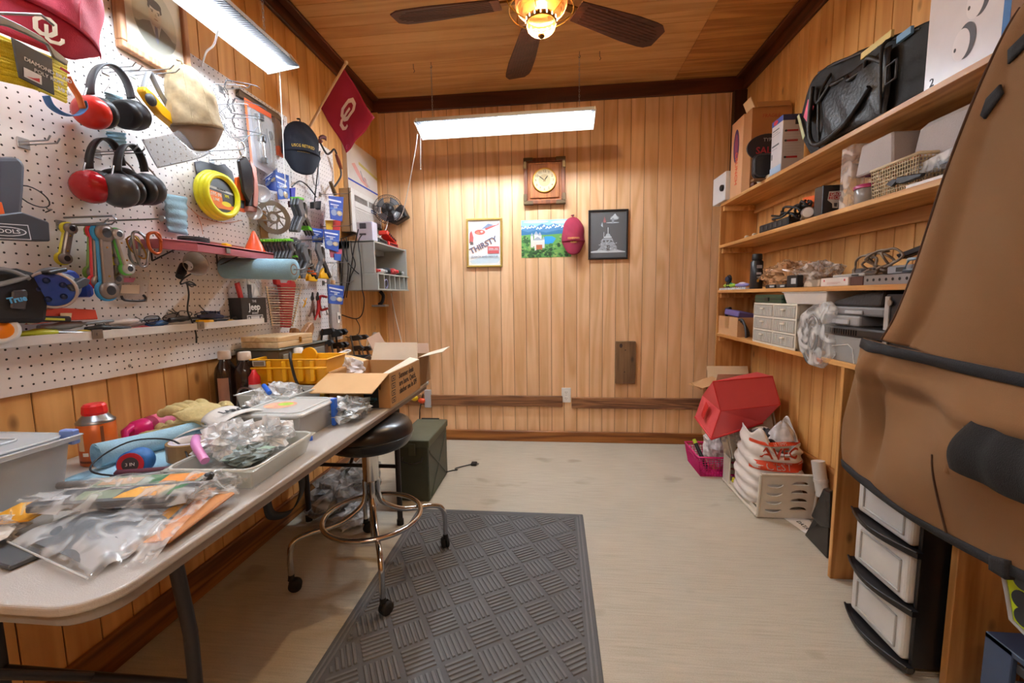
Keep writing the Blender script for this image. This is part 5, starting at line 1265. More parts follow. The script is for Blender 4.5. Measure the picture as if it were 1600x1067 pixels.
# cuff band: a wide black strap end folded on the lower panel
cp=[at(x,y,X=.885) for x,y in ((1488,730),(1522,660),(1600,690),(1612,790))]
m=MB();
def cuff(u,v):
    a=cp[0].lerp(cp[3],u*1.3);b=cp[1].lerp(cp[2],u*1.3);p=a.lerp(b,v);p.x-=.022*math.sin(PI*v)+.004*math.sin(14*u);return p
m.grid(cuff,16,12);m.build('cuff_band',mat('black_webbing','#1a1a1c',.8,bump=.8,bscale=500),t,solid=.012)
m=MB();m.tube([at(x,y,X=.92) for x,y in ((1512,668),(1494,700),(1480,738))],.008,6);m.build('cuff_fold',DUCK2,t)  # fold beside the cuff, in the plain canvas colour
m=MB();m.grid(lambda u,v: at(1525+38*u+14*v-10*u*v,172-40*u+14*v,X=.985),6,4);m.build('shoulder_tab',BIND,t,solid=.005)
m=MB();m.grid(lambda u,v: at(1576+50*u,78-50*u+22*v,X=.985),6,4);m.build('shoulder_tab',BIND,t,solid=.005)
m=MB();m.grid(lambda u,v: at(1552+26*u,868+8*u+(22+8*u)*v,X=.99),6,5);m.build('inner_cuff',BIND,t,solid=.02)
m=MB();m.tube([(XC+.03,.95,1.80),(XC+.02,.95,1.815),(XC+.06,.95,1.825),(XC+.10,.95,1.815)],.005,6);tag(m.build('coat_hook',DSTEEL),'steel hook over the shelf edge holding the brown coat','hook')
# hi-vis bag and blue crate at the near right
t=thing('hi_vis_bag','fluorescent yellow bag with large dark dots hanging below the brown coat','bag',(1.10,1.10,.38))
XB=1.10;HV=mat('hi_vis_yellow','#c9e01a',.6)
Pp=[(1566,893),(1640,880),(1640,1010),(1600,990),(1580,972),(1573,930)]
m=MB();m.prism([at(*q,X=XB) for q in Pp],(.03,0,0));m.build('panel',HV,t,.006,seg=2)
m=MB();m.tube([at(x,y,X=XB-.002) for x,y in ((1567,895),(1574,930),(1580,968),(1602,990),(1640,1010))],.005,6);m.build('piping',LGREY,t)
for i,(x,y) in enumerate(((1598,908),(1596,938),(1600,966),(1622,925),(1626,958))):
    c=at(x,y,X=XB-.002);m=MB();m.lathe(c,(-1,0,0),[(0,.022),(.002,.021)],20);m.build('dot',M_('#2e3338',.6),t)
t=thing('blue_organizer','dark blue slatted plastic organizer standing on the floor below the yellow bag','organizer',(1.2,1.14,0))
m=MB();m.b2((1.13,1.10,0),(1.145,1.17,.30));m.b2((1.13,.84,0),(1.145,.86,.30));m.b2((1.13,.84,.285),(1.36,1.17,.30));m.b2((1.13,.84,0),(1.36,1.17,.012));m.build('frame',mat('organizer_blue','#3a4a66',.45),t,.002)
for k in range(6): m=MB();m.b2((1.14,.86,.02+.045*k),(1.35,1.10,.045+.045*k));m.build('slat',DGREY,t,.002)

# ------------------------------------------------------------------ pegboard and what hangs on it
XP=-1.437
def pegmat():
    m=mat('pegboard_white','#ece8e6',.4,var=.02);N=m.node_tree.nodes;L=m.node_tree.links;b=N['Principled BSDF']
    g=N.new('ShaderNodeNewGeometry');v=N.new('ShaderNodeVectorMath');v.operation='MULTIPLY';v.inputs[1].default_value=(0,1/.0254,1/.0254)
    f=N.new('ShaderNodeVectorMath');f.operation='FRACTION';s=N.new('ShaderNodeVectorMath');s.operation='SUBTRACT';s.inputs[1].default_value=(0,.5,.5)
    l=N.new('ShaderNodeVectorMath');l.operation='LENGTH';c=N.new('ShaderNodeMath');c.operation='LESS_THAN';c.inputs[1].default_value=.112
    L.new(g.outputs['Position'],v.inputs[0]);L.new(v.outputs[0],f.inputs[0]);L.new(f.outputs[0],s.inputs[0]);L.new(s.outputs[0],l.inputs[0]);L.new(l.outputs['Value'],c.inputs[0])
    mx=N.new('ShaderNodeMix');mx.data_type='RGBA';mx.inputs[6].default_value=(*hexc('#e9e4e1'),1);mx.inputs[7].default_value=(*hexc('#1d1713'),1)
    L.new(c.outputs[0],mx.inputs[0]);L.new(mx.outputs[2],b.inputs['Base Color']);return m
PEG=pegmat()
pb=thing('pegboard','large white pegboard with rows of round holes along the left wall above the table','pegboard',(XL,1.3,.955))
m=MB();m.b2((XL+.002,-.15,.955),(XP,2.295,2.178));m.build('board',PEG,pb,.0006)
m=MB();m.b2((XL+.002,2.298,.93),(XP,2.77,2.15));m.build('board',PEG,pb,.0006)
for i in range(14):
    for z in (.985,1.55,2.15):
        if i % 3: continue
        m=MB();m.lathe((XP,.1+.2*i,z),(1,0,0),[(0,.006),(.0015,.005),(.002,.001)],8);m.build('screw',STEEL,pb)
def P_(x,y,o=0.): return at(x,y,X=XP+o)
def hook(label,x,y,L_=.12,o=.0,dbl=True,end='up',nm='peg_hook',group=None):
    """steel peg hook: small back plate and one or two rods standing out from the board"""
    p=P_(x,y);t=thing(nm,label,'hook',p,group)
    m=MB();m.b2((XP,p.y-.014,p.z-.014),(XP+.003,p.y+.014,p.z+.014));m.build('plate',STEEL,t,.001)
    for s in ((-1,1) if dbl else (0,)):
        m=MB();q=p+Vector((0,s*.011,0));m.tube([q,q+Vector((L_*.9,0,0)),q+Vector((L_,0,.012))],.0022,6);m.build('rod',STEEL,t)
    return t
# --- ear muffs
def muff(label,c1,c2,top,o,r,cup,band,X2=None):
    a=P_(*c1,o);b=P_(*c2,o if X2 is None else X2);T_=P_(*top,o);d=(b-a).normalized()
    t=thing('ear_muffs',label,'ear muffs',(a+b)/2-Vector((0,0,r*1.2)))
    for (c,s) in ((a,-1),(b,1)):
        m=MB();q=c;ax=d*s
        m.lathe(q,ax,[(-.012,r*.86),(-.004,r*.98),(.004,r),(.016,r*.95),(.028,r*.78),(.036,r*.5),(.039,.001)],28,squash=1.22);e=m.build('ear_cup',cup if s<0 else DGREY,t)
        m=MB();m.lathe(q,ax,[(-.036,r*.60),(-.038,r*.80),(-.030,r*.93),(-.018,r*.95),(-.011,r*.86)],28,squash=1.22);m.build('cushion',BLACK,e)
        m=MB();m.tube([q+ax*.030+Vector((.012,0,0)),q+ax*.034+Vector((.010,0,r*.7)),q+ax*.012+Vector((0,0,r*1.45))],.0028,6,smooth_pts=3);m.build('yoke_wire',STEEL,t)
    up=T_-(a+b)/2;h=up.z;P=[]
    for i in range(21):
        th=PI*i/20;P.append((a+b)/2+(a-b)/2*(1.05*math.cos(th))+Vector((up.x*math.sin(th),0,r*1.1*(1-math.sin(th))+h*math.sin(th))))
    m=MB()
    def bd(u,v):
        k=u*20;i=min(19,int(k));p=P[i].lerp(P[i+1],k-i);return p+Vector(((v-.5)*.026,0,0))
    m.grid(bd,41,3);m.build('headband',band,t,solid=.005)
    return t
muff('ear muffs with red cups and thin grey headband on the upper hook',(146,176),(206,180),(168,100),.075,.046,mat('muff_red','#cf2a1f',.3),DGREY)
muff('ear muffs with glossy red cups hanging beside the black ear muffs',(144,292),(192,286),(160,216),.07,.048,mat('muff_crimson','#b3141f',.2),BLACK)
muff('ear muffs with dark grey cups and black headband in front of the glossy red pair',(188,298),(228,296),(190,222),.125,.050,mat('muff_grey','#44464a',.35),BLACK)
hook('double peg hook holding the red ear muffs with the grey headband',165,110,.12);hook('double peg hook holding the two lower ear muffs',150,240,.16)
# --- big maroon cap top left, with the university monogram
def ring_logo(parent,fn,mt_,name='monogram',off=.002):
    """interlocked O and U drawn in a unit square, mapped by fn(x, y)"""
    m=MB()
    def band(outer,inner,close):
        n=len(outer)
        for i in range(n if close else n-1):
            j=(i+1) % n
            for k in range(3):
                s0,s1=k/3,(k+1)/3
                q=[Vector((*outer[i],0)).lerp(Vector((*outer[j],0)),s0),Vector((*outer[i],0)).lerp(Vector((*outer[j],0)),s1),Vector((*inner[i],0)).lerp(Vector((*inner[j],0)),s1),Vector((*inner[i],0)).lerp(Vector((*inner[j],0)),s0)]
                m.add([fn(p.x,p.y) for p in q],[(0,1,2,3)])
    def octo(x0,y0,x1,y1,c): return [(x0+c,y0),(x1-c,y0),(x1,y0+c),(x1,y1-c),(x1-c,y1),(x0+c,y1),(x0,y1-c),(x0,y0+c)]
    band(octo(.10,.22,.80,1.0,.18),octo(.25,.36,.65,.86,.11),True)
    uo=[(.42,.70),(.42,.14),(.56,0),(.86,0),(1.0,.14),(1.0,.30)];ui=[(.54,.70),(.54,.20),(.60,.13),(.82,.13),(.88,.20),(.88,.30)]
    band(uo,ui,False)
    o=m.build(name,mt_,parent,solid=.0012);return o
CREAM=mat('cream_felt','#e4d9c4',.7);CRIM=mat('crimson_cloth','#b3213f',.75,bump=.3,bscale=400)
tc_=hung_cap('large crimson baseball cap with a cream monogram at the top left of the pegboard',(82,-95),(44,104),.235,.115,X=-1.27,mc=CRIM,nrm=(.75,-.66,-.1),brim=.26)
c=at(76,52,X=-1.165);ux_=Vector((.66,.75,-.0)).normalized();uy_=Vector((-.05,.1,1)).normalized();nn=ux_.cross(uy_)
ring_logo(tc_,lambda x,y: c+Vector((.012,-.012,0))+ux_*(.055*(x-.5))+uy_*(.058*(y-.5)),CREAM)
hook('long peg hook carrying the crimson cap',4,22,.19,dbl=False)
t=thing('pry_bar','grey steel hooked flat bar in front of the crimson cap','bar',at(50,60,X=-1.2))
for k,(w0) in enumerate((0,)):
    poly([(-20,16),(0,26),(30,40),(62,58),(82,78),(104,96),(101,103),(80,90),(70,70),(40,55),(10,42),(-20,36)],-1.15,.008).build('bar',mat('bar_steel','#77797d',.35,.7),t,.002)
m=MB();m.tube([at(-20,20,X=-1.13),at(64,23,X=-1.13),at(84,40,X=-1.13)],.003,6);m.build('rod',STEEL,t)
# --- yellow rope pack
t=thing('rope_pack','pack of yellow braided rope in a dark printed sleeve at the left edge','rope',at(50,150,X=-1.2))
m=MB();rg=random.Random(2);nst=13
for k in range(nst):
    s=k/(nst-1);a=at(-30,45+72*s,X=-1.17-.012*rg.random());mid=at(50,78+58*s,X=-1.14);b=at(102,100+58*s,X=-1.17-.012*rg.random())
    m.tube([a,mid+Vector((0,0,.002*rg.uniform(-1,1))),b],.0048,6,smooth_pts=4)
m.build('rope_strand',mat('rope_yellow','#e6cf2b',.7,bump=.8,bscale=500),t,kind='stuff')
slv=[at(x,y,X=-1.127) for x,y in ((16,58),(80,92),(84,149),(28,121))]
m=MB();m.prism(slv,(.003,0,0));m.build('sleeve',mat('sleeve_dark','#33363d',.35),t,.001)
sx=(slv[1]-slv[0]).normalized();sy=(slv[0]-slv[3]);sy=(sy-sx*sy.dot(sx)).normalized();FS=frame(slv[3]+Vector((.0036,0,0)),sx,sy,sx.cross(sy))
text('DIAMOND BRAID',.0115,FS@Matrix.Translation((.055,.045,.0)),M_('#e8e8ea'),t);text('POLY ROPE',.011,FS@Matrix.Translation((.055,.031,.0)),M_('#d7d8dc'),t);text('3/8 IN',.012,FS@Matrix.Translation((.085,.016,.0)),M_('#e8e8ea'),t)
flat(t,FS,1,1,[('#dfe0e4',[(.008,.006),(.04,.006),(.04,.026),(.008,.026)]),('#c2303c',[(.012,.009),(.036,.009),(.036,.018),(.024,.012)]),('#c2303c',[(.075,.062),(.095,.060),(.097,.066),(.078,.068)])])
# --- blister card behind
def card(nm,label,pts,o,mt_,th=.003,cat_='package',kids=()):
    t=thing(nm,label,cat_,P_(*pts[0],o));m=MB();m.prism([P_(*q,o) for q in pts],(th,0,0));m.build('card',mt_,t,.0008);return t
t=card('blister_card','clear blister card of batteries beside the crimson cap',[(118,-20),(142,12),(152,60),(150,90),(112,62),(108,0)],.012,CLEARW,.012)
m=MB();m.prism([P_(*q,.026) for q in ((126,14),(140,22),(146,44),(134,34))],(.002,0,0));m.build('print',M_('#e0ac48'),t);m=MB();m.prism([P_(*q,.026) for q in ((114,50),(126,50),(148,70),(146,76),(128,68),(116,58))],(.002,0,0));m.build('print',M_('#b9b35c'),t)
m=MB();m.prism([P_(*q,.026) for q in ((124,26),(132,30),(136,42),(128,38))],(.004,0,0));m.build('battery',M_('#4c5688'),t)
# --- blue strap loop under the rope
t=thing('strap_loop','blue and orange webbing strap loop hanging below the yellow rope','strap',P_(100,186,.1));
m=MB();L1=catmull([P_(*q,.12) for q in ((66,150),(74,166),(92,178),(112,181),(126,170),(124,158))],5);m.grid(lambda u,v: L1[int(round(u*(len(L1)-1)))]+Vector((.022*v,0,0)),len(L1),3);m.build('blue_webbing',M_('#3f6ea8',.7),t,solid=.002)
m=MB();L2=catmull([P_(*q,.12) for q in ((124,170),(118,152),(108,136),(100,120))],5);m.grid(lambda u,v: L2[int(round(u*(len(L2)-1)))]+Vector((.02*v,0,0)),len(L2),3);m.build('orange_webbing',M_('#d8702a',.7),t,solid=.002)
# --- dust mask straps with small blue masks
def mask(label,pts,hang,o,col='#9cc6d8'):
    t=thing('face_mask',label,'mask',P_(*pts[0],o));ps=[P_(*q,o) for q in pts];n=12
    c0=(ps[0],ps[1],ps[2],ps[3])
    def f(u,v):
        a=c0[0].lerp(c0[1],u);b=c0[3].lerp(c0[2],u);p=a.lerp(b,v);p.x+=.014*math.sin(PI*u)*math.sin(PI*v)+.003*math.sin(9*PI*v);return p
    m=MB();m.grid(f,n,18);m.build('fabric',mat('mask_'+col.strip('#'),col,.7,bump=.4,bscale=200),t,solid=.001)
    h=P_(*hang,o)
    for k in (0,1): m=MB();m.tube([h,ps[k].lerp(h,.5)+Vector((.004,.004,0)),ps[k]],.0012,4,smooth_pts=3);m.build('ear_loop',WHITE,t)
    return t
mask('small blue disposable mask showing behind the red ear muffs',[(163,143),(192,152),(190,170),(166,160)],(172,118),.03)
mask('pale blue disposable mask hanging right of the dark grey ear muffs',[(255,302),(292,308),(293,368),(262,362)],(272,270),.02)
mask('second blue disposable mask hanging above the dark grey ear muffs',[(165,205),(196,208),(198,236),(172,232)],(180,196),.02,'#8fc0d6')
# --- framed portrait
t=thing('framed_portrait','oval black-and-white portrait of a man in a suit in a wooden frame on the pegboard','picture',P_(230,125))
a=P_(180,78);yb0,yb1,zb0,zb1=a.y,1.645,2.035,2.345
FW=wood('portrait_frame','#b98a62','#8d5c38','Z',16,bump=0)
FP=frame(Vector((XP,yb0,zb0)),Vector((0,1,0)),Vector((0,0,1)),Vector((1,0,0)));w,h=yb1-yb0,zb1-zb0;fw=.024
m=MB(FP);m.b2((0,0,.001),(w,fw,.028));m.b2((0,h-fw,.001),(w,h,.028));m.b2((0,fw,.001),(fw,h-fw,.028));m.b2((w-fw,fw,.001),(w,h-fw,.028));m.build('frame',FW,t,.004,seg=2)
m=MB(FP);m.b2((fw*.8,fw*.8,.002),(w-fw*.8,h-fw*.8,.016));m.build('mat_board',mat('mat_board','#e7e1cf',.8),t)
hh=lambda pts: pts
it=[('#cfcdb8',ell(.52,.52,.31,.35,36)),('#a3a291',[(.52+.31*math.cos(a_),.52+.35*math.sin(a_)) for a_ in [math.radians(q) for q in range(198,343,6)]]),('#8f8f80',[(.24,.38),(.34,.45),(.45,.49),(.60,.49),(.72,.44),(.80,.36),(.74,.28),(.60,.19),(.44,.19),(.30,.28)]),
  ('#d9d6c6',[(.44,.49),(.60,.49),(.53,.30)]),('#8a8f9c',[(.50,.46),(.54,.46),(.55,.32),(.525,.27),(.50,.32)]),('#cdbfa8',R4(.46,.46,.58,.54)),('#d6c8b0',ell(.52,.60,.095,.125,24)),('#4a443c',ell(.52,.70,.10,.05,20)),('#4a443c',[(.42,.64),(.43,.71),(.46,.70),(.445,.62)]),('#4a443c',[(.62,.64),(.61,.71),(.58,.70),(.595,.62)]),
  ('#55503f',R4(.455,.618,.495,.628)),('#55503f',R4(.545,.618,.585,.628)),('#3c372e',ell(.477,.606,.012,.007,10)),('#3c372e',ell(.565,.606,.012,.007,10)),('#b7a78e',[(.515,.60),(.53,.60),(.54,.565),(.505,.565)]),('#9a7d6a',ell(.522,.535,.032,.007,12))]
flat(t,FP@Matrix.Translation((0,0,.0162)),w,h,it)
m=MB(FP);m.b2((fw*.9,fw*.9,.0195),(w-fw*.9,h-fw*.9,.0205));m.build('glass',MATS['picture_glass'],t)
# --- face shield
t=thing('face_shield','yellow face shield with grey straps and a clear visor hanging left of the tan cap','face shield',P_(270,262,.12))
L1=[P_(*q,.10) for q in ((214,135),(228,147),(250,172),(276,196),(274,204),(262,198),(240,180),(222,158),(212,142))]
m=MB();m.prism(L1,(.03,0,0));m.build('brow_band',YEL,t,.003)
m=MB();c_=P_(235,156,.132);m.lathe(c_,(1,0,0),[(0,.019),(.006,.018),(.010,.012),(.012,.001)],18);m.build('pivot_knob',DGREY,t)
m=MB();m.prism([P_(*q,.105) for q in ((274,192),(290,198),(303,212),(306,226),(298,222),(282,210))],(.028,0,0));m.build('brow_guard',BLACK,t,.004)
for q in (((232,112),(226,130),(222,148)),((234,112),(250,145),(270,178))):
    m=MB();LL=catmull([P_(*p,.11) for p in q],5);m.grid(lambda u,v: LL[int(round(u*(len(LL)-1)))]+Vector((.016*(v-.5),.006*(v-.5),0)),len(LL),2);m.build('strap',GREY,t,solid=.0025)
VIS=film('visor_film','#9a9ea4',.42,.08)
vc=[P_(*q,.13) for q in ((222,218),(276,200),(330,236),(246,262))]
def visf(u,v):
    a=vc[0].lerp(vc[1],u);b=vc[3].lerp(vc[2],u);p=a.lerp(b,v);p.x+=.045*math.sin(PI*u);return p
m=MB();m.grid(visf,20,10);m.build('visor',VIS,t,solid=.0015)
m=MB();m.tube([visf(0,v/8) for v in range(9)]+[visf(u/8,1) for u in range(1,9)],.0018,5);m.build('visor_rim',GREY,t)
hook('double peg hook holding the face shield and tan cap',206,115,.17)
# --- tan cap: crown towards upper left, brim down to the right
TAN=mat('tan_cloth','#a3906f',.85,bump=.5,bscale=40,var=.35);TANB=mat('tan_brim','#8d7864',.8)
hung_cap('mottled tan baseball cap hanging above the clear visor',(285,98),(318,242),.165,.085,X=-1.29,mc=TAN,mb=TANB,nrm=(.55,-.83,0),brim=.30)
# --- safety glasses
def glasses(label,c,x,y,mt_=None,lens=None,w=.125,temples=True,group=None):
    """spectacles: two rims, lenses, bridge and folded-back temples; x across, y up"""
    c=Vector(c);x=Vector(x).normalized();y=Vector(y);y=(y-x*y.dot(x)).normalized();z=x.cross(y);F=frame(c,x,y,z);mt_=mt_ or BLACK
    t=thing('safety_glasses',label,'glasses',c,group)
    for s in (-1,1):
        R_=[(s*w*.26+w*.21*math.cos(a),w*.13*math.sin(a)+.004*math.cos(a)*s,-.012*abs(math.cos(a))) for a in [2*PI*i/18 for i in range(18)]]
        m=MB(F);m.tube(R_,.0016,5,True);m.build('rim',mt_,t)
        m=MB(F);m.add([(0+s*w*.26,0,0)]+R_,[(0,i+1,(i+1) % 18+1) for i in range(18)],True);m.build('lens',lens or film('lens_clear','#b9c2c8',.35,.05),t)
        if temples: m=MB(F);m.tube([(s*w*.48,0,-.008),(s*w*.50,-.002,-.03),(s*w*.48,-.004,-.11),(s*w*.46,-.022,-.13)],.0018,5,smooth_pts=3);m.build('temple',mt_,t)
    m=MB(F);m.tube([(-w*.06,.004,0),(0,.008,.003),(w*.06,.004,0)],.0018,5,smooth_pts=3);m.build('bridge',mt_,t)
    return t
pg='safety glasses in the tangle right of the tan cap'
for i,(x,y,o,a,l) in enumerate(((338,158,.10,1.2,'grey-framed safety glasses highest in the tangle right of the tan cap'),(352,150,.13,1.45,'safety glasses hanging foremost from the hook right of the tan cap'),(345,190,.09,1.1,'safety glasses dangling lowest in the tangle beside the tan cap'),(362,175,.06,1.7,'safety glasses nearest to the blister-packed tool'),(355,205,.05,.5,'safety glasses at the foot of the tangle above the yellow line pack'))):
    glasses(l,P_(x,y,o),(math.cos(a)*.4,.5*math.cos(a),-math.sin(a)),(.6,-.7,.2),DGREY if i % 2 else GREY,group=pg)
hook('long peg hook with a white tip holding the tangle of safety glasses',345,140,.14,dbl=False)
# --- blister-packed tool and orange wrap
t=card('blister_pack','clear blister pack with an orange header holding a chrome chain tool',[(381,152),(423,178),(431,280),(392,256)],.03,film('blister_back','#cfcdd6',.75,.2),.003)
def bq(u,v): a=P_(381,152,.035).lerp(P_(423,178,.035),u);b=P_(392,256,.035).lerp(P_(431,280,.035),u);return a.lerp(b,1-v)
m=MB();m.prism([bq(0,1),bq(1,1),bq(1,.93),bq(0,.90)],(.002,0,0));m.prism([bq(0,1),bq(.07,.98),bq(.07,.0),bq(0,.02)],(.0015,0,0));m.build('orange_header',ORANGE,t)
m=MB();m.prism([bq(.15,.88),bq(.92,.85),bq(.95,.12),bq(.22,.10)],(.025,0,0));m.build('blister',CLEAR,t,.006)
m=MB();m.tube([bq(.38,.80)+Vector((.014,0,0)),bq(.46,.12)+Vector((.014,0,0))],.009,12);m.build('tool_shaft',CHROME,t)
for v,r in ((.80,.02),(.48,.018),(.16,.014)): m=MB();c_=bq(.40+.09*(.8-v),v)+Vector((.014,0,0));m.cyl(c_-Vector((0,0,.012)),c_+Vector((0,0,.012)),r,n=14);m.build('tool_collar',DSTEEL,t)
m=MB();m.tube([bq(.72+.06*math.sin(5*v),v)+Vector((.012,0,0)) for v in [.2+.5*i/10 for i in range(11)]],.004,6);m.build('tool_rod',STEEL,t)
m=MB();m.ball(bq(.80,.62)+Vector((.014,0,0)),(.012,.012,.022),10,8);m.build('fitting',DSTEEL,t)
t=thing('brown_carton','flat brown and orange carton wedged between the blister pack and the navy cap','box',P_(434,215,.02));poly([(424,183),(432,190),(443,238),(430,232)],XP+.01,.02).build('body',mat('carton_brown2','#8c6f5c',.7),t,.001);poly([(430,228),(443,238),(442,247),(431,242)],XP+.012,.022).build('orange_band',M_('#c8552a'),t)
t=thing('rough_lath','rough dark wooden lath along the top edge of the pegboard','lath',P_(400,160));poly([(368,138),(376,144),(430,178),(438,188),(438,196),(424,184),(368,150)],XP+.0,.018).build('lath',wood('rough_lath_wood','#8a745c','#3e3126','Y',20,rough=.8),t,.001)
# --- chrome bottle opener / gauges beneath the glasses
t=thing('shackle_tool','chrome spring shackle with a round eye hanging above the yellow line pack','shackle',P_(378,250,.06))
m=MB();c_=P_(378,233,.08);m.tube([c_+Vector((0,.018*math.cos(a),.030*math.sin(a))) for a in [2*PI*k/20 for k in range(20)]],.004,8,True);m.build('eye',CHROME,t)
m=MB();m.prism([P_(*q,.07) for q in ((368,250),(380,244),(390,262),(392,300),(386,318),(376,300))],(.016,0,0));m.build('sheath',mat('dark_gloss','#28282c',.15),t,.005)
m=MB();m.prism([P_(*q,.072) for q in ((386,250),(396,262),(400,300),(398,325),(392,322),(393,280))],(.014,0,0));m.build('copper_edge',mat('copper_pink','#b07a70',.3,.6),t,.002)
t=thing('black_case','small black box clipped beneath the chrome shackle','case',P_(385,320,.05));poly([(380,304),(395,304),(394,324),(379,322)],XP+.05,.03).build('body',BLACK,t,.003);poly([(380,322),(394,324),(393,332),(378,330)],XP+.052,.028).build('base',M_('#8a4a36',.5),t,.002)
hook('thin peg hook under the blister pack, upper of two',330,236,.16,dbl=False);hook('thin peg hook under the blister pack, lower of two',330,250,.14,dbl=False)
# --- yellow trimmer line
t=thing('trimmer_line','yellow ring of trimmer line on a black card below the tan cap','trimmer line',P_(335,345,.02))
poly([(303,253),(312,251),(340,258),(350,256),(362,268),(368,290),(366,340),(344,338),(310,290)],XP+.004,.003).build('card',mat('card_dark','#3d3f48',.4),t,.001)
pc=P_(337,306,.03);ry=abs(P_(368,306,.03).y-P_(305,306,.03).y)/2*.98;rz=abs(P_(337,266,.03).z-P_(337,342,.03).z)/2
for k,(o,s) in enumerate(((0.0,1.0),(.016,.96),(.03,.90))):
    m=MB();m.tube([pc+Vector((o,ry*.88*s*math.cos(a),rz*.88*s*math.sin(a))) for a in [2*PI*i/40 for i in range(40)]],.0125,8,True);m.build('line_coil',mat('line_yellow','#e9e31b',.35),t)
m=MB();m.prism([pc+Vector((.022,ry*.72*math.cos(a),rz*.72*math.sin(a))) for a in [2*PI*i/36 for i in range(36)]],(.004,0,0));m.build('label_disc',mat('label_black','#2a2a26',.4),t)
FL=frame(pc+Vector((.0265,0,0)),Vector((0,1,0)),Vector((0,0,1)),Vector((1,0,0)))
flat(t,FL,ry,rz,[('#e8792a',[(-.70,.12),(.0,.08),(.05,-.32),(.62,-.32),(.58,-.5),(-.2,-.55),(-.6,-.3)]),('#c9c7bd',[(-.68,.30),(.60,.22),(.62,.14),(-.70,.20)]),('#e9d92a',ell(.22,-.30,.25,.10))])
text('.095 IN',.020,FL@Matrix.Translation((-.032,-.002,.001)),M_('#f4e6d4'),t);text('30%',.016,FL@Matrix.Translation((.028,.002,.001)),M_('#e9e31b'),t);text('PREMIUM',.0115,FL@Matrix.Translation((0,.023,.001)),M_('#33342c'),t);text('LINE',.016,FL@Matrix.Translation((-.03,-.022,.001)),M_('#f4e6d4'),t)
t=thing('orange_card','narrow orange package hanging edge-on right of the yellow trimmer line','package',P_(372,320,.05));poly([(366,278),(372,276),(380,300),(380,332),(372,330),(366,318)],XP+.05,.012).build('card',ORANGE,t,.001);poly([(367,312),(378,314),(378,326),(368,324)],XP+.051,.013).build('print_band',BLACK,t)
# --- clear lids, brake disc, cards
for i,(x,y,r,l) in enumerate(((408,304,.040,'round clear plastic lid hanging left of the slotted metal disc'),(397,333,.032,'smaller clear plastic lid hanging below the round one'))):
    c_=P_(x,y,.07);t=thing('plastic_disc',l,'lid',c_);ax=Vector((.65,-.75,.1))
    m=MB();m.lathe(c_,ax,[(0,r),(.002,r*1.02),(.010,r),(.010,r*.92),(.004,r*.86),(.004,.001)],28,cap=False);m.build('lid',film('lid_film','#d2d4d6',.55,.15),t)
    m=MB();m.tube([c_+ax.normalized()*.01+q for q in [Vector((0,0,1))*r*math.sin(a)+ax.normalized().cross(Vector((0,0,1))).normalized()*r*math.cos(a) for a in [2*PI*k/28 for k in range(28)]]],.0016,5,True);m.build('rim',LGREY,t)
t=thing('slotted_disc','vented steel brake disc hanging on the pegboard left of the large spring clamps','disc',P_(426,368,.05))
c_=P_(427,340,.06);ax=Vector((.86,-.5,.1)).normalized();e1=Vector((0,0,1));e1=(e1-ax*e1.dot(ax)).normalized();e2=ax.cross(e1)
def dp(r,a,o=0): return c_+ax*o+(e1*math.sin(a)+e2*math.cos(a))*r
R0=.082
m=MB();
for (ra,rb) in ((.058,.082),(.018,.03)):
    n=36
    for k in range(n):
        a0,a1=2*PI*k/n,2*PI*(k+1)/n;rb_=rb*(1+.02*math.sin(a0*9)) if rb>.05 else rb
        m.add([dp(ra,a0,0),dp(rb_,a0,0),dp(rb,a1,0),dp(ra,a1,0),dp(ra,a0,.005),dp(rb_,a0,.005),dp(rb,a1,.005),dp(ra,a1,.005)],[(0,3,2,1),(4,5,6,7),(1,2,6,5),(0,4,7,3)])
m.build('rotor',mat('rotor_steel','#9b9890',.3,.8),t)
m=MB()
for k in range(9): a=2*PI*k/9;m.tube([dp(.028,a,.003),dp(.045,a+.25,.003),dp(.062,a+.35,.003)],.0042,6,smooth_pts=3)
m.build('spoke',MATS['rotor_steel'],t,kind='stuff')
t=thing('brown_card','tan hardboard strip hanging behind the brake disc','board',P_(410,360,.004));poly([(404,328),(414,330),(418,372),(407,372)],XP+.002,.005).build('strip',CARD,t)
def bluecard(label,pts,o,tilt=0,seed=0,group=None):
    t=card('blue_package',label,pts,o,BLUE,.004);ps=[P_(*q,o+.0045) for q in pts]
    x=(ps[1]-ps[0]);L_=x.length;x.normalize();y=ps[0]-ps[3];H_=y.length;y=(y-x*y.dot(x)).normalized();F=frame(ps[3],x,y,x.cross(y));q=random.Random(seed)
    it=[('#dfe7f2',[(.08,.80),(.9,.72),(.9,.80),(.08,.88)]),('#dfe7f2',[(.15,.62),(.7,.58),(.7,.62),(.15,.67)]),('#c8b07a',ell(.68,.24,.18,.12)),('#8a9ab8',ell(.3,.28,.2,.14)),('#e2c49a',ell(.62,.25,.10,.05)),('#5f86c8',[(.05,.45),(.9,.40),(.9,.44),(.05,.5)])]
    flat(t,F,L_,H_,it);text('SAW',H_*.16,F@Matrix.Translation((L_*.45,H_*.51,.001)),M_('#f0f4fa'),t)
    m=MB();m.ball(F@Vector((L_*.62,H_*.25,.004)),(.006,L_*.2,H_*.12),10,6);m.build('bubble',CLEAR,t)
    return t
bluecard('blue hardware package hanging just below the blister pack',[(414,278),(432,262),(436,300),(416,296)],.03,seed=1)
bluecard('blue hardware package under the navy cap, beside the white cord end',[(430,268),(450,274),(452,310),(434,312)],.08,seed=2)
bluecard('blue hardware package on the hook left of the air conditioner, highest of its column',[(513,306),(536,308),(534,346),(516,342)],.10,seed=3)
bluecard('blue hardware package in the middle of the column beside the hanging cords',[(505,358),(530,360),(528,394),(508,388)],.10,seed=4)
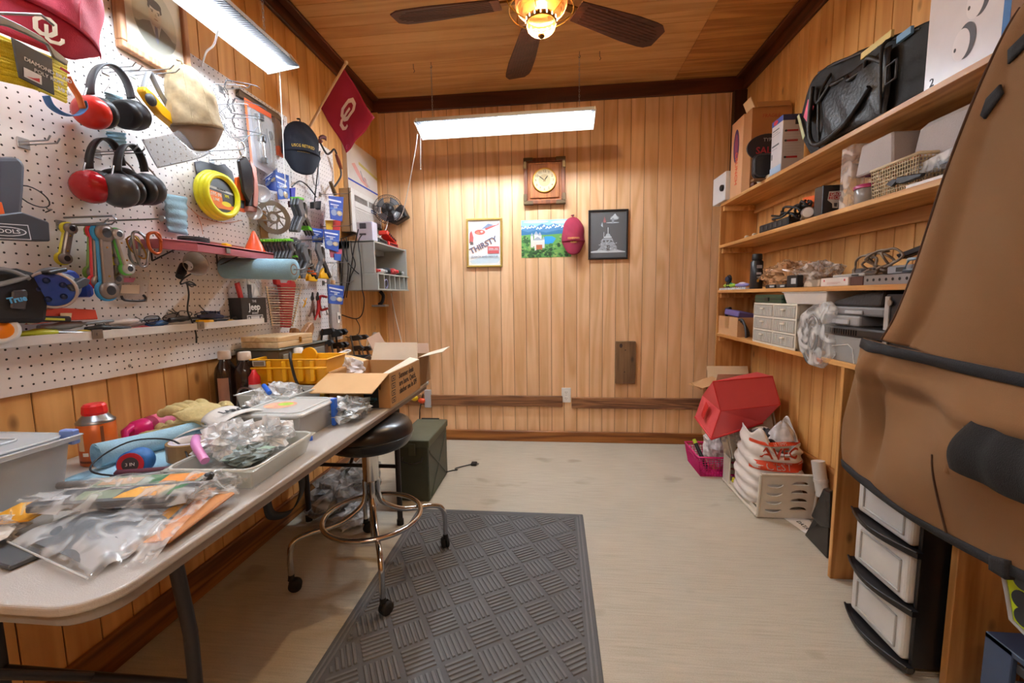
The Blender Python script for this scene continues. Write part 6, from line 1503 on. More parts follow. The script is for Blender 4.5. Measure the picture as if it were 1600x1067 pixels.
bluecard('smaller blue hardware package left of the middle one of the column',[(486,356),(504,358),(504,380),(488,378)],.05,seed=6)
bluecard('blue hardware package hanging above the power strip, lowest of its column',[(511,444),(537,447),(535,476),(513,474)],.12,seed=5)
for i,(x,y,l) in enumerate(((500,304,'thin peg hook carrying the highest blue package'),(502,354,'thin peg hook carrying the middle blue package'),(505,442,'white-tipped peg hook carrying the lowest blue package'),(500,411,'white-tipped peg hook above the lowest blue package'))): hook(l,x,y,.20,dbl=False)
t=card('red_package','red and yellow package hanging behind the blue packages',[(508,344),(532,344),(530,362),(510,360)],.06,M_('#c22a2c',.4));poly([(508,344),(520,344),(519,361),(510,360)],XP+.066,.002).build('yellow_panel',M_('#e3b52a'),t)
t=card('pink_package','pink and blue package hanging under the middle blue package',[(514,388),(534,390),(532,404),(516,402)],.09,M_('#b0506a',.4));poly([(522,396),(533,397),(532,408),(522,406)],XP+.096,.002).build('blue_panel',M_('#2a58b0'),t)
# --- navy cap
hung_cap('navy baseball cap with gold embroidery hanging above the spring clamps',(468,189),(472,281),.185,.10,X=-1.34,mc=NAVY,nrm=(.62,-.78,0),lines=(('USCG RETIRED',.020,.46,mat('gold_bright','#e0b83c',.5),.8),('- - - - - - - -',.014,.37,MATS['gold_bright'],.9)),brim=.40)
m=MB();m.grid(lambda u,v: P_(498+12*u,214+6*v-3*math.sin(PI*u),.10+.02*math.sin(PI*v)),8,6);tag(m.build('cap_brim',mat('dark_maroon','#5a1f22',.7),solid=.004),'dark maroon cap brim peeping out behind the navy cap','cap')
# --- flag
t=thing('crimson_flag','crimson flag with a white monogram on a wooden stick above the navy cap','flag',P_(483,198,0))
pa,pb_=P_(483,199,.03),at(541,98,X=-1.12)
m=MB();m.tube([pa,pb_],.0075,10);m.build('stick',mat('pale_stick','#d6b48c',.6),t);m=MB();m.ball(pb_,.011,10,8);m.build('finial',MATS['pale_stick'],t)
f0=pa.lerp(pb_,.32);f1=pa.lerp(pb_,.93);f2=at(586,184,X=-1.0);f3=at(543,240,X=-1.16)
def flg(x,y,off=0.):   # x away from the stick, y along it
    a=f0.lerp(f1,y);b=f3.lerp(f2,y);p=a.lerp(b,x);w_=.016*math.sin(7*x+2.5*y)*x+.006*math.sin(12*y+3*x)*x
    n_=(f3-f0).cross(f1-f0).normalized();n_=n_ if n_.y<0 else -n_
    p=p+n_*(w_+off);p.z-=.012*math.sin(PI*y)*x;return p
m=MB();m.grid(lambda u,v: flg(u,v),30,24);m.build('cloth',mat('flag_crimson','#9c1236',.8),t,solid=.001)
LGW=mat('flag_white','#e6cfc8',.7)
ring_logo(t,lambda x,y: flg(.30+.46*(1-y)*.0+.50*(x*.62+.08),.20+.62*y-.03*x,.003),LGW)
m=MB();m.tube([flg(.92+.04*math.cos(a),.10+.05*math.sin(a),.0025) for a in [2*PI*k/12 for k in range(12)]],.001,4,True);m.build('flag_badge',M_('#b05a70'),t)
# --- hand brace drill, saw handles
t=thing('hand_brace','old steel hand brace drill with a wooden grip hanging right of the navy cap','drill',P_(520,300,.05))
m=MB();m.tube([P_(*q,.05) for q in ((500,222),(510,240),(517,238),(522,233),(526,240))],.006,8,smooth_pts=3);m.tube([P_(*q,.05) for q in ((532,262),(533,274),(528,284),(522,292))],.006,8,smooth_pts=3);m.build('crank',DSTEEL,t)
m=MB();m.tube([P_(525,241,.05),P_(529,252,.05),P_(533,264,.05)],[.008,.013,.010],12);m.build('grip',mat('grip_wood','#6e2a18',.3),t)
m=MB();m.tube([P_(516,284,.05),P_(524,304,.05)],[.010,.014],12);m.build('chuck',mat('old_brass','#7a6240',.4,.6),t)
m=MB();m.lathe(P_(500,222,.05),(0,-.3,1),[(-.006,.01),(.004,.02),(.012,.014),(.014,.001)],14);m.build('head',MATS['grip_wood'],t)
t=thing('drill_rod','long thin black rod with a block foot hanging under the navy cap','rod',P_(492,325,.04))
m=MB();m.tube([P_(500,236,.05),P_(491,318,.05)],.004,6);m.build('rod',BLACK,t);poly([(484,316),(496,314),(495,328),(491,325),(484,326)],XP+.04,.025).build('foot',BLACK,t,.002)
m=MB();m.tube([P_(*q,.03) for q in ((488,262),(496,258),(498,286),(491,288))],.0028,6,True,smooth_pts=3);tag(m.build('steel_shackle',STEEL),'narrow steel shackle hanging beside the thin black rod','shackle')
m=MB();m.tube([P_(*q,.02) for q in ((456,292),(468,283),(480,290),(490,302),(494,308))],.004,6,smooth_pts=4);tag(m.build('caliper_bow',DSTEEL),'curved dark steel caliper bow behind the green-topped clamps','caliper')
t=thing('scraper_tool','small tool with a blue handle hanging left of the large spring clamps','tool',P_(455,310,.05));poly([(451,294),(459,293),(458,312),(452,312)],XP+.05,.012).build('handle',M_('#2438b8',.35),t,.003);poly([(449,314),(456,314),(455,324),(450,324)],XP+.05,.014).build('head',M_('#5a1f1c'),t,.002);poly([(453,312),(456,312),(455,315),(453,315)],XP+.052,.01).build('shank',STEEL,t)
# --- spring clamps
CG=mat('clamp_grey','#565a60',.35);CK=mat('clamp_black','#1b1b1d',.4)
def clamp(label,top,s,o,pad=ORANGE,group=None):
    """spring clamp hanging by its handle in a plane square to the peg rod; s is its length"""
    p=P_(*top,o);t=thing('spring_clamp',label,'clamp',p,group)
    F=frame(p,Vector((0,1,0)),Vector((0,0,1)),Vector((1,0,0)))
    A=[(0,0),(.10,.02),(.17,-.06),(.20,-.25),(.30,-.42),(.28,-.52),(.10,-.70),(-.02,-.98),(-.14,-1.0),(-.16,-.93),(-.04,-.68),(.08,-.50),(.04,-.38),(-.06,-.20)]
    m=MB(F);m.prism([(x*s*1.2,y*s,-.006) for x,y in A],(0,0,.013));m.build('jaw',CG,t,.003,seg=2)
    B=[(.26,-.05),(.34,-.10),(.36,-.30),(.34,-.46),(.44,-.62),(.62,-.95),(.54,-1.0),(.40,-.80),(.22,-.55),(.24,-.30)]
    m=MB(F);m.prism([(x*s*1.2,y*s,-.0055) for x,y in B],(0,0,.011));m.build('jaw',CK,t,.003,seg=2)
    m=MB(F);m.cyl((.22*s*1.2,-.46*s,-.009),(.22*s*1.2,-.46*s,.010),.06*s,n=12);m.build('pivot',STEEL,t)
    m=MB(F);m.prism([(x*s*1.2,y*s,-.007) for x,y in ((.34,-.72),(.48,-.78),(.50,-.86),(.36,-.84))],(0,0,.015));m.build('pad',pad,t,.002)
    m=MB(F);m.prism([(x*s*1.2,y*s,-.007) for x,y in ((0,.03),(.22,.05),(.22,-.02),(0,-.04))],(0,0,.015));m.build('grip_tip',GREEN if pad is GREEN else CG,t,.002)
    return t
gq='large spring clamps on the middle rod'
for i in range(3): clamp(('large grey spring clamp on the middle rod, nearest the wall','large grey spring clamp on the middle rod, between two others','large grey spring clamp on the middle rod, foremost of three')[i],(455+5*i,309),.175,.10+.022*i,GREEN,gq)
gq='small spring clamps in a row under the green rod'
cp_=clamp('small grey spring clamp of the packed row, the one touching the pegboard',(402,378),.085,.03,GREEN,gq)
for i in range(1,10):
    q=P_(402,378,.03);c2=dup(cp_,q+Vector((.018*i,0,0)),label='small grey clamp of the packed row, '+('second','third','fourth','fifth','sixth','seventh','eighth','ninth','outermost')[i-1]+(' from the pegboard' if i<9 else ' from the pegboard, next to the paper roll'))
m=MB()
for i in range(14): c_=P_(402,378,.03)+Vector((.013*i,0,.004));m.box(c_,(.011,.03,.012))
tag(m.build('green_grips',GREEN,bevel=.002),'row of bright green clamp grips on the rod beside the pink shelf','grips',kind='stuff')
gq='big spring clamps at the right end of the long rod'
for i in range(4): clamp(('big dark spring clamp on the long rod, closest to the pegboard','big dark spring clamp on the long rod, second out from the pegboard','big dark spring clamp on the long rod, third out beside the paper roll','big dark spring clamp on the long rod, outermost beside the blue package')[i],(455+6*i,372+4*i),.165,.09+.026*i,ORANGE,gq)
clamp('big grey spring clamp hanging alone in front of the blue packages',(494,380),.185,.14,CK)
hook('double peg hook carrying the green-tipped small clamps',398,384,.22);hook('double peg hook carrying the big dark clamps',446,376,.22)
for i,(x,y,l) in enumerate(((470,428,'yellow plastic wedge hanging under the big clamps, left one'),(484,432,'yellow plastic wedge hanging under the big clamps, middle one'),(503,428,'yellow plastic wedge hanging under the big clamps, right one'))):
    tag(poly([(x-7,y),(x,y-10),(x+8,y),(x+7,y+8),(x-7,y+7)],XP+.03+.01*i,.02).build('yellow_wedge',YEL,bevel=.003),l,'wedge','yellow wedges under the clamps')
t=thing('clear_tube','clear plastic tube of bits hanging beside the orange-padded clamp','tube',P_(520,435,.08));m=MB();m.cyl(P_(520,410,.09),P_(520,438,.09),.014,n=12);m.build('tube',CLEARW,t);m=MB();m.cyl(P_(520,438,.09),P_(520,444,.09),.0145,n=12);m.build('cap',MATS['pale_stick'],t)
# --- red wrench rack
t=thing('wrench_rack','red wrench rack holding a ladder of chrome wrenches under the paper roll','wrench rack',P_(445,512,.03))
poly([(425,436),(431,436),(433,442),(447,442),(449,438),(455,440),(457,446),(449,512),(437,511),(436,470),(432,446),(426,444)],XP+.03,.022).build('rack',RED,t,.003)
for k in range(16):
    y=449+3.9*k;xl=416+1.0*k*.6;xr=470-1.0*k*.9
    a,b=P_(xl,y,.056),P_(xr,y+1.0,.056)
    m=MB();m.tube([a,b],.0026,6)
    for c_ in (a,b): m.lathe(c_-Vector((.002,0,0)),(1,0,0),[(0,.0068),(.005,.0068)],10)
    m.build('wrench',CHROME,t)
# --- red-handled pliers / clamps right
def pliers(label,pts,o,col,metal=DSTEEL):
    t=thing('hand_pliers',label,'pliers',P_(*pts[1],o));a,b,c_=[P_(*q,o) for q in pts]
    m=MB();m.tube([a,a.lerp(b,.5)+Vector((.004,.014,0)),b],[.006,.009,.005],8,smooth_pts=4);m.build('handle',col,t)
    m=MB();m.tube([a,a.lerp(c_,.5)+Vector((.004,-.010,0)),c_],[.006,.008,.005],8,smooth_pts=4);m.build('handle',col,t)
    m=MB();m.ball(a,(.008,.014,.018),10,8);m.build('joint',metal,t);m=MB();m.tube([a,a+Vector((.004,0,.035))],[.009,.004],8);m.build('jaw',metal,t)
    return t
pliers('pliers with dark red handles hanging left of the red clamp',[(488,466),(483,494),(492,498)],.06,mat('handle_brown','#6d4a40',.4))
pliers('pliers with bright red handles hanging beside the red clamp',[(496,466),(492,500),(500,496)],.08,mat('handle_red','#b01c22',.35))
t=thing('c_clamp','small red C-clamp hanging on the pegboard left of the lowest blue package','clamp',P_(505,484,.05));m=MB();m.tube([P_(*q,.05) for q in ((510,464),(501,463),(499,474),(502,484),(511,482))],.008,8,smooth_pts=4);m.build('frame',RED,t);m=MB();m.tube([P_(507,478,.05),P_(512,492,.05)],.003,6);m.tube([P_(509,492,.05),P_(516,490,.05)],.002,5);m.build('screw',STEEL,t)
m=MB();m.tube([P_(*q,.02) for q in ((474,468),(478,474),(474,480),(479,466))],.003,6);tag(m.build('yellow_clip',YEL),'tiny yellow clip on the pegboard left of the brown-handled pliers','clip')
# --- pink shelf with cone and bits, brackets
PK=mat('pink_shelf','#b5606a',.5,var=.06)
zs=1.405;y0s,y1s=1.47,2.02
t=thing('pink_shelf','dusty pink painted wall shelf on brackets across the pegboard','shelf',(XP+.08,1.75,zs))
m=MB();A_=[(XP,1.40),(XP+.155,1.335),(XP+.155,1.50),(XP+.13,1.60),(XP+.16,1.93),(XP,1.99)]
m.prism([(x,y,zs-.004) for x,y in ((XP+.001,1.34),(XP+.125,1.335),(XP+.165,1.44),(XP+.165,1.86),(XP+.001,1.99))],(0,0,.008))
m.build('deck',PK,t,.001)
m=MB();m.prism([(XP+.125,1.335,zs-.030),(XP+.165,1.44,zs-.030),(XP+.165,1.86,zs-.030),(XP+.16,1.86,zs-.030),(XP+.158,1.442,zs-.030),(XP+.12,1.34,zs-.030)],(0,0,.036));m.build('front_lip',PK,t,.002)
m=MB();m.b2((XP+.001,1.335,zs-.028),(XP+.126,1.341,zs+.004));m.build('end_lip',PK,t,.001)
for yy in (1.42,1.72):
    m=MB();m.tube([(XP+.002,yy,zs-.008),(XP+.14,yy,zs-.008)],.003,6);m.tube([(XP+.002,yy,zs-.06),(XP+.12,yy,zs-.012)],.003,6);m.tube([(XP+.002,yy,zs-.008),(XP+.002,yy,zs-.06)],.003,6);m.build('bracket',DSTEEL,t)
p=at(334,393,X=XP+.168);m=MB();m.box((XP+.168,1.58,zs-.012),(.006,.02,.02));tag(m.build('mirror_clip',STEEL,bevel=.001),'small silver clip on the front lip of the pink shelf','clip')
t=thing('orange_cone','small bright orange plastic cone standing on the pink shelf','cone',(XP+.07,1.87,zs+.004))
cb_=Vector((XP+.075,1.86,zs+.004));m=MB();m.lathe(cb_,(0,0,1),[(.004,.046),(.035,.034),(.10,.006),(.104,.001)],20);m.build('cone',mat('cone_orange','#ef5a24',.4),t);m=MB();m.box(cb_+Vector((0,0,.002)),(.105,.105,.004));m.build('base',MATS['cone_orange'],t,.001)
for i,(y,w_,c,l,nm) in enumerate(((1.56,.03,BLACK,'coil of thin black wire lying on the left part of the pink shelf','wire_coil'),(1.76,.06,None,'long orange and tan pencil-like stick lying on the pink shelf','long_stick'))):
    if i==0:
        t=thing(nm,l,'wire',(XP+.10,1.50,zs+.004))
        for k in range(4): m=MB();m.tube([(XP+.10+.04*math.cos(a),1.50+.055*math.sin(a),zs+.008+.006*k) for a in [2*PI*j/18 for j in range(18)]],.003,5,True);m.build('wire_loop',c,t)
    else:
        m=MB();m.tube([(XP+.12,1.60,zs+.010),(XP+.11,1.90,zs+.010)],.005,6);tag(m.build(nm,mat('stick_orange','#d98a4a',.5)),l,'stick')
m=MB();m.b2((XP+.03,1.60,zs+.005),(XP+.07,1.80,zs+.03));tag(m.build('brown_strip',mat('strip_brown','#9a4c40',.5),bevel=.002),'brown plastic strip lying at the back of the pink shelf','strip')
m=MB();m.box((XP+.12,1.635,zs+.013),(.02,.05,.018),rotm(0,0,.3));tag(m.build('yellow_bit',YEL,bevel=.003),'yellow plastic clip lying on the pink shelf edge','clip')
m=MB();m.tube([P_(*q,.01) for q in ((276,305),(300,328),(316,340),(350,348),(378,344))],.0012,4,smooth_pts=5);tag(m.build('orange_string',mat('string_orange','#d9895a',.6)),'thin orange string sagging under the yellow trimmer line','string')
m=MB();m.tube([P_(*q,.02) for q in ((308,336),(314,350),(317,366))],.0012,4,smooth_pts=4);tag(m.build('orange_thread',MATS['string_orange']),'short orange thread dropping onto the pink shelf','string')
# --- clamp lamp with cord
t=thing('clamp_lamp','small clamp lamp with a pale round shade and black cord under the pink shelf','lamp',P_(300,440,.05))
c_=P_(306,412,.09);m=MB();m.lathe(c_,(.9,-.3,.1),[(-.05,.018),(-.03,.03),(0,.044),(.002,.046),(0,.043),(-.028,.027)],24,cap=False);m.build('shade',mat('lamp_shade_grey','#b9b4b0',.25,.3),t)
m=MB();m.tube([c_+Vector((-.05,.0,-.005)),c_+Vector((-.035,-.03,-.035)),c_+Vector((-.03,-.045,-.05))],[.014,.016,.013],10);m.build('socket',BLACK,t)
m=MB();m.tube([P_(*q,.07) for q in ((298,428),(286,436),(282,444),(296,440),(306,446),(290,442),(300,448))],.003,6,smooth_pts=4);m.build('clip',BLACK,t)
m=MB();m.tube([P_(*q,.06) for q in ((292,442),(295,460),(293,485),(300,502),(306,520),(307,536))],.003,6,smooth_pts=5);m.build('cord',BLACK,t)
# --- paper towel roll
BT=mat('blue_towel','#8fb7c9',.9,bump=.4,bscale=350)
t=thing('paper_towel_roll','roll of pale blue shop towels on a wire holder under the pink shelf','paper roll',P_(420,420,.1))
a=P_(352,419,.004);b=at(459,421,Y=a.y);d=(b-a).normalized();rr=.0445
m=MB();m.lathe(a,d,[(0,rr),((b-a).length*1.0,rr),((b-a).length+.001,.022)],36);m.build('towels',BT,t)
m=MB();m.lathe(b+d*.0008,d,[(0,.0235),(.0006,.0235),(.0006,.019),(-.03,.019)],28,cap=False);m.build('core',mat('core_card','#8f6c50',.8),t);m=MB();m.lathe(b+d*.0004,d,[(0,.0185),(.0002,.001)],20);m.build('core_hole',M_('#3b281c',.9),t)
m=MB();m.tube([a+Vector((0,.06,.05)),a+Vector((.0,.05,.0)),b+Vector((.06,.05,.0)),b+Vector((.075,.03,.02)),b+Vector((.04,0,0)),b+d*.001],.003,6);m.tube([b+Vector((.03,0,-.02)),b+Vector((.09,.03,-.01)),b+Vector((.085,.05,.02))],.0025,6);m.build('wire_holder',STEEL,t)
m=MB();p0_=a.lerp(b,.62)+Vector((0,0,0));m.tube([p0_+(Vector((0,1,0))*math.cos(th)+Vector((0,0,1))*math.sin(th))*(rr+.0005) for th in [2*PI*i/32 for i in range(32)]],.0006,4,True);m.build('perforation',MATS['blue_towel'],t)
# --- black holder box with tools
t=thing('magnetic_holder','black magnetic tool box with white lettering standing on the end of the ledge','holder',P_(382,503,.03))
c_=P_(364,503,.0);c2=P_(402,503,.0);FJ=frame(Vector((XP+.062,c_.y-.02,1.093)),Vector((0,1,0)),Vector((0,0,1)),Vector((1,0,0)));wj=.165;hj=.118
m=MB();m.tray((XP+.032,c_.y-.02+wj/2,1.093),(.058,wj),(.06,wj),hj,.002);m.build('box',mat('holder_black','#1e1e20',.4),t,.001)
text('Jeep',.044,FJ@Matrix.Translation((wj*.5,hj*.64,.001)),M_('#e4e4e6'),t,bold=.0004);text('THE',.016,FJ@Matrix.Translation((wj*.5,hj*.86,.001)),M_('#cfcfd2'),t);text('BRAND',.012,FJ@Matrix.Translation((wj*.5,hj*.40,.001)),M_('#cfcfd2'),t)
flat(t,FJ,wj,hj,[('#c9c9cc',R4(.18,.10,.82,.33)),('#1e1e20',R4(.21,.13,.79,.30)),('#c9c9cc',R4(.33,.15,.67,.28)),('#c9c9cc',ell(.26,.215,.035,.05)),('#c9c9cc',ell(.74,.215,.035,.05))])
m=MB()
for k in range(7): x=.35+.045*k;m.b2((wj*x,hj*.155,.0015),(wj*(x+.018),hj*.275,.0022))
m.build('grille_slot',MATS['holder_black'],t,kind='stuff')
F2=FJ@Matrix.Translation((0,0,-.03));
t=thing('red_scraper','red-handled scraper leaning in the black magnetic box','scraper',FJ@Vector((.05,.1,-.03)));m=MB(F2@rotm(0,0,.25));m.b2((.055,.04,-.006),(.08,hj+.055,.006));m.build('handle',mat('scraper_red','#c42a30',.35),t,.003);m=MB(F2@rotm(0,0,.25));m.b2((.057,.01,-.002),(.078,.045,.002));m.build('blade',STEEL,t)
m=MB(F2);m.b2((.070,.02,.01),(.096,hj+.06,.014));tag(m.build('dark_rasp',DGREY,bevel=.002),'dark grey flat file standing behind the red scraper','file')
m=MB(F2);m.tube([(.12,.02,0),(.128,hj+.025,0)],.004,8);tag(m.build('steel_rod',STEEL),'short steel rod standing in the black magnetic box','rod')
t=card('clear_pouch_card','clear plastic bag of small parts hanging above the black magnetic box',[(384,434),(404,432),(408,462),(388,468)],.03,CLEARW,.01)
# --- clear package and carabiners, ratcheting wrenches
t=card('hex_key_pack','clear package with a pink header and hex keys hanging below the wrenches',[(186,424),(232,425),(228,472),(178,468)],.008,film('pack_film','#d8ccc8',.30,.2),.006)
poly([(190,434),(212,434),(208,441),(188,441)],XP+.016,.001).build('pink_header',M_('#c06a80'),t);poly([(190,445),(218,445),(217,459),(188,458)],XP+.016,.001).build('label_panel',M_('#d9c2a8'),t)
m=MB();m.tube([P_(*q,.018) for q in ((190,462),(195,469),(222,470),(228,466),(224,461))],.004,6,smooth_pts=3);m.build('hex_key',DSTEEL,t)
RT=mat('ratchet_steel','#8a807a',.35,.5)
def ratchet(label,a,b,o,w_,col,steel=RT,group=None):
    A,B2_=P_(*a,o),P_(*b,o);t=thing('ratchet_wrench',label,'wrench',B2_,group);d=(B2_-A);L_=d.length;d.normalize();n_=Vector((1,0,0));e=n_.cross(d).normalized()
    F=frame(A,d,e,d.cross(e));
    m=MB(F);m.b2((.0,-w_*.36,-.009),(L_,w_*.36,.006));m.build('shank',steel,t,.003)
    m=MB(F);m.b2((-.0,-w_*.48,-.012),(L_,w_*.48,-.002));m.build('colour_backing',col,t,.004)
    for x in (0,L_):
        m=MB(F);m.lathe((x,0,-.012),(0,0,1),[(0,w_*.72),(.010,w_*.72),(.010,w_*.60)],20);m.build('ring_rim',col,t)
        m=MB(F);m.lathe((x,0,-.002),(0,0,1),[(0,w_*.60),(.010,w_*.58),(.011,w_*.34)],20);m.build('ring_head',steel,t)
        m=MB(F);m.lathe((x,0,.0085),(0,0,1),[(0,w_*.33),(.0008,w_*.32)],12);m.build('socket_hole',BLACK,t)
    for x in (.25,.75): m=MB(F);m.lathe((L_*x,0,.006),(0,0,1),[(0,.003),(.002,.002)],8);m.build('rivet',BRASS,t)
    return t
gw='ratcheting ring wrenches on the double hook'
ratchet('yellow-edged ratchet ring wrench hanging alone at the left of the double hook',(109,357),(101,404),.04,.026,mat('w_yellow','#d8cf2a',.4),group=gw)
ratchet('olive-green-edged ratchet ring wrench behind the red one',(148,362),(146,426),.05,.03,mat('w_olive','#6c9a3c',.4),group=gw)
ratchet('red-edged ratchet ring wrench between the olive and blue ones',(150,362),(153,440),.075,.03,mat('w_red','#d0262e',.4),group=gw)
ratchet('large blue-edged ratchet ring wrench in front of the others',(163,364),(170,454),.095,.044,mat('w_blue','#2f94cc',.4),group=gw)
ratchet('bright yellow-edged ratchet ring wrench right of the large blue one',(176,368),(186,408),.07,.026,mat('w_byellow','#e6dd2c',.4),mat('ratchet_pale','#c8c8c8',.3,.5),group=gw)
ratchet('dark-edged ratchet ring wrench with two visible rings right of the blue one',(184,400),(182,436),.065,.028,mat('w_dark','#4a5a66',.4),group=gw)
ratchet('bright green-edged ratchet ring wrench hanging aslant at the right',(183,366),(200,420),.10,.028,mat('w_green','#59b848',.4),MATS['ratchet_pale'],group=gw)
hook('double peg hook carrying the coloured ratchet wrenches',95,352,.17);
m=MB();m.tube([P_(100,340),P_(100,340)+Vector((.16,0,.0)),P_(100,340)+Vector((.17,0,-.012))],.003,6);tag(m.build('long_rod',STEEL),'long steel rod standing out above the coloured wrenches','rod')
m=MB();q=P_(165,345);m.tube([q,q+Vector((.20,.0,0))],.0028,6);m.lathe(q+Vector((.20,0,0)),(0,-1,0),[(0,.010),(.004,.010)],12);tag(m.build('eyelet_rod',STEEL),'steel rod with a round eyelet end left of the pale blue mask','rod')
def carab(label,pts,o,r,mt_,grp=None):
    t=thing('carabiner',label,'carabiner',P_(*pts[0],o),grp);L_=catmull([P_(*q,o) for q in pts],6,True);m=MB();m.tube(L_,r,8,True);m.build('body',mt_,t);m=MB();m.tube([L_[3]+Vector((.004,0,0)),L_[9]+Vector((.004,0,0))],r*.8,6);m.build('gate',mt_,t);return t
gc='carabiners left of the pink shelf'
carab('large silver carabiner hanging in the middle of the cluster by the pink shelf',[(208,364),(222,366),(232,384),(230,412),(220,415),(210,390)],.10,.0045,STEEL,gc)
carab('silver carabiner hanging left and behind the large one',[(206,372),(216,372),(218,400),(214,414),(204,404),(202,388)],.06,.004,GREY,gc)
carab('brassy ring of keys tangled among the carabiners',[(198,374),(212,370),(228,396),(224,404),(206,392)],.08,.0025,BRASS,gc)
carab('bright orange carabiner hanging at the left end of the pink shelf',[(232,366),(248,366),(251,390),(244,396),(233,386)],.13,.005,mat('carab_orange','#b8541c',.3,.4),gc)
# --- left edge: wire hooks, glasses, sheath, flat box, reel
t=hook('double wire hook at the left edge of the pegboard under the yellow rope',36,224,.10)
glasses('thin wire-framed spectacles hanging at the left edge of the pegboard',P_(26,285,.09),(.35,.5,-.75),(.6,.5,.5),DSTEEL,film('lens_faint','#e8eef2',.12,.05),.15)
t=thing('dark_sheath','dark grey plastic tool sheath with an orange patch at the left edge of the pegboard','sheath',P_(5,345,.08));poly([(-30,246),(10,246),(20,260),(18,300),(14,345),(-30,345)],XP+.07,.04).build('sheath',mat('sheath_grey','#4b4f5c',.35),t,.01,seg=2);poly([(-30,312),(1,316),(8,342),(-30,342)],XP+.112,.004).build('orange_patch',ORANGE,t,.001)
t=thing('badge_box','flat dark box with a white outlined badge at the left edge of the pegboard','box',P_(20,378,.08));poly([(-40,338),(10,332),(54,348),(56,378),(-40,374)],XP+.08,.045).build('body',mat('badge_dark','#33343c',.4),t,.003)
q0,q1,q3=P_(-40,346,.1262),P_(50,352,.1262),P_(-40,372,.1262);xx=(q1-q0);LL_=xx.length;xx.normalize();yy_=q0-q3;HH_=yy_.length;yy_=(yy_-xx*yy_.dot(xx)).normalized();FB=frame(q3,xx,yy_,xx.cross(yy_))
flat(t,FB,LL_,HH_,[('#d4d4da',R4(.02,.02,.99,.98)),('#2a2a30',R4(.04,.07,.97,.93)),('#d4d4da',ell(.55,.5,.38,.30)),('#3a3a42',ell(.55,.5,.35,.25))]);text('TOOLS',HH_*.36,FB@Matrix.Translation((LL_*.55,HH_*.5,.001)),M_('#e6e6ea'),t,sx=1.3)
t=thing('tape_reel','blue and grey drum reel with black clips hanging above the ledge','reel',P_(88,478,.06))
c_=P_(82,452,.10);ax=Vector((.62,-.72,-.28)).normalized()
m=MB();m.lathe(c_-ax*.05,ax,[(0,.047),(.005,.050),(.010,.045),(.044,.045),(.050,.051),(.056,.051)],36);m.build('drum',mat('reel_grey','#8d9094',.4,.3),t)
m=MB();m.lathe(c_+ax*.0055,ax,[(0,.045),(.002,.043),(.003,.02),(.001,.001)],32);m.build('hub_face',mat('reel_blue','#1d3f96',.35),t)
m=MB();m.tube([c_+ax*.007+(ax.orthogonal().normalized()*math.cos(a)+ax.cross(ax.orthogonal().normalized())*math.sin(a))*.048 for a in [2*PI*i/36 for i in range(36)]],.0035,6,True);m.build('rim',mat('reel_rim','#b9a8a0',.4),t)
for k in range(5):
    a=2*PI*k/5+.4;e_=ax.orthogonal().normalized();g_=ax.cross(e_);m=MB();m.ball(c_+ax*.008+(e_*math.cos(a)+g_*math.sin(a))*.027,.008,10,6);m.build('hub_recess',M_('#12204c',.4),t)
poly([(56,436),(70,424),(92,422),(104,432),(100,440),(78,434),(62,444)],XP+.06,.05).build('blue_cover',MATS['reel_blue'],t,.006)
poly([(92,446),(118,434),(128,437),(124,446),(100,456)],XP+.11,.03).build('clip_lever',DGREY,t,.003);poly([(60,424),(90,418),(92,424),(64,430)],XP+.10,.03).build('clip_lever',BLACK,t,.003);poly([(112,440),(124,448),(126,462),(116,466)],XP+.05,.05).build('blue_side',MATS['reel_blue'],t,.006)
t=thing('tool_pouch','black tool pouch with a blue script label in the left corner above the ledge','pouch',P_(20,500,.05));poly([(-60,424),(0,420),(30,428),(46,436),(48,460),(44,505),(-60,505)],XP+.03,.06).build('body',mat('pouch_black','#201f22',.7),t,.012,seg=2)
m=MB();m.tube([P_(*q,.10) for q in ((-30,446),(0,444),(24,438),(44,432))],.006,6,smooth_pts=4);m.tube([P_(*q,.10) for q in ((-30,424),(0,420),(26,426),(46,436))],.005,6,smooth_pts=4);m.build('piping',GREY,t,kind='stuff')
lb=[(17,454),(38,452),(42,458),(38,484),(14,482)];poly(lb,XP+.092,.006).build('badge',mat('badge_grey','#4a4a50',.3),t,.003)
q0=P_(27,468,.0995);text('True',.020,frame(q0,Vector((0,.95,.2)).normalized(),Vector((0,-.2,.95)).normalized(),Vector((1,0,0))),M_('#5aa8dc'),t,bold=.0008)
# --- ledge and its clutter
LG=mat('ledge_white','#dcd8d4',.4);zl=1.093
t=thing('tool_ledge','long white narrow ledge with a raised lip along the lower part of the pegboard','ledge',(XP+.03,1.3,zl))
m=MB();m.b2((XP,.35,zl-.004),(XP+.062,1.905,zl));m.b2((XP+.060,.35,zl-.004),(XP+.063,1.905,zl+.022));m.b2((XP,.35,zl-.004),(XP+.002,1.905,zl+.02));m.build('channel',LG,t,.0006)
for yy in (1.14,1.52): m=MB();m.b2((XP+.060,yy,zl-.002),(XP+.067,yy+.03,zl+.026));m.cyl((XP+.067,yy+.015,zl+.012),(XP+.069,yy+.015,zl+.012),.005,n=8);m.build('ledge_clip',STEEL,t,.001)
t=thing('orange_blade_box','flattened orange cardboard box lying on the ledge beneath the reel','box',(XP+.04,1.15,zl+.03))
poly([(28,492),(76,481),(136,484),(140,499),(84,501),(36,507),(56,496)],XP+.035,.03).build('body',mat('box_orange','#d8472a',.5),t,.002);poly([(36,500),(60,494),(84,497),(70,503),(44,507)],XP+.068,.004).build('torn_flap',M_('#d8c2a4',.8),t);poly([(94,489),(112,489),(111,496),(94,496)],XP+.068,.001).build('label_panel',M_('#e8d9b0'),t)
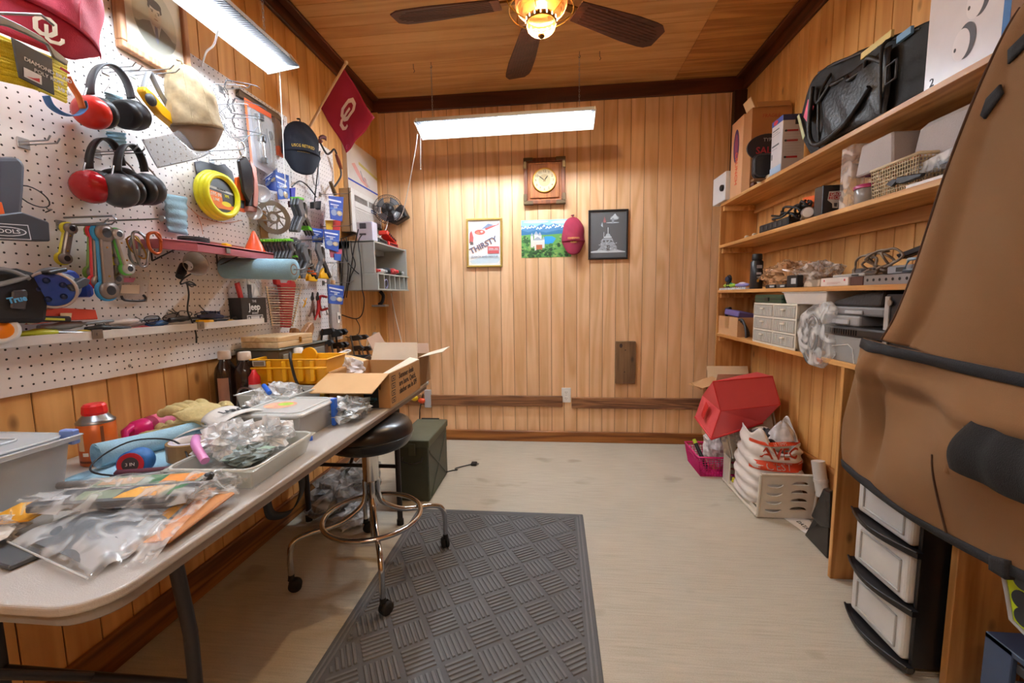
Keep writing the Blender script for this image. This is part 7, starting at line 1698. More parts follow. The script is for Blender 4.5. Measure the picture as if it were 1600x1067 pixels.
LC=[('#2b4a8c','blue-handled screwdriver'),('#c9d43a','lime-edged rule'),('#8f98a0','grey steel tool'),('#e8c93a','yellow-handled tool'),('#26282c','black marker'),('#d8d4d0','white cable tie bundle'),('#b8343c','red-handled tool'),('#3c6eb0','blue pen'),('#2c2e34','black-handled brush'),('#b4b9bd','silver ruler'),('#3a3c40','dark probe'),('#5a80b8','pale blue tool'),('#d8a02c','amber-handled tool'),('#45474c','grey-handled knife')]
rg=random.Random(5);yy=1.0
places=['under the pouch','just left of the first ledge clip','under the orange box','right of the orange box','under the hex-key package','below the green wrench','at the foot of the carabiners','left of the folded glasses','under the folded glasses','right of the folded glasses','under the pink shelf','left of the lamp cord','behind the lamp cord','left of the black magnetic box']
for k,(c,l) in enumerate(LC):
    yy=.90+.065*k;L_=.13+.08*rg.random();xx=XP+.014+.034*rg.random();zz=zl+.012+.014*(k % 3);dz=.010*rg.uniform(-1,1)
    yy2=min(yy+L_,1.735);t=thing('ledge_tool','%s lying on the ledge %s' % (l,places[k]),'tool',(xx,yy,zz),'tools lying along the ledge')
    m=MB();m.tube([(xx,yy,zz),(xx+.004,yy+L_*.25,zz+.002),(xx+.004,yy+L_*.5,zz+.002+dz*.3)],[.008,.012,.009],8,smooth_pts=3);m.build('handle',M_(c,.4),t)
    m=MB();m.tube([(xx+.004,yy+L_*.5,zz+.002+dz*.3),(xx+.008*rg.uniform(-1,1),yy2,zz+dz)],.0045,6);m.build('shank',STEEL if k % 2 else M_(c,.4),t)
t=thing('utility_knife','black and lime striped utility knife lying on top of the ledge tools','knife',(XP+.05,1.1,zl+.03));m=MB();a,b=P_(50,503,.07),P_(108,503,.07);m.prism([a,b,b+Vector((0,0,.016)),a+Vector((0,0,.016))],(.012,0,0));m.build('handle',BLACK,t,.004);m=MB();m.prism([a+Vector((.0125,.01,.005)),b+Vector((.0125,-.02,.005)),b+Vector((.0125,-.02,.011)),a+Vector((.0125,.01,.011))],(.001,0,0));m.build('lime_stripe',M_('#b9bf3a'),t)
glasses('dark folded glasses lying on the ledge under the carabiners',(XP+.045,1.40,zl+.045),(.1,1,.1),(.5,0,1),BLACK,film('lens_dark','#4b4048',.6,.08),.13)
glasses('thin black spectacles perched on the ledge tools under the pink shelf',(XP+.05,1.53,zl+.05),(.25,1,-.1),(.6,0,.8),DSTEEL,MATS['lens_faint'],.12)
t=thing('orange_lid_jar','white jar with an orange centre lying at the left end of the ledge','jar',P_(5,520,.06));c_=P_(2,516,.07);m=MB();m.lathe(c_,(.8,-.6,.2),[(-.02,.03),(0,.034),(.004,.028)],24);m.build('jar',WHITE,t);m=MB();m.lathe(c_+Vector((.8,-.6,.2)).normalized()*.0042,(.8,-.6,.2),[(0,.022),(.002,.020),(.003,.001)],20);m.build('orange_centre',mat('amber','#f08a1c',.3),t)
t=thing('navy_brush','navy blue toothed brush lying on the right end of the ledge','brush',(XP+.03,1.70,zl));a,b=P_(306,497,.045),P_(344,497,.045);m=MB();m.prism([a,b,b+Vector((0,0,.012)),a.lerp(b,.5)+Vector((0,0,.024)),a+Vector((0,0,.01))],(.02,0,0));m.build('body',M_('#23284a',.5),t,.003)
for k in range(6): m=MB();q=a.lerp(b,.2+.12*k);m.b2((q.x+.002,q.y,q.z+.010),(q.x+.018,q.y+.006,q.z+.028));m.build('tooth',M_('#23284a',.5),t)
t=thing('yellow_driver','stubby yellow tool under the navy brush on the ledge','tool',P_(318,503,.05));m=MB();m.tube([P_(308,502,.055),P_(332,502,.055)],.007,8);m.build('handle',YEL,t)

# ------------------------------------------------------------------ far left corner: air conditioner, panel, fan, cabinet
GL_=lambda o: [setattr(p,'use_smooth',True) for p in o.data.polygons]
t=thing('insulation_panel','white printed card panel with a blue stripe fixed above the air conditioner','panel',(XL,3.1,2.0))
xp_=XL+.035;ya,yb=2.93,3.43;zt0,zt1=1.95,2.30
m=MB();m.b2((XL+.001,ya,zt0),(xp_,yb,zt1));m.build('panel',mat('panel_white','#d9d4cf',.5),t,.002)
FPn=frame(Vector((xp_,ya,zt0)),Vector((0,1,0)),Vector((0,0,1)),Vector((1,0,0)))
flat(t,FPn,yb-ya,zt1-zt0,[('#2746b4',R4(0,.20,1,.235)),('#c9bd6a',[(.35,.62),(1,.52),(1,.58),(.35,.68)]),('#d9a09a',[(.12,.55),(.22,.60),(.42,.42),(.55,.40),(.66,.28),(.60,.24),(.40,.30),(.25,.42)]),('#c98c88',ell(.52,.37,.06,.05)),('#8f8b90',[(.38,.50),(.40,.52),(.50,.34),(.48,.33)]),('#bcb4b4',[(.45,.40),(.48,.41),(.70,.27),(.68,.25)])])
t=thing('air_conditioner','white through-the-wall air conditioner with louvred grilles in the far left corner','air conditioner',(XL,3.1,1.64))
xa=-1.37;ya,yb,za,zb_=2.86,3.36,1.655,1.945
m=MB();m.b2((XL+.001,ya,za),(xa-.012,yb,zb_));m.build('housing',mat('ac_beige','#b9ab92',.5),t,.003)
ACW=mat('ac_white','#dcdad6',.35);FA=frame(Vector((xa,ya,za)),Vector((0,1,0)),Vector((0,0,1)),Vector((1,0,0)));w,h=yb-ya,zb_-za
m=MB(FA);m.b2((0,0,-.014),(w,h,-.006))
for a,b in (((0,0),(.05,h)),((w-.012,0),(w,h)),((.05,h-.035),(w-.012,h)),((.05,0),(w-.012,.03)),((.05,h*.60),(w-.012,h*.74)),((w*.52,h*.74),(w*.56,h-.035))): m.b2((*a,-.006),(*b,0))
m.build('front_frame',ACW,t,.002)
for k in range(13): m=MB(FA);z_=.036+k*(h*.60-.04)/13;m.b2((.05,z_,-.010),(w-.012,z_+.006,-.001));m.build('louvre',ACW,t)
m=MB(FA);
for k in range(5):
    z_=h*.745+k*.0085;m.b2((.055,z_,-.009),(w*.52,z_+.003,-.002));m.b2((w*.56,z_,-.009),(w-.014,z_+.003,-.002))
for k in range(12): x_=.06+k*.0165;m.b2((x_,h*.74,-.009),(x_+.003,h-.035,-.003))
m.build('vent_grille',mat('ac_grey','#8c8a86',.5),t,kind='stuff')
m=MB(FA);m.b2((.0,.0,-.02),(w,h,-.0138));m.build('dark_cavity',M_('#3a3835',.8),t)
flat(t,FA@Matrix.Translation((w*.62,h*.62,.0002)),w*.2,h*.09,[('#3a4e78',R4(0,0,1,1)),('#c9ced8',R4(.1,.3,.9,.6))])
m=MB(FA);m.b2((w*.80,h*.15,-.004),(w-.02,h*.42,.003));m.build('control_panel',M_('#6d6f78',.4),t,.001)
for k in range(3): m=MB(FA);m.cyl((w*.84+.022*k,h*.28,.003),(w*.84+.022*k,h*.28,.012),.009,n=14);m.build('control_knob',M_('#2c2e34',.4),t)
m=MB();m.prism([(XL+.002,2.84,1.60),(XL+.10,2.86,1.63),(XL+.10,2.95,1.645),(XL+.002,2.98,1.645)],(0,0,.008));tag(m.build('dark_flap',M_('#5c4838',.7)),'dark bent flap under the air conditioner housing','flap')
# --- desk fan
t=thing('desk_fan','small black caged fan on the wall in the corner beside the air conditioner','fan',at(612,350,Y=3.27))
c_=at(607,327,Y=3.25);ax=(CAMP-c_);ax.z=-.15;ax.normalize();ax=(ax+Vector((.15,0,-.05))).normalized();e1=Vector((0,0,1));e1=(e1-ax*e1.dot(ax)).normalized();e2=ax.cross(e1);Rf=.108
def fp(r,a,o): return c_+ax*o+(e1*math.sin(a)+e2*math.cos(a))*r
m=MB()
for k in range(48):
    a=2*PI*k/48;m.tube([fp(.022,a,.040),fp(Rf*.6,a,.034),fp(Rf*.92,a,.016),fp(Rf,a,-.01),fp(Rf*.9,a,-.035)],.0013,4)
for r,o in ((Rf,-.01),(Rf*.75,.028),(Rf*.45,.037)): m.tube([fp(r,2*PI*i/36,o) for i in range(36)],.0018,5,True)
m.build('cage',BLACK,t,kind='stuff')
m=MB();m.lathe(c_+ax*.036,ax,[(0,.024),(.006,.022),(.008,.001)],20);m.build('hub_badge',BLACK,t)
for k in range(4):
    a=PI/2*k;m=MB();m.grid(lambda u,v: fp(.02+.072*v,a+.2+.95*u*(.6+.4*v),-.006+.018*u),6,5);m.build('fan_blade',mat('smoke_blade','#8e9196',.25),t,solid=.0015)
m=MB();m.lathe(c_-ax*.05,ax,[(0,.03),(.02,.05),(.03,.04),(.045,.02)],20);m.build('motor',BLACK,t)
wd=[at(x,y,Y=3.36) for x,y in ((626,318),(636,338),(616,350),(600,344))]
m=MB();m.prism(wd,(0,.08,0));m.build('base',BLACK,t,.006)
m=MB();m.prism([at(x,y,Y=3.34) for x,y in ((621,338),(627,334),(630,338),(622,343))],(0,.01,0));m.build('clip_plate',STEEL,t)
m=MB();m.tube([at(606,345,Y=3.3),at(603,358,Y=3.2),at(594,370,Y=3.1),at(583,376,Y=3.0)],.0035,6,smooth_pts=5);lab(m.build('power_cord',WHITE,t),'white power cord')
# --- grey pigeonhole cabinet
CGY=mat('cabinet_grey','#a9aca6',.45);t=thing('pigeonhole_cabinet','grey plastic wall cabinet with open shelf and small pigeonholes in the far left corner','cabinet',(XL+.12,3.1,1.25))
xc=-1.20;y0,y1=2.80,3.40;z0,zm,z1_=1.255,1.365,1.585
m=MB();m.b2((XL+.003,y0,zm),(xc,y0+.012,z1_));m.b2((XL+.003,y0-.008,z0),(xc+.02,y0+.008,zm));m.build('side_panel',CGY,t,.002)
m=MB();m.b2((XL+.003,y1-.01,z0),(xc+.01,y1,z1_));m.build('side_panel',CGY,t,.002)
m=MB();m.b2((XL+.003,y0,z0),(XL+.012,y1,z1_));m.build('back_panel',CGY,t)
for z in (z0,zm-.004,z1_-.012): m=MB();m.b2((XL+.004,y0,z),(xc+(.02 if z<zm else 0),y1,z+.009));m.build('shelf',CGY,t,.001)
for k in range(1,6): yk=y0+(y1-y0)*k/6;m=MB();m.b2((XL+.012,yk-.004,z0+.009),(xc+.02,yk+.004,zm-.004));m.build('divider',CGY,t,.001)
m=MB();m.b2((XL+.003,y0,z1_-.05),(XL+.08,y1,z1_));m.build('top_rail',CGY,t)
# upper housing where the outlet is
t=thing('outlet_block','white plug-in outlet block with two dark sockets above the grey cabinet','outlet',at(570,372,Y=2.83))
a=at(558,376,Y=2.82);b=at(577,346,Y=2.82);m=MB();m.b2((a.x,2.82,a.z-.0),(b.x+.02,2.90,b.z));m.build('block',mat('outlet_lilac','#cfcbd8',.4),t,.004)
for y_,hh in ((353,.030),(366,.010)): c_=at(567,y_,Y=2.82);m=MB();m.b2((c_.x-.022,2.814,c_.z-hh*.6),(c_.x+.022,2.821,c_.z+hh*.6));m.build('socket',M_('#4a4c54',.4),t,.001)
# things in and on the cabinet
for i,(ya_,L_,z,ry,c,l) in enumerate(((3.20,.19,z1_+.052,.28,'#c8301f','red slotted tool case leaning on top of the grey cabinet'),(3.22,.20,z1_-.0,.0,'#b8151c','dark red tool case lying on top of the grey cabinet'),(3.02,.16,z1_-.0,.05,'#34454a','dark teal tool lying on top of the grey cabinet'))):
    t=thing('tool_case',l,'case',(xc-.08,ya_,z));R=rotm(-ry,0,0)
    m=MB();m.box((xc-.06,ya_,z+.018),(.07,L_,.032),R);m.build('body',M_(c,.35),t,.004)
    m=MB();
    for k in range(5): m.box(Vector((xc-.022,ya_,z+.018))+R@Vector((0,-L_*.3+k*L_*.15,0)),(.006,.012,.014),R)
    m.build('slot',BLACK,t,kind='stuff')
names=[('#c85040','red-tipped marker lying in the open bay of the grey cabinet, leftmost'),('#e0dcd8','white bottle lying in the open bay of the grey cabinet'),('#2a2c30','black bottle lying in the open bay with its end facing out'),('#a83a34','red-ended can lying in the open bay of the grey cabinet'),('#33402c','dark green can lying at the far end of the open bay')]
for k,(c,l) in enumerate(names):
    yk=y0+.06+.112*k;r_=(.016,.018,.024,.026,.022)[k];t=thing('small_bottle',l,'bottle',(xc-.08,yk,zm+.006));m=MB();m.lathe((xc-.16,yk,zm+.007+r_),(1,0,0),[(0,r_),(.14,r_),(.15,r_*.7),(.16,r_*.6)],16);m.build('body',M_(c,.35),t);m=MB();m.lathe((xc+.0005,yk,zm+.007+r_),(1,0,0),[(0,r_*.5),(.012,r_*.45)],12);m.build('cap',RED if k in (0,2,3) else LGREY,t)
m=MB();m.tube([(xc+.01,y0+.15+.03*math.cos(a),z0+.045+.03*math.sin(a)) for a in [2*PI*k/14 for k in range(14)]],.006,6,True);tag(m.build('coiled_wire',mat('wire_violet','#6c6c8a',.4)),'small coil of wire in the second pigeonhole of the grey cabinet','wire')
t=thing('black_caliper_grip','black and steel gadget hanging under the grey cabinet','gadget',at(596,470,Y=3.0));m=MB();m.tube([at(x,y,Y=3.05) for x,y in ((594,455),(599,462),(597,472),(592,476))],.013,8,smooth_pts=4);m.build('grip',BLACK,t);m=MB();a,b=at(585,476,Y=3.05),at(606,479,Y=3.05);m.b2((a.x,3.0,b.z),(b.x,3.07,a.z));m.build('plate',STEEL,t,.002)
# cords hanging over the cabinet side
gc='black cords hanging beside the grey cabinet'
for k,pts in enumerate((((560,358),(553,388),(549,415),(545,440),(541,465)),((533,372),(536,400),(534,430),(533,462)),((541,370),(542,396),(544,420),(541,450),(537,466)),((538,374),(538,400),(552,420),(561,428)),((566,366),(560,378),(563,404),(565,430),(566,452),(569,468),(566,490),(556,498),(534,492)),((548,376),(550,396),(555,414),(548,432),(545,445)))):
    m=MB();m.tube([at(x,y,Y=2.785-.008*k) for x,y in pts],.0036,6,smooth_pts=6)
    tag(m.build('black_cable',BLACK),('black cord dropping from the upper outlet socket across the grey cabinet','leftmost black cord of the bunch beside the blue packages','black cord second from left in the bunch beside the grey cabinet','black cord crossing the grey cabinet side diagonally','black cord from the lower socket looping below the grey cabinet','black cord wandering behind the others on the cabinet side')[k],'cord',gc)
m=MB();m.tube([at(x,y,X=XL+.02) for x,y in ((556,498),(562,510),(560,522),(550,527),(540,526))],.003,6,smooth_pts=5);tag(m.build('brown_wire',mat('cord_brown','#4a3020',.5)),'thin brown cord curving on the wall above the bar clamps','cord')
m=MB();m.tube([at(x,y,Y=3.42) for x,y in ((611,458),(617,490),(624,520),(630,545))],.0035,6,smooth_pts=5);tag(m.build('white_wire',WHITE),'white cord running down the back wall behind the cartons','cord')
# power strip / wiremold post
t=thing('power_strip','grey vertical power strip with a white outlet fixed below the lowest blue package','power strip',at(527,530,X=XL+.01));
pa_,pz_=at(520,475,X=XL+.03),at(535,528,X=XL+.03);m=MB();m.b2((XL+.001,pa_.y-.03,pz_.z),(XL+.035,pz_.y-.03,pa_.z+.18));m.build('body',mat('strip_grey','#a9a5a2',.4,.2),t,.003)
c_=at(529,496,X=XL+.036);m=MB();m.b2((XL+.035,c_.y-.02,c_.z-.035),(XL+.040,c_.y+.02,c_.z+.035));o_=m.build('outlet_plate',WHITE,t,.001);m=MB();m.b2((XL+.040,c_.y-.009,c_.z-.012),(XL+.0415,c_.y+.009,c_.z+.012));m.build('socket',M_('#4a4c50'),o_)
# wooden bracket/plane and bar clamps along the wall below
t=thing('wooden_plane','brown wooden tool handle standing on the metal case below the wrench rack','wood plane',at(465,540,X=-1.36))
m=MB();m.prism([at(x,y,X=-1.38) for x,y in ((449,536),(452,512),(458,514),(462,526),(474,508),(480,503),(483,512),(478,530),(484,540),(470,538))],(.035,0,0));m.build('handle',wood('plane_wood','#b07e50','#6e4526','Z',18),t,.004)
m=MB();m.prism([at(x,y,X=-1.344) for x,y in ((468,532),(476,522),(478,528),(472,538))],(.003,0,0));m.build('iron',DSTEEL,t)
def barclamp(label,pts,o,jaw,bar=STEEL,group='bar clamps standing against the wall'):
    t=thing('bar_clamp',label,'clamp',at(*pts[1],X=o),group);a,b=at(*pts[0],X=o),at(*pts[1],X=o);d=(b-a).normalized();e_=Vector((.9,-.3,0)).normalized()
    m=MB();m.tube([a,b],.007,6);m.build('bar',bar,t)
    for s in (.12,.5): c_=a.lerp(b,s);m=MB();m.prism([c_+e_*-.015+d*-.02,c_+e_*.07+d*-.03,c_+e_*.09+d*-.01,c_+e_*.07+d*.01,c_+e_*-.015+d*.02],(.006,.022,0));m.build('jaw',jaw,t,.003)
    c_=a.lerp(b,.5);m=MB();m.tube([c_+e_*.05+d*.0,c_+e_*.055+d*.10],[.008,.012],8);m.build('screw_handle',mat('clamp_handle','#6b4a34',.5),t)
barclamp('black bar clamp standing upright left of the bunch of clamps on the wall',((504,514),(499,562)),-1.42,BLACK,BLACK)
barclamp('bar clamp with black jaws in the thick of the bunch',((516,517),(522,565)),-1.425,BLACK)
barclamp('bar clamp with dark steel jaws next to the power strip',((524,514),(530,566)),-1.405,DSTEEL,DSTEEL)
barclamp('bar clamp with grey jaws leaning right of the power strip',((548,524),(556,566)),-1.43,DGREY)
barclamp('bar clamp with pale bar nearest the clear tube',((558,522),(572,568)),-1.425,DGREY,CHROME)
for i,(x,y,c,l) in enumerate(((513,519,'#c42a48','red plastic ball on top of the bunch of clamps, near the black bar'),(533,520,'#d8325a','pinkish red knob beside the power strip foot'),(562,527,'#c83a34','red knob by the grey-jawed bar clamp'))): m=MB();m.ball(at(x,y,X=-1.39),(.012,.016,.010),12,8);tag(m.build('red_ball',M_(c,.4)),l,'knob')
t=thing('clear_bottle','clear cylindrical tube hanging tilted on the wall right of the bar clamps','tube',at(580,560,X=-1.42));a,b=at(578,545,X=-1.425),at(587,522,X=-1.42);m=MB();m.cyl(a,b,.022,.026,n=16);m.build('tube',film('bottle_clear','#dfe2e2',.6,.1),t);m=MB();m.tube([at(x,y,X=-1.41) for x,y in ((574,530),(573,548),(582,558),(592,556),(599,566))],.003,6,smooth_pts=4);m.build('white_wire',WHITE,t)
# items below the table end on the rail, plug and orange-yellow box
t=thing('plugged_adapter','yellow and orange plug-in item on a grey outlet plate below the table end','outlet',at(660,640,Y=YB))
F=backF(665,632);m=MB(F);m.b2((0,-.02,0),(.055,.13,.03));m.build('plate',mat('plate_grey','#b9bcc0',.4),t,.003)
for x,y,r,c in ((648,622,.030,'#e3c620'),(659,626,.030,'#ea5a34')): c_=at(x,y,Y=YB-.06);m=MB();m.ball(c_,(r,.022,r*.8),14,8);m.build('coloured_body',M_(c,.35),t)
m=MB();m.tube([at(661,615,Y=YB-.07),at(656,640,Y=YB-.05),at(655,672,Y=YB-.03)],.004,6);m.build('cord',BLACK,t)
m=MB();m.tube([(-.735,2.72,.03),(-.69,2.70,.05),(-.67,2.76,.03),(-.70,2.84,.008),(-.60,2.92,.008)],.004,6,smooth_pts=6);tag(m.build('floor_cable',BLACK),'black cord with a plug lying on the floor beside the olive chest','cord')
t=thing('floor_plug','small black plug lying on the concrete at the cord end by the chest','plug',(-.58,2.92,0));m=MB();m.b2((-.605,2.90,.001),(-.565,2.94,.022));m.build('body',BLACK,t,.004);m=MB();m.b2((-.565,2.91,.008),(-.55,2.913,.014));m.b2((-.565,2.925,.008),(-.55,2.928,.014));m.build('prong',STEEL,t)
# sheeting, tools and cords on the floor under the table
crumple('crumpled grey plastic sheeting on the floor under the far end of the table','plastic_sheeting','sheeting',(-1.25,2.35,.09),(.15,.28,.09),film('sheeting_film','#8d8d8c',.7,.3,.7,25,lo=.5),31,.3)
crumple('flat pale wrapper on the floor behind the stool legs','plastic_wrapper','wrapper',(-1.10,2.15,.03),(.10,.14,.03),film('wrapper_film','#c4c2c0',.8,.3,.7,25,lo=.6),33,.3)
t=thing('wall_outlet','beige outlet plate low on the left wall under the table','outlet',(XL,2.42,.40));m=MB();m.b2((XL,2.38,.38),(XL+.006,2.455,.50));m.build('cover_plate',mat('outlet_beige','#b9a688',.5),t,.002);m=MB();m.b2((XL+.006,2.405,.40),(XL+.03,2.43,.43));m.build('plug',BLACK,t,.003)
for k in range(2):
    m=MB();m.tube([(XL+.03,1.95-.03*k,.66),(XL+.05,1.98,.50-.06*k),(XL+.08,2.10,.40),(XL+.05,2.20+.05*k,.34),(XL+.03,2.40,.41)],.004,6,smooth_pts=6);tag(m.build('hanging_cable',BLACK),('black cord sagging under the table to the beige outlet, upper','black cord sagging under the table to the beige outlet, lower')[k],'cord')
t=thing('hanging_strap','wide black strap loop hanging under the middle of the table','strap',(-.95,1.45,.45))
Ls=catmull([at(x,y,X=-.93) for x,y in ((470,738),(472,765),(462,790),(448,803),(428,806),(420,798),(416,776),(414,764))],5)
m=MB();m.grid(lambda u,v: Ls[int(round(u*(len(Ls)-1)))]+Vector((.0,.035*(v-.5),.010*(v-.5))),len(Ls),3);m.build('webbing',mat('strap_black','#141416',.5),t,solid=.004)

# ------------------------------------------------------------------ things on the folding table
zt=ZT+.0008
# clear storage bin
t=thing('storage_bin','large clear plastic storage bin with a lid at the near left of the table','bin',(-1.29,.74,zt))
x0,x1,y0,y1=-1.43,-1.165,.56,.89;CB=film('bin_plastic','#ccd6de',.52,.18)
m=MB();m.tray(((x0+x1)/2,(y0+y1)/2,zt),(x1-x0-.03,y1-y0-.03),(x1-x0,y1-y0),.135,.0025);m.build('tub',CB,t,.004)
m=MB();m.tray(((x0+x1)/2,(y0+y1)/2,zt+.128),(x1-x0+.022,y1-y0+.03),(x1-x0+.026,y1-y0+.034),.014,.003,rim=.003);m.build('rim',film('bin_rim','#dce4ea',.75,.15),t,.003)
m=MB();m.prism([(x,y,zt+.140) for x,y,_ in rrect(x0+.005,y0+.005,x1-.002,y1,.03,0)],(0,0,.006));ld=m.build('lid',film('bin_lid','#dfe6ea',.6,.15),t,.003)
m=MB();m.tube([(x,y,zt+.149) for x,y,_ in rrect(x0+.05,y0+.08,x1-.06,y1-.05,.02,0)],.0028,5,True);m.tube([(x0+.10,y0+.12,zt+.149),(x1-.10,y1-.12,zt+.149)],.004,6);m.build('lid_ridge',MATS['bin_rim'],ld,kind='stuff')
for (a,b) in (((x1-.03,y1-.0),(x1+.008,y1+.018)),((x1-.002,y0+.10),(x1+.02,y0+.18))): m=MB();m.b2((*a,zt+.118),(*b,zt+.154));m.build('blue_latch',mat('latch_blue','#7c9be0',.35),t,.003)
m=MB();m.tube([(-1.36,.62,zt+.02),(-1.22,.80,zt+.03)],.008,8);tag(m.build('tan_stick',mat('stick_tan','#b99a70',.6)),'tan wooden stick seen inside the clear storage bin','stick')
m=MB();m.box((-1.30,.70,zt+.02),(.16,.14,.03),rotm(0,0,.3));tag(m.build('grey_packet',mat('packet_grey','#6f747a',.6),bevel=.008),'grey packet lying inside the clear storage bin','packet')
# orange can
cx,cy=-1.315,1.075
t=thing('aerosol_can','short orange aerosol can with a bright red cap beside the clear bin','can',(cx,cy,zt))
m=MB();m.lathe((cx,cy,zt),(0,0,1),[(0,.040),(.003,.0425),(.118,.0425),(.120,.040)],36);m.build('body',mat('can_orange','#d4641f',.3,.1),t)
m=MB();m.lathe((cx,cy,zt+.118),(0,0,1),[(0,.0435),(.005,.0435),(.010,.038),(.020,.030),(.024,.026)],36);m.build('shoulder',STEEL,t)
m=MB();m.lathe((cx,cy,zt+.140),(0,0,1),[(0,.027),(.008,.029),(.026,.027),(.032,.022),(.033,.001)],12,smooth=False);m.build('cap',mat('cap_red','#e02222',.35),t)
FC=Matrix.Translation((cx,cy,zt))@rotm(0,0,math.atan2(-cx,-cy)*-1+PI*.0)
def canband(z0_,z1__,a0,a1,mt_,nm='label_print',r=.0428):
    m=MB();n=12;m.grid(lambda u,v: (cx+r*math.cos(a0+(a1-a0)*u),cy+r*math.sin(a0+(a1-a0)*u),zt+z0_+(z1__-z0_)*v),n,2);return m.build(nm,mt_,t)
av=math.atan2(-cy,-cx)
canband(.010,.016,av-1.3,av+1.3,M_('#7a3614'));canband(.030,.040,av-.9,av-.55,M_('#e9dcc8'));canband(.045,.10,av-1.2,av-.75,M_('#d9b48c'));canband(.030,.112,av+.15,av+.32,M_('#8a4a1c'));canband(.012,.022,av+.75,av+1.0,M_('#2c241c'),r=.0431)
# pink bottle
t=thing('pink_bottle','pink sports bottle lying on its side against the wall on the table','bottle',(-1.39,1.35,zt));a=Vector((-1.385,1.285,zt+.036));b=Vector((-1.37,1.50,zt+.036));d=(b-a).normalized()
m=MB();m.lathe(a,d,[(0,.028),(.01,.034),(.19,.034),(.205,.026),(.208,.001)],24);m.build('body',film('bottle_pink','#cf4f7a',.72,.12),t)
m=MB();m.lathe(a-d*.05,d,[(0,.018),(.012,.030),(.045,.033),(.052,.030)],20);m.build('cap',mat('cap_hotpink','#e81f86',.3),t)
m=MB();m.tube([a-d*.045+Vector((0,0,.012)),a-d*.075+Vector((.01,0,.006)),a-d*.085+Vector((.02,0,-.012))],[.014,.012,.009],8);m.build('spout',MATS['cap_hotpink'],t)
m=MB();m.lathe(a+d*.02,d,[(0,.0345),(.12,.0345)],24,cap=False);m.build('label_sleeve',mat('sleeve_pink','#d9668a',.5,bump=.3,bscale=80),t)
# blue shop towels
BTW=mat('blue_towel_sheet','#9cc4d8',.9,bump=.35,bscale=300)
t=thing('rolled_towel','long loosely rolled pale blue shop towel lying behind the tape roll','towel',(-1.18,1.1,zt));a,b=Vector((-1.235,1.0,zt+.045)),Vector((-1.10,1.36,zt+.045))
d=(b-a).normalized();e1=Vector((0,0,1));e2=d.cross(e1).normalized()
m=MB();m.grid(lambda u,v: a.lerp(b,v)+(e1*math.sin(2*PI*1.5*u+1)+e2*math.cos(2*PI*1.5*u+1))*(.028+.010*u)*(1-.18*math.sin(3*v)),40,10);m.build('towel_sheet',BTW,t,solid=.0015)
t=thing('towel_sheets','flat pale blue shop towel sheets spread under the tape roll and rolled towel','towel',(-1.1,1.08,zt))
m=MB();m.grid(lambda u,v: (-1.22+.30*u+.02*v,.94+.30*v-.06*u,zt+.006+.006*math.sin(6*u+3*v)+.012*v),16,12);m.build('upper_sheet',BTW,t,solid=.0015)
m=MB();m.grid(lambda u,v: (-1.27+.22*u,.93+.16*v+.05*u,zt+.002+.003*math.sin(5*u+6*v)),12,10);m.build('lower_sheet',BTW,t,solid=.0015)
# tape roll
t=thing('tape_roll','roll of tan packing tape lying flat with a printed core beside the clear tray','tape',(-1.03,1.075,zt+.02));c_=Vector((-1.025,1.075,zt+.022))
m=MB();m.lathe(c_,(0,0,1),[(0,.040),(0,.057),(.048,.057),(.048,.040),(0,.040)],44,cap=False,smooth=False);m.build('tape',mat('tape_tan','#9a7f58',.25),t,.001)
m=MB();m.lathe(c_,(0,0,1),[(.001,.0395),(.049,.0395),(.049,.0375),(.001,.0375),(.001,.0395)],36,cap=False);m.build('core',mat('core_pale','#d8d0cc',.6),t)
m=MB();m.lathe(c_+Vector((0,0,.0484)),(0,0,1),[(0,.038),(.0004,.050)],40,cap=False);m.build('printed_face',mat('face_pale','#cdc6d0',.5),t)
text('PACKAGING',.012,Matrix.Translation(c_+Vector((0,.044,.0492)))@rotm(0,0,0),M_('#8c3a4a'),t,sx=.8)
m=MB();m.prism([c_+Vector((.046,-.034,.02)),c_+Vector((.055,-.02,.018)),c_+Vector((.056,-.018,.032)),c_+Vector((.050,-.030,.036))],(.002,-.002,0));m.build('torn_end',M_('#c9a05c',.4),t)
# small blue and red tape, black cable loop
t=thing('small_roll','small blue roll with a red and black label lying on the blue towel','tape',(-1.10,.99,zt));c_=Vector((-1.105,.985,zt+.038));ax=Vector((.35,-.93,.1)).normalized()
m=MB();m.lathe(c_-ax*.03,ax,[(0,.034),(.045,.034),(.048,.028)],26);m.build('roll',mat('roll_blue','#2a6cb4',.5),t);m=MB();m.lathe(c_+ax*.0185,ax,[(0,.030),(.001,.030)],24);m.build('red_label',M_('#c8283a',.4),t);m=MB();m.lathe(c_+ax*.020,ax,[(0,.019),(.0006,.019)],20);m.build('dark_center',M_('#4a464c',.4),t)
text('3 IN',.012,frame(c_+ax*.0212,Vector((0,0,1)).cross(ax).normalized(),ax.cross(Vector((0,0,1)).cross(ax)).normalized(),ax),M_('#e6e2e4'),t)
m=MB();m.tube([(-1.17,.95,zt+.06),(-1.12,.90,zt+.045),(-1.0,.93,zt+.03),(-.97,1.0,zt+.04),(-1.05,1.05,zt+.075),(-1.14,1.02,zt+.085)],.0024,6,True,smooth_pts=6);tag(m.build('thin_cable',BLACK),'thin black cable looped over the blue and red roll','cable')
for k,(c,l) in enumerate((('#5c2c3c','flat dark maroon strap lying under the thin black cable'),('#2a2b30','black flat strap lying between the towel and the tool packs'))):
    m=MB();m.tube([(-1.12+.02*k,.95-.03*k,zt+.022),(-1.0,.965-.03*k,zt+.028),(-.95,1.02-.03*k,zt+.022)],(.010),6,smooth_pts=4);tag(m.build('flat_strap',mat('strap_'+str(k),c,.6)),l,'strap')
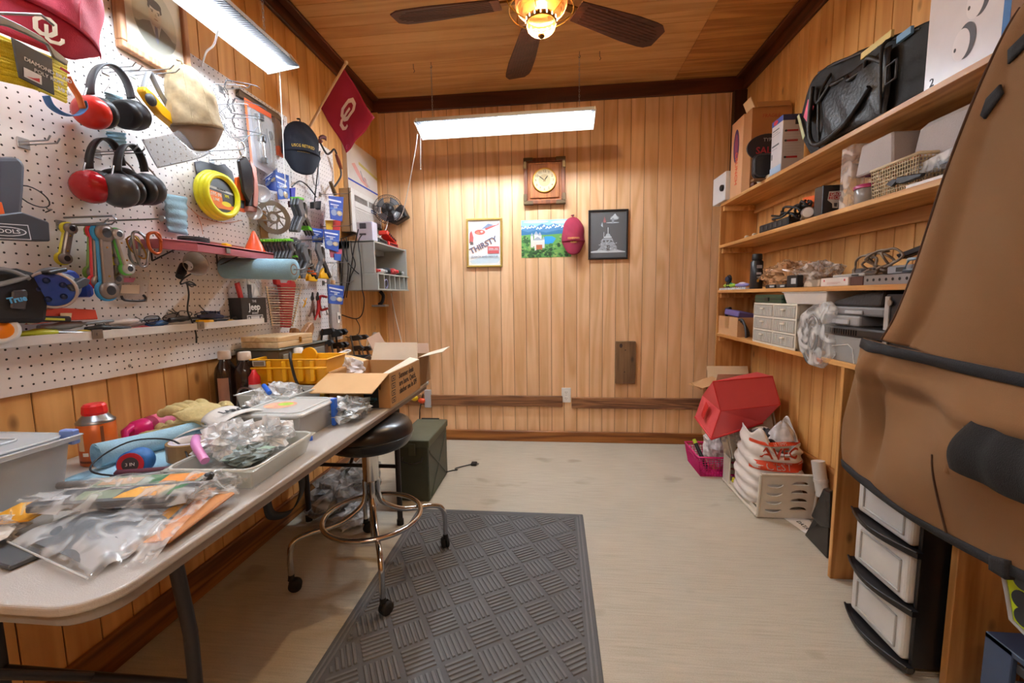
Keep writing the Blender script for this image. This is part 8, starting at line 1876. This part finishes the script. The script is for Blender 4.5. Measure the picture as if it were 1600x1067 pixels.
m=MB();m.tube([(-1.17,.86,zt+.030),(-1.05,.885,zt+.034),(-.965,.965,zt+.024)],.009,8,smooth_pts=5);tag(m.build('grey_hose',GREY),'thick grey hose lying behind the packaged saws','hose')
# packaged tools
def pack(label,P,th,body,prints,name='tool_package',wr=True):
    t=thing(name,label,'package',P[0]);m=MB();m.prism([Vector(p) for p in P],(0,0,th));m.build('tool_tray',body,t,.003)
    n_=len(P);x=(Vector(P[1])-Vector(P[0]));L_=x.length;x.normalize();y=Vector(P[3])-Vector(P[0]);W_=y.length;y=(y-x*y.dot(x)).normalized();F=frame(Vector(P[0])+Vector((0,0,th+.0006)),x,y,x.cross(y))
    flat(t,F,L_,W_,prints)
    if wr:
        m=MB(F);m.grid(lambda u,v: (L_*(-.06+1.14*u),W_*(-.25+1.5*v),.004*math.sin(14*u+5*v)+.009*math.sin(PI*v)-th*.8*(abs(2*v-1)**6)),24,8);m.build('clear_wrap',film('wrap_film','#eef0f0',.26,.1,.8,60,lo=.06),t)
    return t
PR=[('#54585c',R4(0,0,1,1)),('#8c9a84',R4(.25,.2,.52,.8)),('#e2a32a',[(.52,.15),(.80,.15),(.86,.85),(.60,.85),(.54,.5)]),('#2f7a48',[(.81,.15),(.90,.15),(.94,.85),(.86,.85)]),('#c8ccd0',[(.06,.3),(.2,.3),(.2,.6),(.1,.6)])]
pack('flat packaged tool with yellow and green print lying across the bags, nearer one',[(-1.045,.705,zt+.045),(-.765,.775,zt+.045),(-.80,.835,zt+.050),(-1.055,.765,zt+.050)],.014,mat('tray_grey','#4d5258',.5),PR)
pack('flat packaged tool with yellow and green print lying behind the nearer one',[(-1.02,.80,zt+.045),(-.80,.85,zt+.045),(-.825,.90,zt+.048),(-1.03,.85,zt+.048)],.010,MATS['tray_grey'],[(PR[1][0],R4(0,0,1,1)),('#c9a98c',R4(.05,.2,.4,.8)),('#2f7a48',[(.42,.1),(.62,.1),(.62,.9),(.45,.9)]),('#e8912a',[(.62,.1),(.95,.1),(.98,.9),(.62,.9)])])
m=MB();m.lathe((-.795,.865,zt+.058),(1,.3,.1),[(0,.010),(.012,.012),(.016,.006)],12);tag(m.build('black_stub',BLACK),'small black end cap on the tip of the farther packaged tool','knob')
t=pack('narrow tan and yellow packaged blade lying along the table edge',[(-.785,.665,zt+.010),(-.715,.685,zt+.010),(-.722,.86,zt+.022),(-.752,.86,zt+.022)],.008,mat('blade_tan','#c88a52',.5),[('#e0a12c',[(.0,.05),(.4,.05),(.45,.8),(.1,.6)]),('#d99a6c',[(.5,.0),(1,.0),(.9,1),(.6,1)])])
# bubble-wrapped grey part in a bag
t=thing('poly_bag','shiny clear bag with a dark grey flat part inside at the near table edge','bag',(-.86,.69,zt))
bc=[Vector((-1.03,.665,zt+.01)),Vector((-.765,.585,zt+.006)),Vector((-.745,.765,zt+.018)),Vector((-1.01,.80,zt+.018))]
def bagq(u,v,k=1.): a=bc[0].lerp(bc[1],u);b=bc[3].lerp(bc[2],u);p=a.lerp(b,v);e=math.sin(PI*u)*math.sin(PI*v);p.z+=k*.030*e**.5;return p
m=MB();m.grid(lambda u,v: bagq(.06+.88*u,.08+.84*v,.85)-Vector((0,0,.002)),14,12);m.build('grey_part',mat('part_grey','#6c747c',.45,bump=.4,bscale=60),t)
m=MB();m.grid(lambda u,v: bagq(u,v)+Vector((0,0,.004*math.sin(11*u+4*v)*math.sin(8*v-3*u)+.003*math.sin(25*u*v+3))),36,30);m.build('film',film('polybag_film','#e6edf2',.34,.08,.9,40,lo=.1),t)
m=MB();m.tube([bagq(u,.0)+Vector((0,0,.003)) for u in [i/12 for i in range(13)]],.0022,5);m.build('sealed_edge',film('seal','#f0f4f6',.6,.1),t)
crumple('small bag of loose parts with a yellow corner at the left edge of the table','plastic_bag','bag',(-1.10,.66,zt+.022),(.06,.07,.022),film('film_a','#e0dcd4',.5,.15,.8,45,lo=.2),12,.3)
t=thing('yellow_backed_card','yellow-backed blister card lying left under the nearer packaged tool','package',(-1.08,.73,zt));m=MB();m.prism([(-1.12,.68,zt+.03),(-1.03,.70,zt+.034),(-1.04,.78,zt+.038),(-1.13,.76,zt+.036)],(0,0,.003));m.build('card',mat('card_yellow','#e8a41c',.4),t);m=MB();m.b2((-1.11,.70,zt),(-1.05,.76,zt+.03));m.build('blister',CLEAR,t,.006)
crumple('clear wrapping crumpled at the right end of the packaged tools','plastic_wrap','wrap',(-.79,.87,zt+.03),(.055,.06,.028),film('film_b','#f0f2f2',.3,.08,.9,50,lo=.05),14,.3)
m=MB();m.box((-1.0,.64,zt+.006),(.14,.05,.010),rotm(0,0,-.2));tag(m.build('dark_bracket',mat('bracket_dark','#4e5154',.5),bevel=.002),'dark flat bracket poking out left under the shiny bag','bracket')
# low clear tray with bags of parts
TRY=film('tray_plastic','#d6dad2',.55,.15)
t=thing('parts_tray','low clear plastic tray full of small bags near the table edge','tray',(-.84,1.06,zt));F0=Matrix.Translation((-.838,1.055,zt))@rotm(0,0,.05)
m=MB(F0);m.tray((0,0,0),(.185,.25),(.215,.285),.055,.003,rim=.008);m.build('tray',TRY,t,.004)
m=MB(F0);m.tube([(x,y,.055) for x,y,_ in rrect(-.110,-.145,.110,.145,.03,0)],.0045,6,True);m.build('rim',film('tray_rim','#e2e6e0',.75,.15),t)
m=MB(F0);m.b2((-.085,-.11,.004),(.085,.11,.030));m.build('loose_parts',mat('parts_grey','#8e908c',.6,bump=1.,bscale=60,var=.3),t,.008,kind='stuff')
WB=film('clear_bag_bright','#f2f6f8',.5,.1,.9,50,lo=.25)
crumple('clear plastic bag heaped at the near end of the parts tray','plastic_bag','bag',(-.90,1.07,zt+.075),(.060,.075,.045),WB,21,.35,flat_=False)
crumple('clear plastic bag heaped at the far end of the parts tray','plastic_bag','bag',(-.83,1.13,zt+.072),(.055,.065,.040),WB,23,.35,flat_=False)
crumple('small bag of dark screws lying in the middle of the parts tray','plastic_bag','bag',(-.815,1.03,zt+.050),(.045,.055,.022),mat('bag_dark_screws','#7d8a88',.3,bump=1.,bscale=60,var=.6),25,.3)
m=MB();m.tube([(-.955,1.02,zt+.095),(-.925,.985,zt+.088),(-.875,.955,zt+.060)],(.011),8,smooth_pts=4);tag(m.build('pink_strip',mat('strip_pinkzip','#d68ac4',.4)),'pink zip strip of the bag at the near end of the tray','strip')
m=MB();m.prism([(-.84,.97,zt+.055),(-.80,.99,zt+.052),(-.76,1.06,zt+.060),(-.78,1.05,zt+.066)],(0,0,.002));tag(m.build('green_card',mat('card_mint','#a8ccbc',.5)),'pale green card sticking up in the parts tray','card')
# lidded tub
t=thing('lidded_tub','clear square tub with a wrinkled lid and tan contents behind the parts tray','tub',(-.95,1.37,zt));F0=Matrix.Translation((-.925,1.375,zt))@rotm(0,0,.0)
m=MB(F0);m.tray((0,0,0),(.20,.21),(.225,.235),.085,.003);m.build('tub',film('tub_plastic','#dcdfdf',.42,.15),t,.006)
m=MB(F0);m.b2((-.092,-.098,.004),(.092,.098,.050));m.build('tan_contents',mat('contents_tan','#9c8066',.8,bump=1.,bscale=50,var=.25),t,.01,kind='stuff')
m=MB(F0);m.prism([(x,y,.082) for x,y,_ in rrect(-.12,-.125,.12,.125,.03,0)],(0,0,.012));l_=m.build('lid',film('lid_milky','#e4e8e8',.78,.2),t,.004)
m=MB(F0);m.tube([(x,y,.096) for x,y,_ in rrect(-.10,-.105,.10,.105,.025,0)],.003,5,True);m.build('lid_ridge',MATS['lid_milky'],l_)
flat(t,F0@Matrix.Translation((-.09,-.06,.0945)),.12,.12,[('#d8a48a',ell(.5,.5,.45,.42)),('#a9cf4a',ell(.6,.6,.22,.18)),('#e6b88c',ell(.3,.3,.14,.12))])
m=MB(F0);m.b2((.112,.07,.0),(.128,.095,.10));m.cyl((.122,-.085,.0),(.122,-.085,.012),.010,n=10);m.build('blue_clip',mat('clip_blue','#2f6fe0',.3),t,.003)
t=thing('open_tub','second clear tub with bags and a blue clip behind the lidded one','tub',(-1.08,1.55,zt));F0=Matrix.Translation((-1.08,1.56,zt))@rotm(0,0,-.1)
m=MB(F0);m.tray((0,0,0),(.20,.16),(.23,.19),.105,.003,rim=.006);m.build('tub',film('tub_plastic2','#d4dad8',.45,.15),t,.004)
m=MB(F0);m.tube([(-.02,-.06,.135),(.03,-.09,.115)],.009,8);m.build('blue_clip',MATS['clip_blue'],t)
crumple('milky plastic bag stuffed in the open tub behind the gloves','plastic_bag','bag',(-1.08,1.56,zt+.085),(.085,.065,.045),WB,27,.3,flat_=False)
crumple('bubbly clear bag slumped between the lidded tub and the delivery box','plastic_bag','bag',(-.80,1.55,zt+.035),(.075,.11,.037),film('film_grey','#c9d0d2',.5,.1,.9,45,lo=.25),29,.35)
crumple('milky bag lying between the gloves and the lidded tub','plastic_bag','bag',(-1.075,1.43,zt+.06),(.05,.06,.05),WB,35,.3)
# leather gloves
def glove(label,c,ang,lift,name='work_glove',sc=1.,flip=1):
    LG_=mat('glove_leather','#c4b27c',.85,bump=.5,bscale=90,var=.14);c=Vector(c);F=Matrix.Translation(c)@rotm(0,-lift,ang)@Matrix.Scale(sc,4)
    t=thing(name,label,'glove',c,None)
    def f(u,v):   # palm
        x=-.06+.12*v;w_=.048+.006*math.sin(3*v);th=2*PI*u;return (x,w_*math.cos(th),.018+.020*math.sin(th)*(1-.2*abs(2*v-1)**3)+.004*math.sin(9*v+3*th))
    m=MB(F);m.grid(f,25,10)
    m.ball((.06,0,.018),(.018,.045,.018),14,8)
    for k,(y,L_,a) in enumerate(((-.034,.062,-.16),(-.012,.078,-.04),(.012,.074,.06),(.034,.058,.18))):
        m.tube([(.045,y,.020),(.045+L_*.45*math.cos(a),y+L_*.45*math.sin(a),.026),(.045+L_*math.cos(a),y+L_*math.sin(a),.014)],[.0135,.0135,.0105],10,smooth_pts=3);m.ball((.045+L_*math.cos(a),y+L_*math.sin(a),.014),.0115,10,8)
    y=-.04*flip;m.tube([(-.02,y,.02),(.015,y*1.75,.020),(.045,y*2.0,.014)],[.017,.014,.012],10,smooth_pts=3);m.ball((.047,y*2.0,.014),.0122,10,8)
    m.build('hand',LG_,t)
    cm=mat('glove_cuff','#d9d8d4',.8,bump=.3,bscale=120,var=.05)
    m=MB(F);m.grid(lambda u,v: (-.055-.09*v,(.052+.020*v)*math.cos(2*PI*u),.020+(.024+.004*v)*math.sin(2*PI*u)+.003*math.sin(8*v+4*u)),25,8);m.build('cuff',cm,t,solid=.002)
    return t,F
t,F=glove('cream leather work glove with a white lettered cuff lying on top of the other glove',(-1.16,1.285,zt+.062),2.9,.10,sc=1.25)
o=text('LARGE',.026,F@Matrix.Translation((-.105,.0,.0485))@rotm(0,.05,-PI*.5),M_('#33383c'),t,bold=.0006)
glove('yellowish leather work glove lying underneath, its fingers towards the wall',(-1.26,1.30,zt+.0),2.6,.0,sc=1.2,flip=-1)
# dark bottles, red and white can
AMB=mat('amber_dark','#2a1c18',.18,coat=.3)
def bottle(label,x,y,h,r,cap=None):
    t=thing('dark_bottle',label,'bottle',(x,y,zt));m=MB();m.lathe((x,y,zt),(0,0,1),[(0,r*.9),(.005,r),(h*.62,r),(h*.72,r*.86),(h*.82,r*.5),(h*.86,r*.44)],30);m.build('body',AMB,t)
    m=MB();m.lathe((x,y,zt+h*.86),(0,0,1),[(0,r*.56),(.003,r*.58),(h*.125,r*.56),(h*.14,r*.48),(h*.141,.001)],24);m.build('cap',mat('bottle_cap','#d9c9bc',.5),t);return t
t=bottle('dark brown plastic bottle with a pale cap standing nearest the wall',-1.385,1.655,.25,.042);m=MB();m.grid(lambda u,v: (-1.385+.0425*math.cos(-1.7+1.0*u),1.655+.0425*math.sin(-1.7+1.0*u),zt+.03+.11*v),10,3);m.build('label_panel',mat('label_beige','#b48a78',.6),t)
bottle('dark brown plastic bottle with a pale cap beside the yellow bins',-1.31,1.675,.243,.044)
x,y=-1.235,1.625;t=thing('white_spray_can','slim white spray can with a red top standing before the yellow bins','can',(x,y,zt));m=MB();m.lathe((x,y,zt),(0,0,1),[(0,.021),(.003,.023),(.11,.023),(.118,.020)],24);m.build('body',mat('can_white','#d9d6d6',.35),t);m=MB();m.lathe((x,y,zt+.116),(0,0,1),[(0,.0225),(.03,.021),(.045,.012),(.058,.007),(.059,.001)],20);m.build('red_top',RED,t)
x,y=-1.20,1.88;t=thing('white_cap_bottle','bottle with a white cap showing behind the yellow bins','bottle',(x,y,zt));m=MB();m.lathe((x,y,zt),(0,0,1),[(0,.03),(.17,.03),(.20,.016)],20);m.build('body',AMB,t);m=MB();m.lathe((x,y,zt+.20),(0,0,1),[(0,.024),(.035,.023),(.037,.001)],20);m.build('cap',WHITE,t)
m=MB();m.tube([(-1.30,1.60,zt+.02),(-1.29,1.60,zt+.09),(-1.24,1.59,zt+.105),(-1.19,1.59,zt+.08),(-1.18,1.585,zt+.01)],.0045,8,smooth_pts=6);tag(m.build('wire_bow',STEEL),'bent grey wire bow in front of the white spray can','wire')
# metal case with wooden box
t=thing('metal_case','grey metal drawer case standing on the table against the pegboard','case',(-1.31,1.95,zt));m=MB();m.b2((-1.42,1.76,zt),(-1.215,2.15,zt+.235));m.build('body',mat('case_taupe','#5f5850',.5,.3),t,.004)
m=MB();m.b2((-1.425,1.755,zt+.235),(-1.205,2.155,zt+.242));m.build('top_plate',mat('case_top','#5c6058',.45,.3),t,.002);m=MB();m.b2((-1.215,1.785,zt+.03),(-1.209,2.13,zt+.215));m.build('front_panel',mat('case_front','#8e9496',.4,.3),t,.002)
for k in range(2): m=MB();m.b2((-1.209,1.90,zt+.07+.09*k),(-1.203,2.0,zt+.085+.09*k));m.build('drawer_pull',DGREY,t,.001)
t=thing('wooden_box','small flat pale wooden hinged box with a brass clasp on the metal case','box',(-1.31,1.90,zt+.243));F0=Matrix.Translation((-1.31,1.905,zt+.2435))@rotm(0,0,-.08);PLY=wood('pale_box_wood','#e6cfa6','#cfae80','Y',10,tint=.02)
m=MB(F0);m.b2((-.095,-.12,0),(.095,.12,.026));m.build('base',PLY,t,.0015);m=MB(F0);m.b2((-.095,-.12,.0275),(.095,.12,.050));m.build('lid',PLY,t,.002);m=MB(F0);m.b2((.095,.02,.012),(.098,.036,.040));m.cyl((.098,.028,.022),(.102,.028,.022),.005,n=10);m.build('clasp',BRASS,t,.001)
# yellow stacking bins
def ybin(label,c,ang,z,w=.27,d=.17,h=.085):
    YB_=mat('bin_yellow','#e9ab12',.38);F=Matrix.Translation((c[0],c[1],z))@rotm(0,0,ang);t=thing('stacking_bin',label,'bin',(c[0],c[1],z),'yellow stacking bins')
    m=MB(F);m.tray((0,0,0),(w-.035,d-.03),(w,d),h,.004,rim=.007);m.build('tub',YB_,t,.003)
    m=MB(F)
    for x in (-.085,-.02,.05,.10): m.b2((x-.010,-d/2-.008,.015),(x+.010,-d/2+.010,h-.006))
    m.b2((-w/2-.004,-d/2-.010,h*.62),(w/2+.004,-d/2-.002,h*.70));m.build('moulded_rib',YB_,t,.003,kind='stuff')
    return t,F
t,F=ybin('lower yellow plastic bin of the two stacked beside the dark bottles',(-1.105,1.745),.10,zt,h=.10)
t,F=ybin('upper yellow plastic bin with a lobe-shaped back and a small label',(-1.115,1.765),.06,zt+.102,.32,.19,.11)
m=MB(F);m.lathe((.0,.070,.105),(0,1,0),[(0,.034),(.014,.034)],24);m.build('back_lobe',MATS['bin_yellow'],t,.003);m=MB(F);m.b2((-.15,-.1055,.082),(-.095,-.1030,.105));m.build('label_holder',M_('#c9c2b0'),t,.001)
m=MB(F);m.b2((-.145,-.1062,.085),(-.10,-.1054,.102));m.build('label_print',M_('#7d6f5c'),t)
m=MB();P=[(-1.15,1.74,zt+.20),(-1.12,1.70,zt+.235),(-1.085,1.645,zt+.215),(-1.065,1.645,zt+.12),(-1.02,1.64,zt+.065),(-.99,1.63,zt+.055)]
t=thing('draped_cable','black power cord with a three-prong plug draped over the yellow bins','cord',(-1.05,1.65,zt));m.tube(P,.0055,8,smooth_pts=6);m.build('cord',BLACK,t);m=MB();m.tube([(-1.01,1.635,zt+.062),(-.985,1.63,zt+.050),(-.965,1.622,zt+.042)],[.007,.013,.013],8);m.build('plug',BLACK,t);m=MB();m.tube([(-.965,1.615,zt+.045),(-.950,1.61,zt+.040)],.002,5);m.tube([(-.962,1.626,zt+.044),(-.947,1.62,zt+.038)],.002,5);m.build('prong',BRASS,t)
# black tray with white cables
t=thing('cable_tray','long black plastic tray behind the delivery box holding white cables','tray',(-1.15,2.1,zt));F0=Matrix.Translation((-1.12,2.06,zt))@rotm(0,0,.15)
m=MB(F0);m.tray((0,0,0),(.22,.42),(.24,.44),.145,.004,rim=.006);m.build('tray',mat('tray_black','#26272b',.45),t,.003)
rg=random.Random(8)
for k in range(6):
    q=[(-1.14+.08*math.cos(a+k)+.02*rg.uniform(-1,1),1.98+.11*math.sin(a+k*1.3),zt+.13+.02*k*.5+.02*math.sin(2*a+k)) for a in [2*PI*j/7 for j in range(7)]]
    m=MB();m.tube(q,.0042,6,True,smooth_pts=5);tag(m.build('white_cable',WHITE),('white cable coil in the black tray, lowest','white cable coil in the black tray, second from the bottom','white cable coil in the black tray, third from the bottom','white cable coil in the black tray, third from the top','white cable coil in the black tray, second from the top','white cable coil in the black tray, topmost')[k],'cable','white cables in the black tray')
crumple('white plastic bag of cables beside the yellow bins','plastic_bag','bag',(-1.0,1.92,zt+.12),(.09,.10,.055),WBAG,41,.25,flat_=False)
m=MB();m.lathe((-1.02,1.80,zt+.15),(-.4,-.9,.1),[(0,.012),(.04,.014),(.055,.008)],14);tag(m.build('violet_plug',mat('plug_violet','#6a5a8a',.4)),'small violet-grey plug lying between the yellow bins and the box flap','plug')
# delivery box
KR=mat('kraft','#b58a58',.85,var=.04);KRL=mat('kraft_light','#cfa878',.85,var=.04);KW=mat('kraft_white','#d9ccb8',.8)
x0,x1,y0,y1,hb=-.955,-.690,1.70,2.10,.145
t=thing('delivery_box','open cardboard delivery box with printed side and black tape standing on the table','box',((x0+x1)/2,(y0+y1)/2,zt))
m=MB();m.tray(((x0+x1)/2,(y0+y1)/2,zt),(x1-x0,y1-y0),(x1-x0,y1-y0),hb,.004);m.build('body',KR,t)
def flap(P,mt_=KRL): m=MB();m.prism([Vector(p) for p in P],(0,.0,.0035));return m.build('flap',mt_,t)
flap([(x0,y0,zt+hb),(x1,y0,zt+hb),(x1+.0,y0-.155,zt+hb-.045),(x0+.0,y0-.155,zt+hb-.045)] if False else [(x0-.0,y0,zt+hb),(x1,y0,zt+hb+.0),(x1-.02,y0-.13,zt+hb-.055),(x0-.02,y0-.13,zt+hb-.055)])
flap([(x0,y0+.01,zt+hb),(x0,y1-.01,zt+hb),(x0-.12,y1-.02,zt+hb+.03),(x0-.12,y0+.02,zt+hb+.03)])
m=MB();m.prism([(x1-.002,y0,zt+hb),(x1-.002,y1,zt+hb),(x1-.045,y1-.01,zt+hb+.012),(x1-.045,y0+.01,zt+hb-.01)],(0,0,.003));m.build('flap',KW,t)
m=MB();m.prism([(x0+.01,y1,zt+hb),(x1-.01,y1,zt+hb),(x1-.02,y1+.035,zt+hb+.085),(x0+.02,y1+.035,zt+hb+.085)],(0,.004,0));m.build('flap',KW,t)
Fs=frame(Vector((x1,y0,zt)),Vector((0,1,0)),Vector((0,0,1)),Vector((1,0,0)))
INK=M_('#4a3a28',.7)
o=text('Summer deals\nare here. Quick,\nslather me in SPF',.036,Fs@Matrix.Translation((.11,.082,.0003)),INK,t,align='LEFT',space=.95,bold=.0008,sx=.95)
it=[]
for k in range(4):
    y_=.10+.215*k;it+=[('#4a3a28',R4(.045,y_,.155,y_+.16)),('#b58a58',R4(.057,y_+.03,.143,y_+.13))]
    it+=[('#4a3a28',R4(.075,y_+.055,.125,y_+.10))]
flat(t,Fs,y1-y0,hb,it)
Ff=facY(x0,y0,zt)
m=MB(Ff);m.b2((.150,.0,.0),(.215,.10,.0008));tp=m.build('black_tape',mat('tape_black','#252a30',.3),t)
text('prime',.022,Ff@Matrix.Translation((.1825,.040,.0010)),M_('#3a7fa8',.4),t,bold=.0004)
m=MB(Ff);m.tube([(.165,.030,.0012),(.175,.024,.0012),(.19,.024,.0012),(.20,.031,.0012)],.0008,4,smooth_pts=4);m.build('tape_arc',M_('#3a7fa8',.4),t)
m=MB(Ff);m.prism([(.215,.085,.0005),(.23,.11,.0005),(.225,.075,.0005)],(0,0,.002));m.build('torn_corner',M_('#6e5030',.8),t)
# second box
x0,x1,y0,y1,hb=-.93,-.705,2.135,2.325,.15
t=thing('cardboard_box','second open cardboard box with raised pale flaps at the far end of the table','box',((x0+x1)/2,(y0+y1)/2,zt))
m=MB();m.tray(((x0+x1)/2,(y0+y1)/2,zt),(x1-x0,y1-y0),(x1-x0,y1-y0),hb,.004);m.build('body',mat('kraft_dark','#9c7a54',.85),t)
m=MB();m.prism([(x1,y0,zt+hb),(x1,y1,zt+hb),(x1+.12,y1-.01,zt+hb+.035),(x1+.12,y0+.03,zt+hb+.025)],(0,0,.0035));m.build('flap',KW,t)
m=MB();m.prism([(x0+.0,y0,zt+hb),(x0,y1,zt+hb),(x0-.06,y1-.01,zt+hb+.12),(x0-.06,y0+.02,zt+hb+.10)],(.0035,0,0));m.build('flap',mat('kraft_rose','#a98c78',.85),t)
m=MB();m.prism([(x0,y1,zt+hb),(x1,y1,zt+hb),(x1-.02,y1+.05,zt+hb+.05),(x0+.02,y1+.05,zt+hb+.05)],(0,.0035,0));m.build('flap',MATS['kraft_rose'],t)
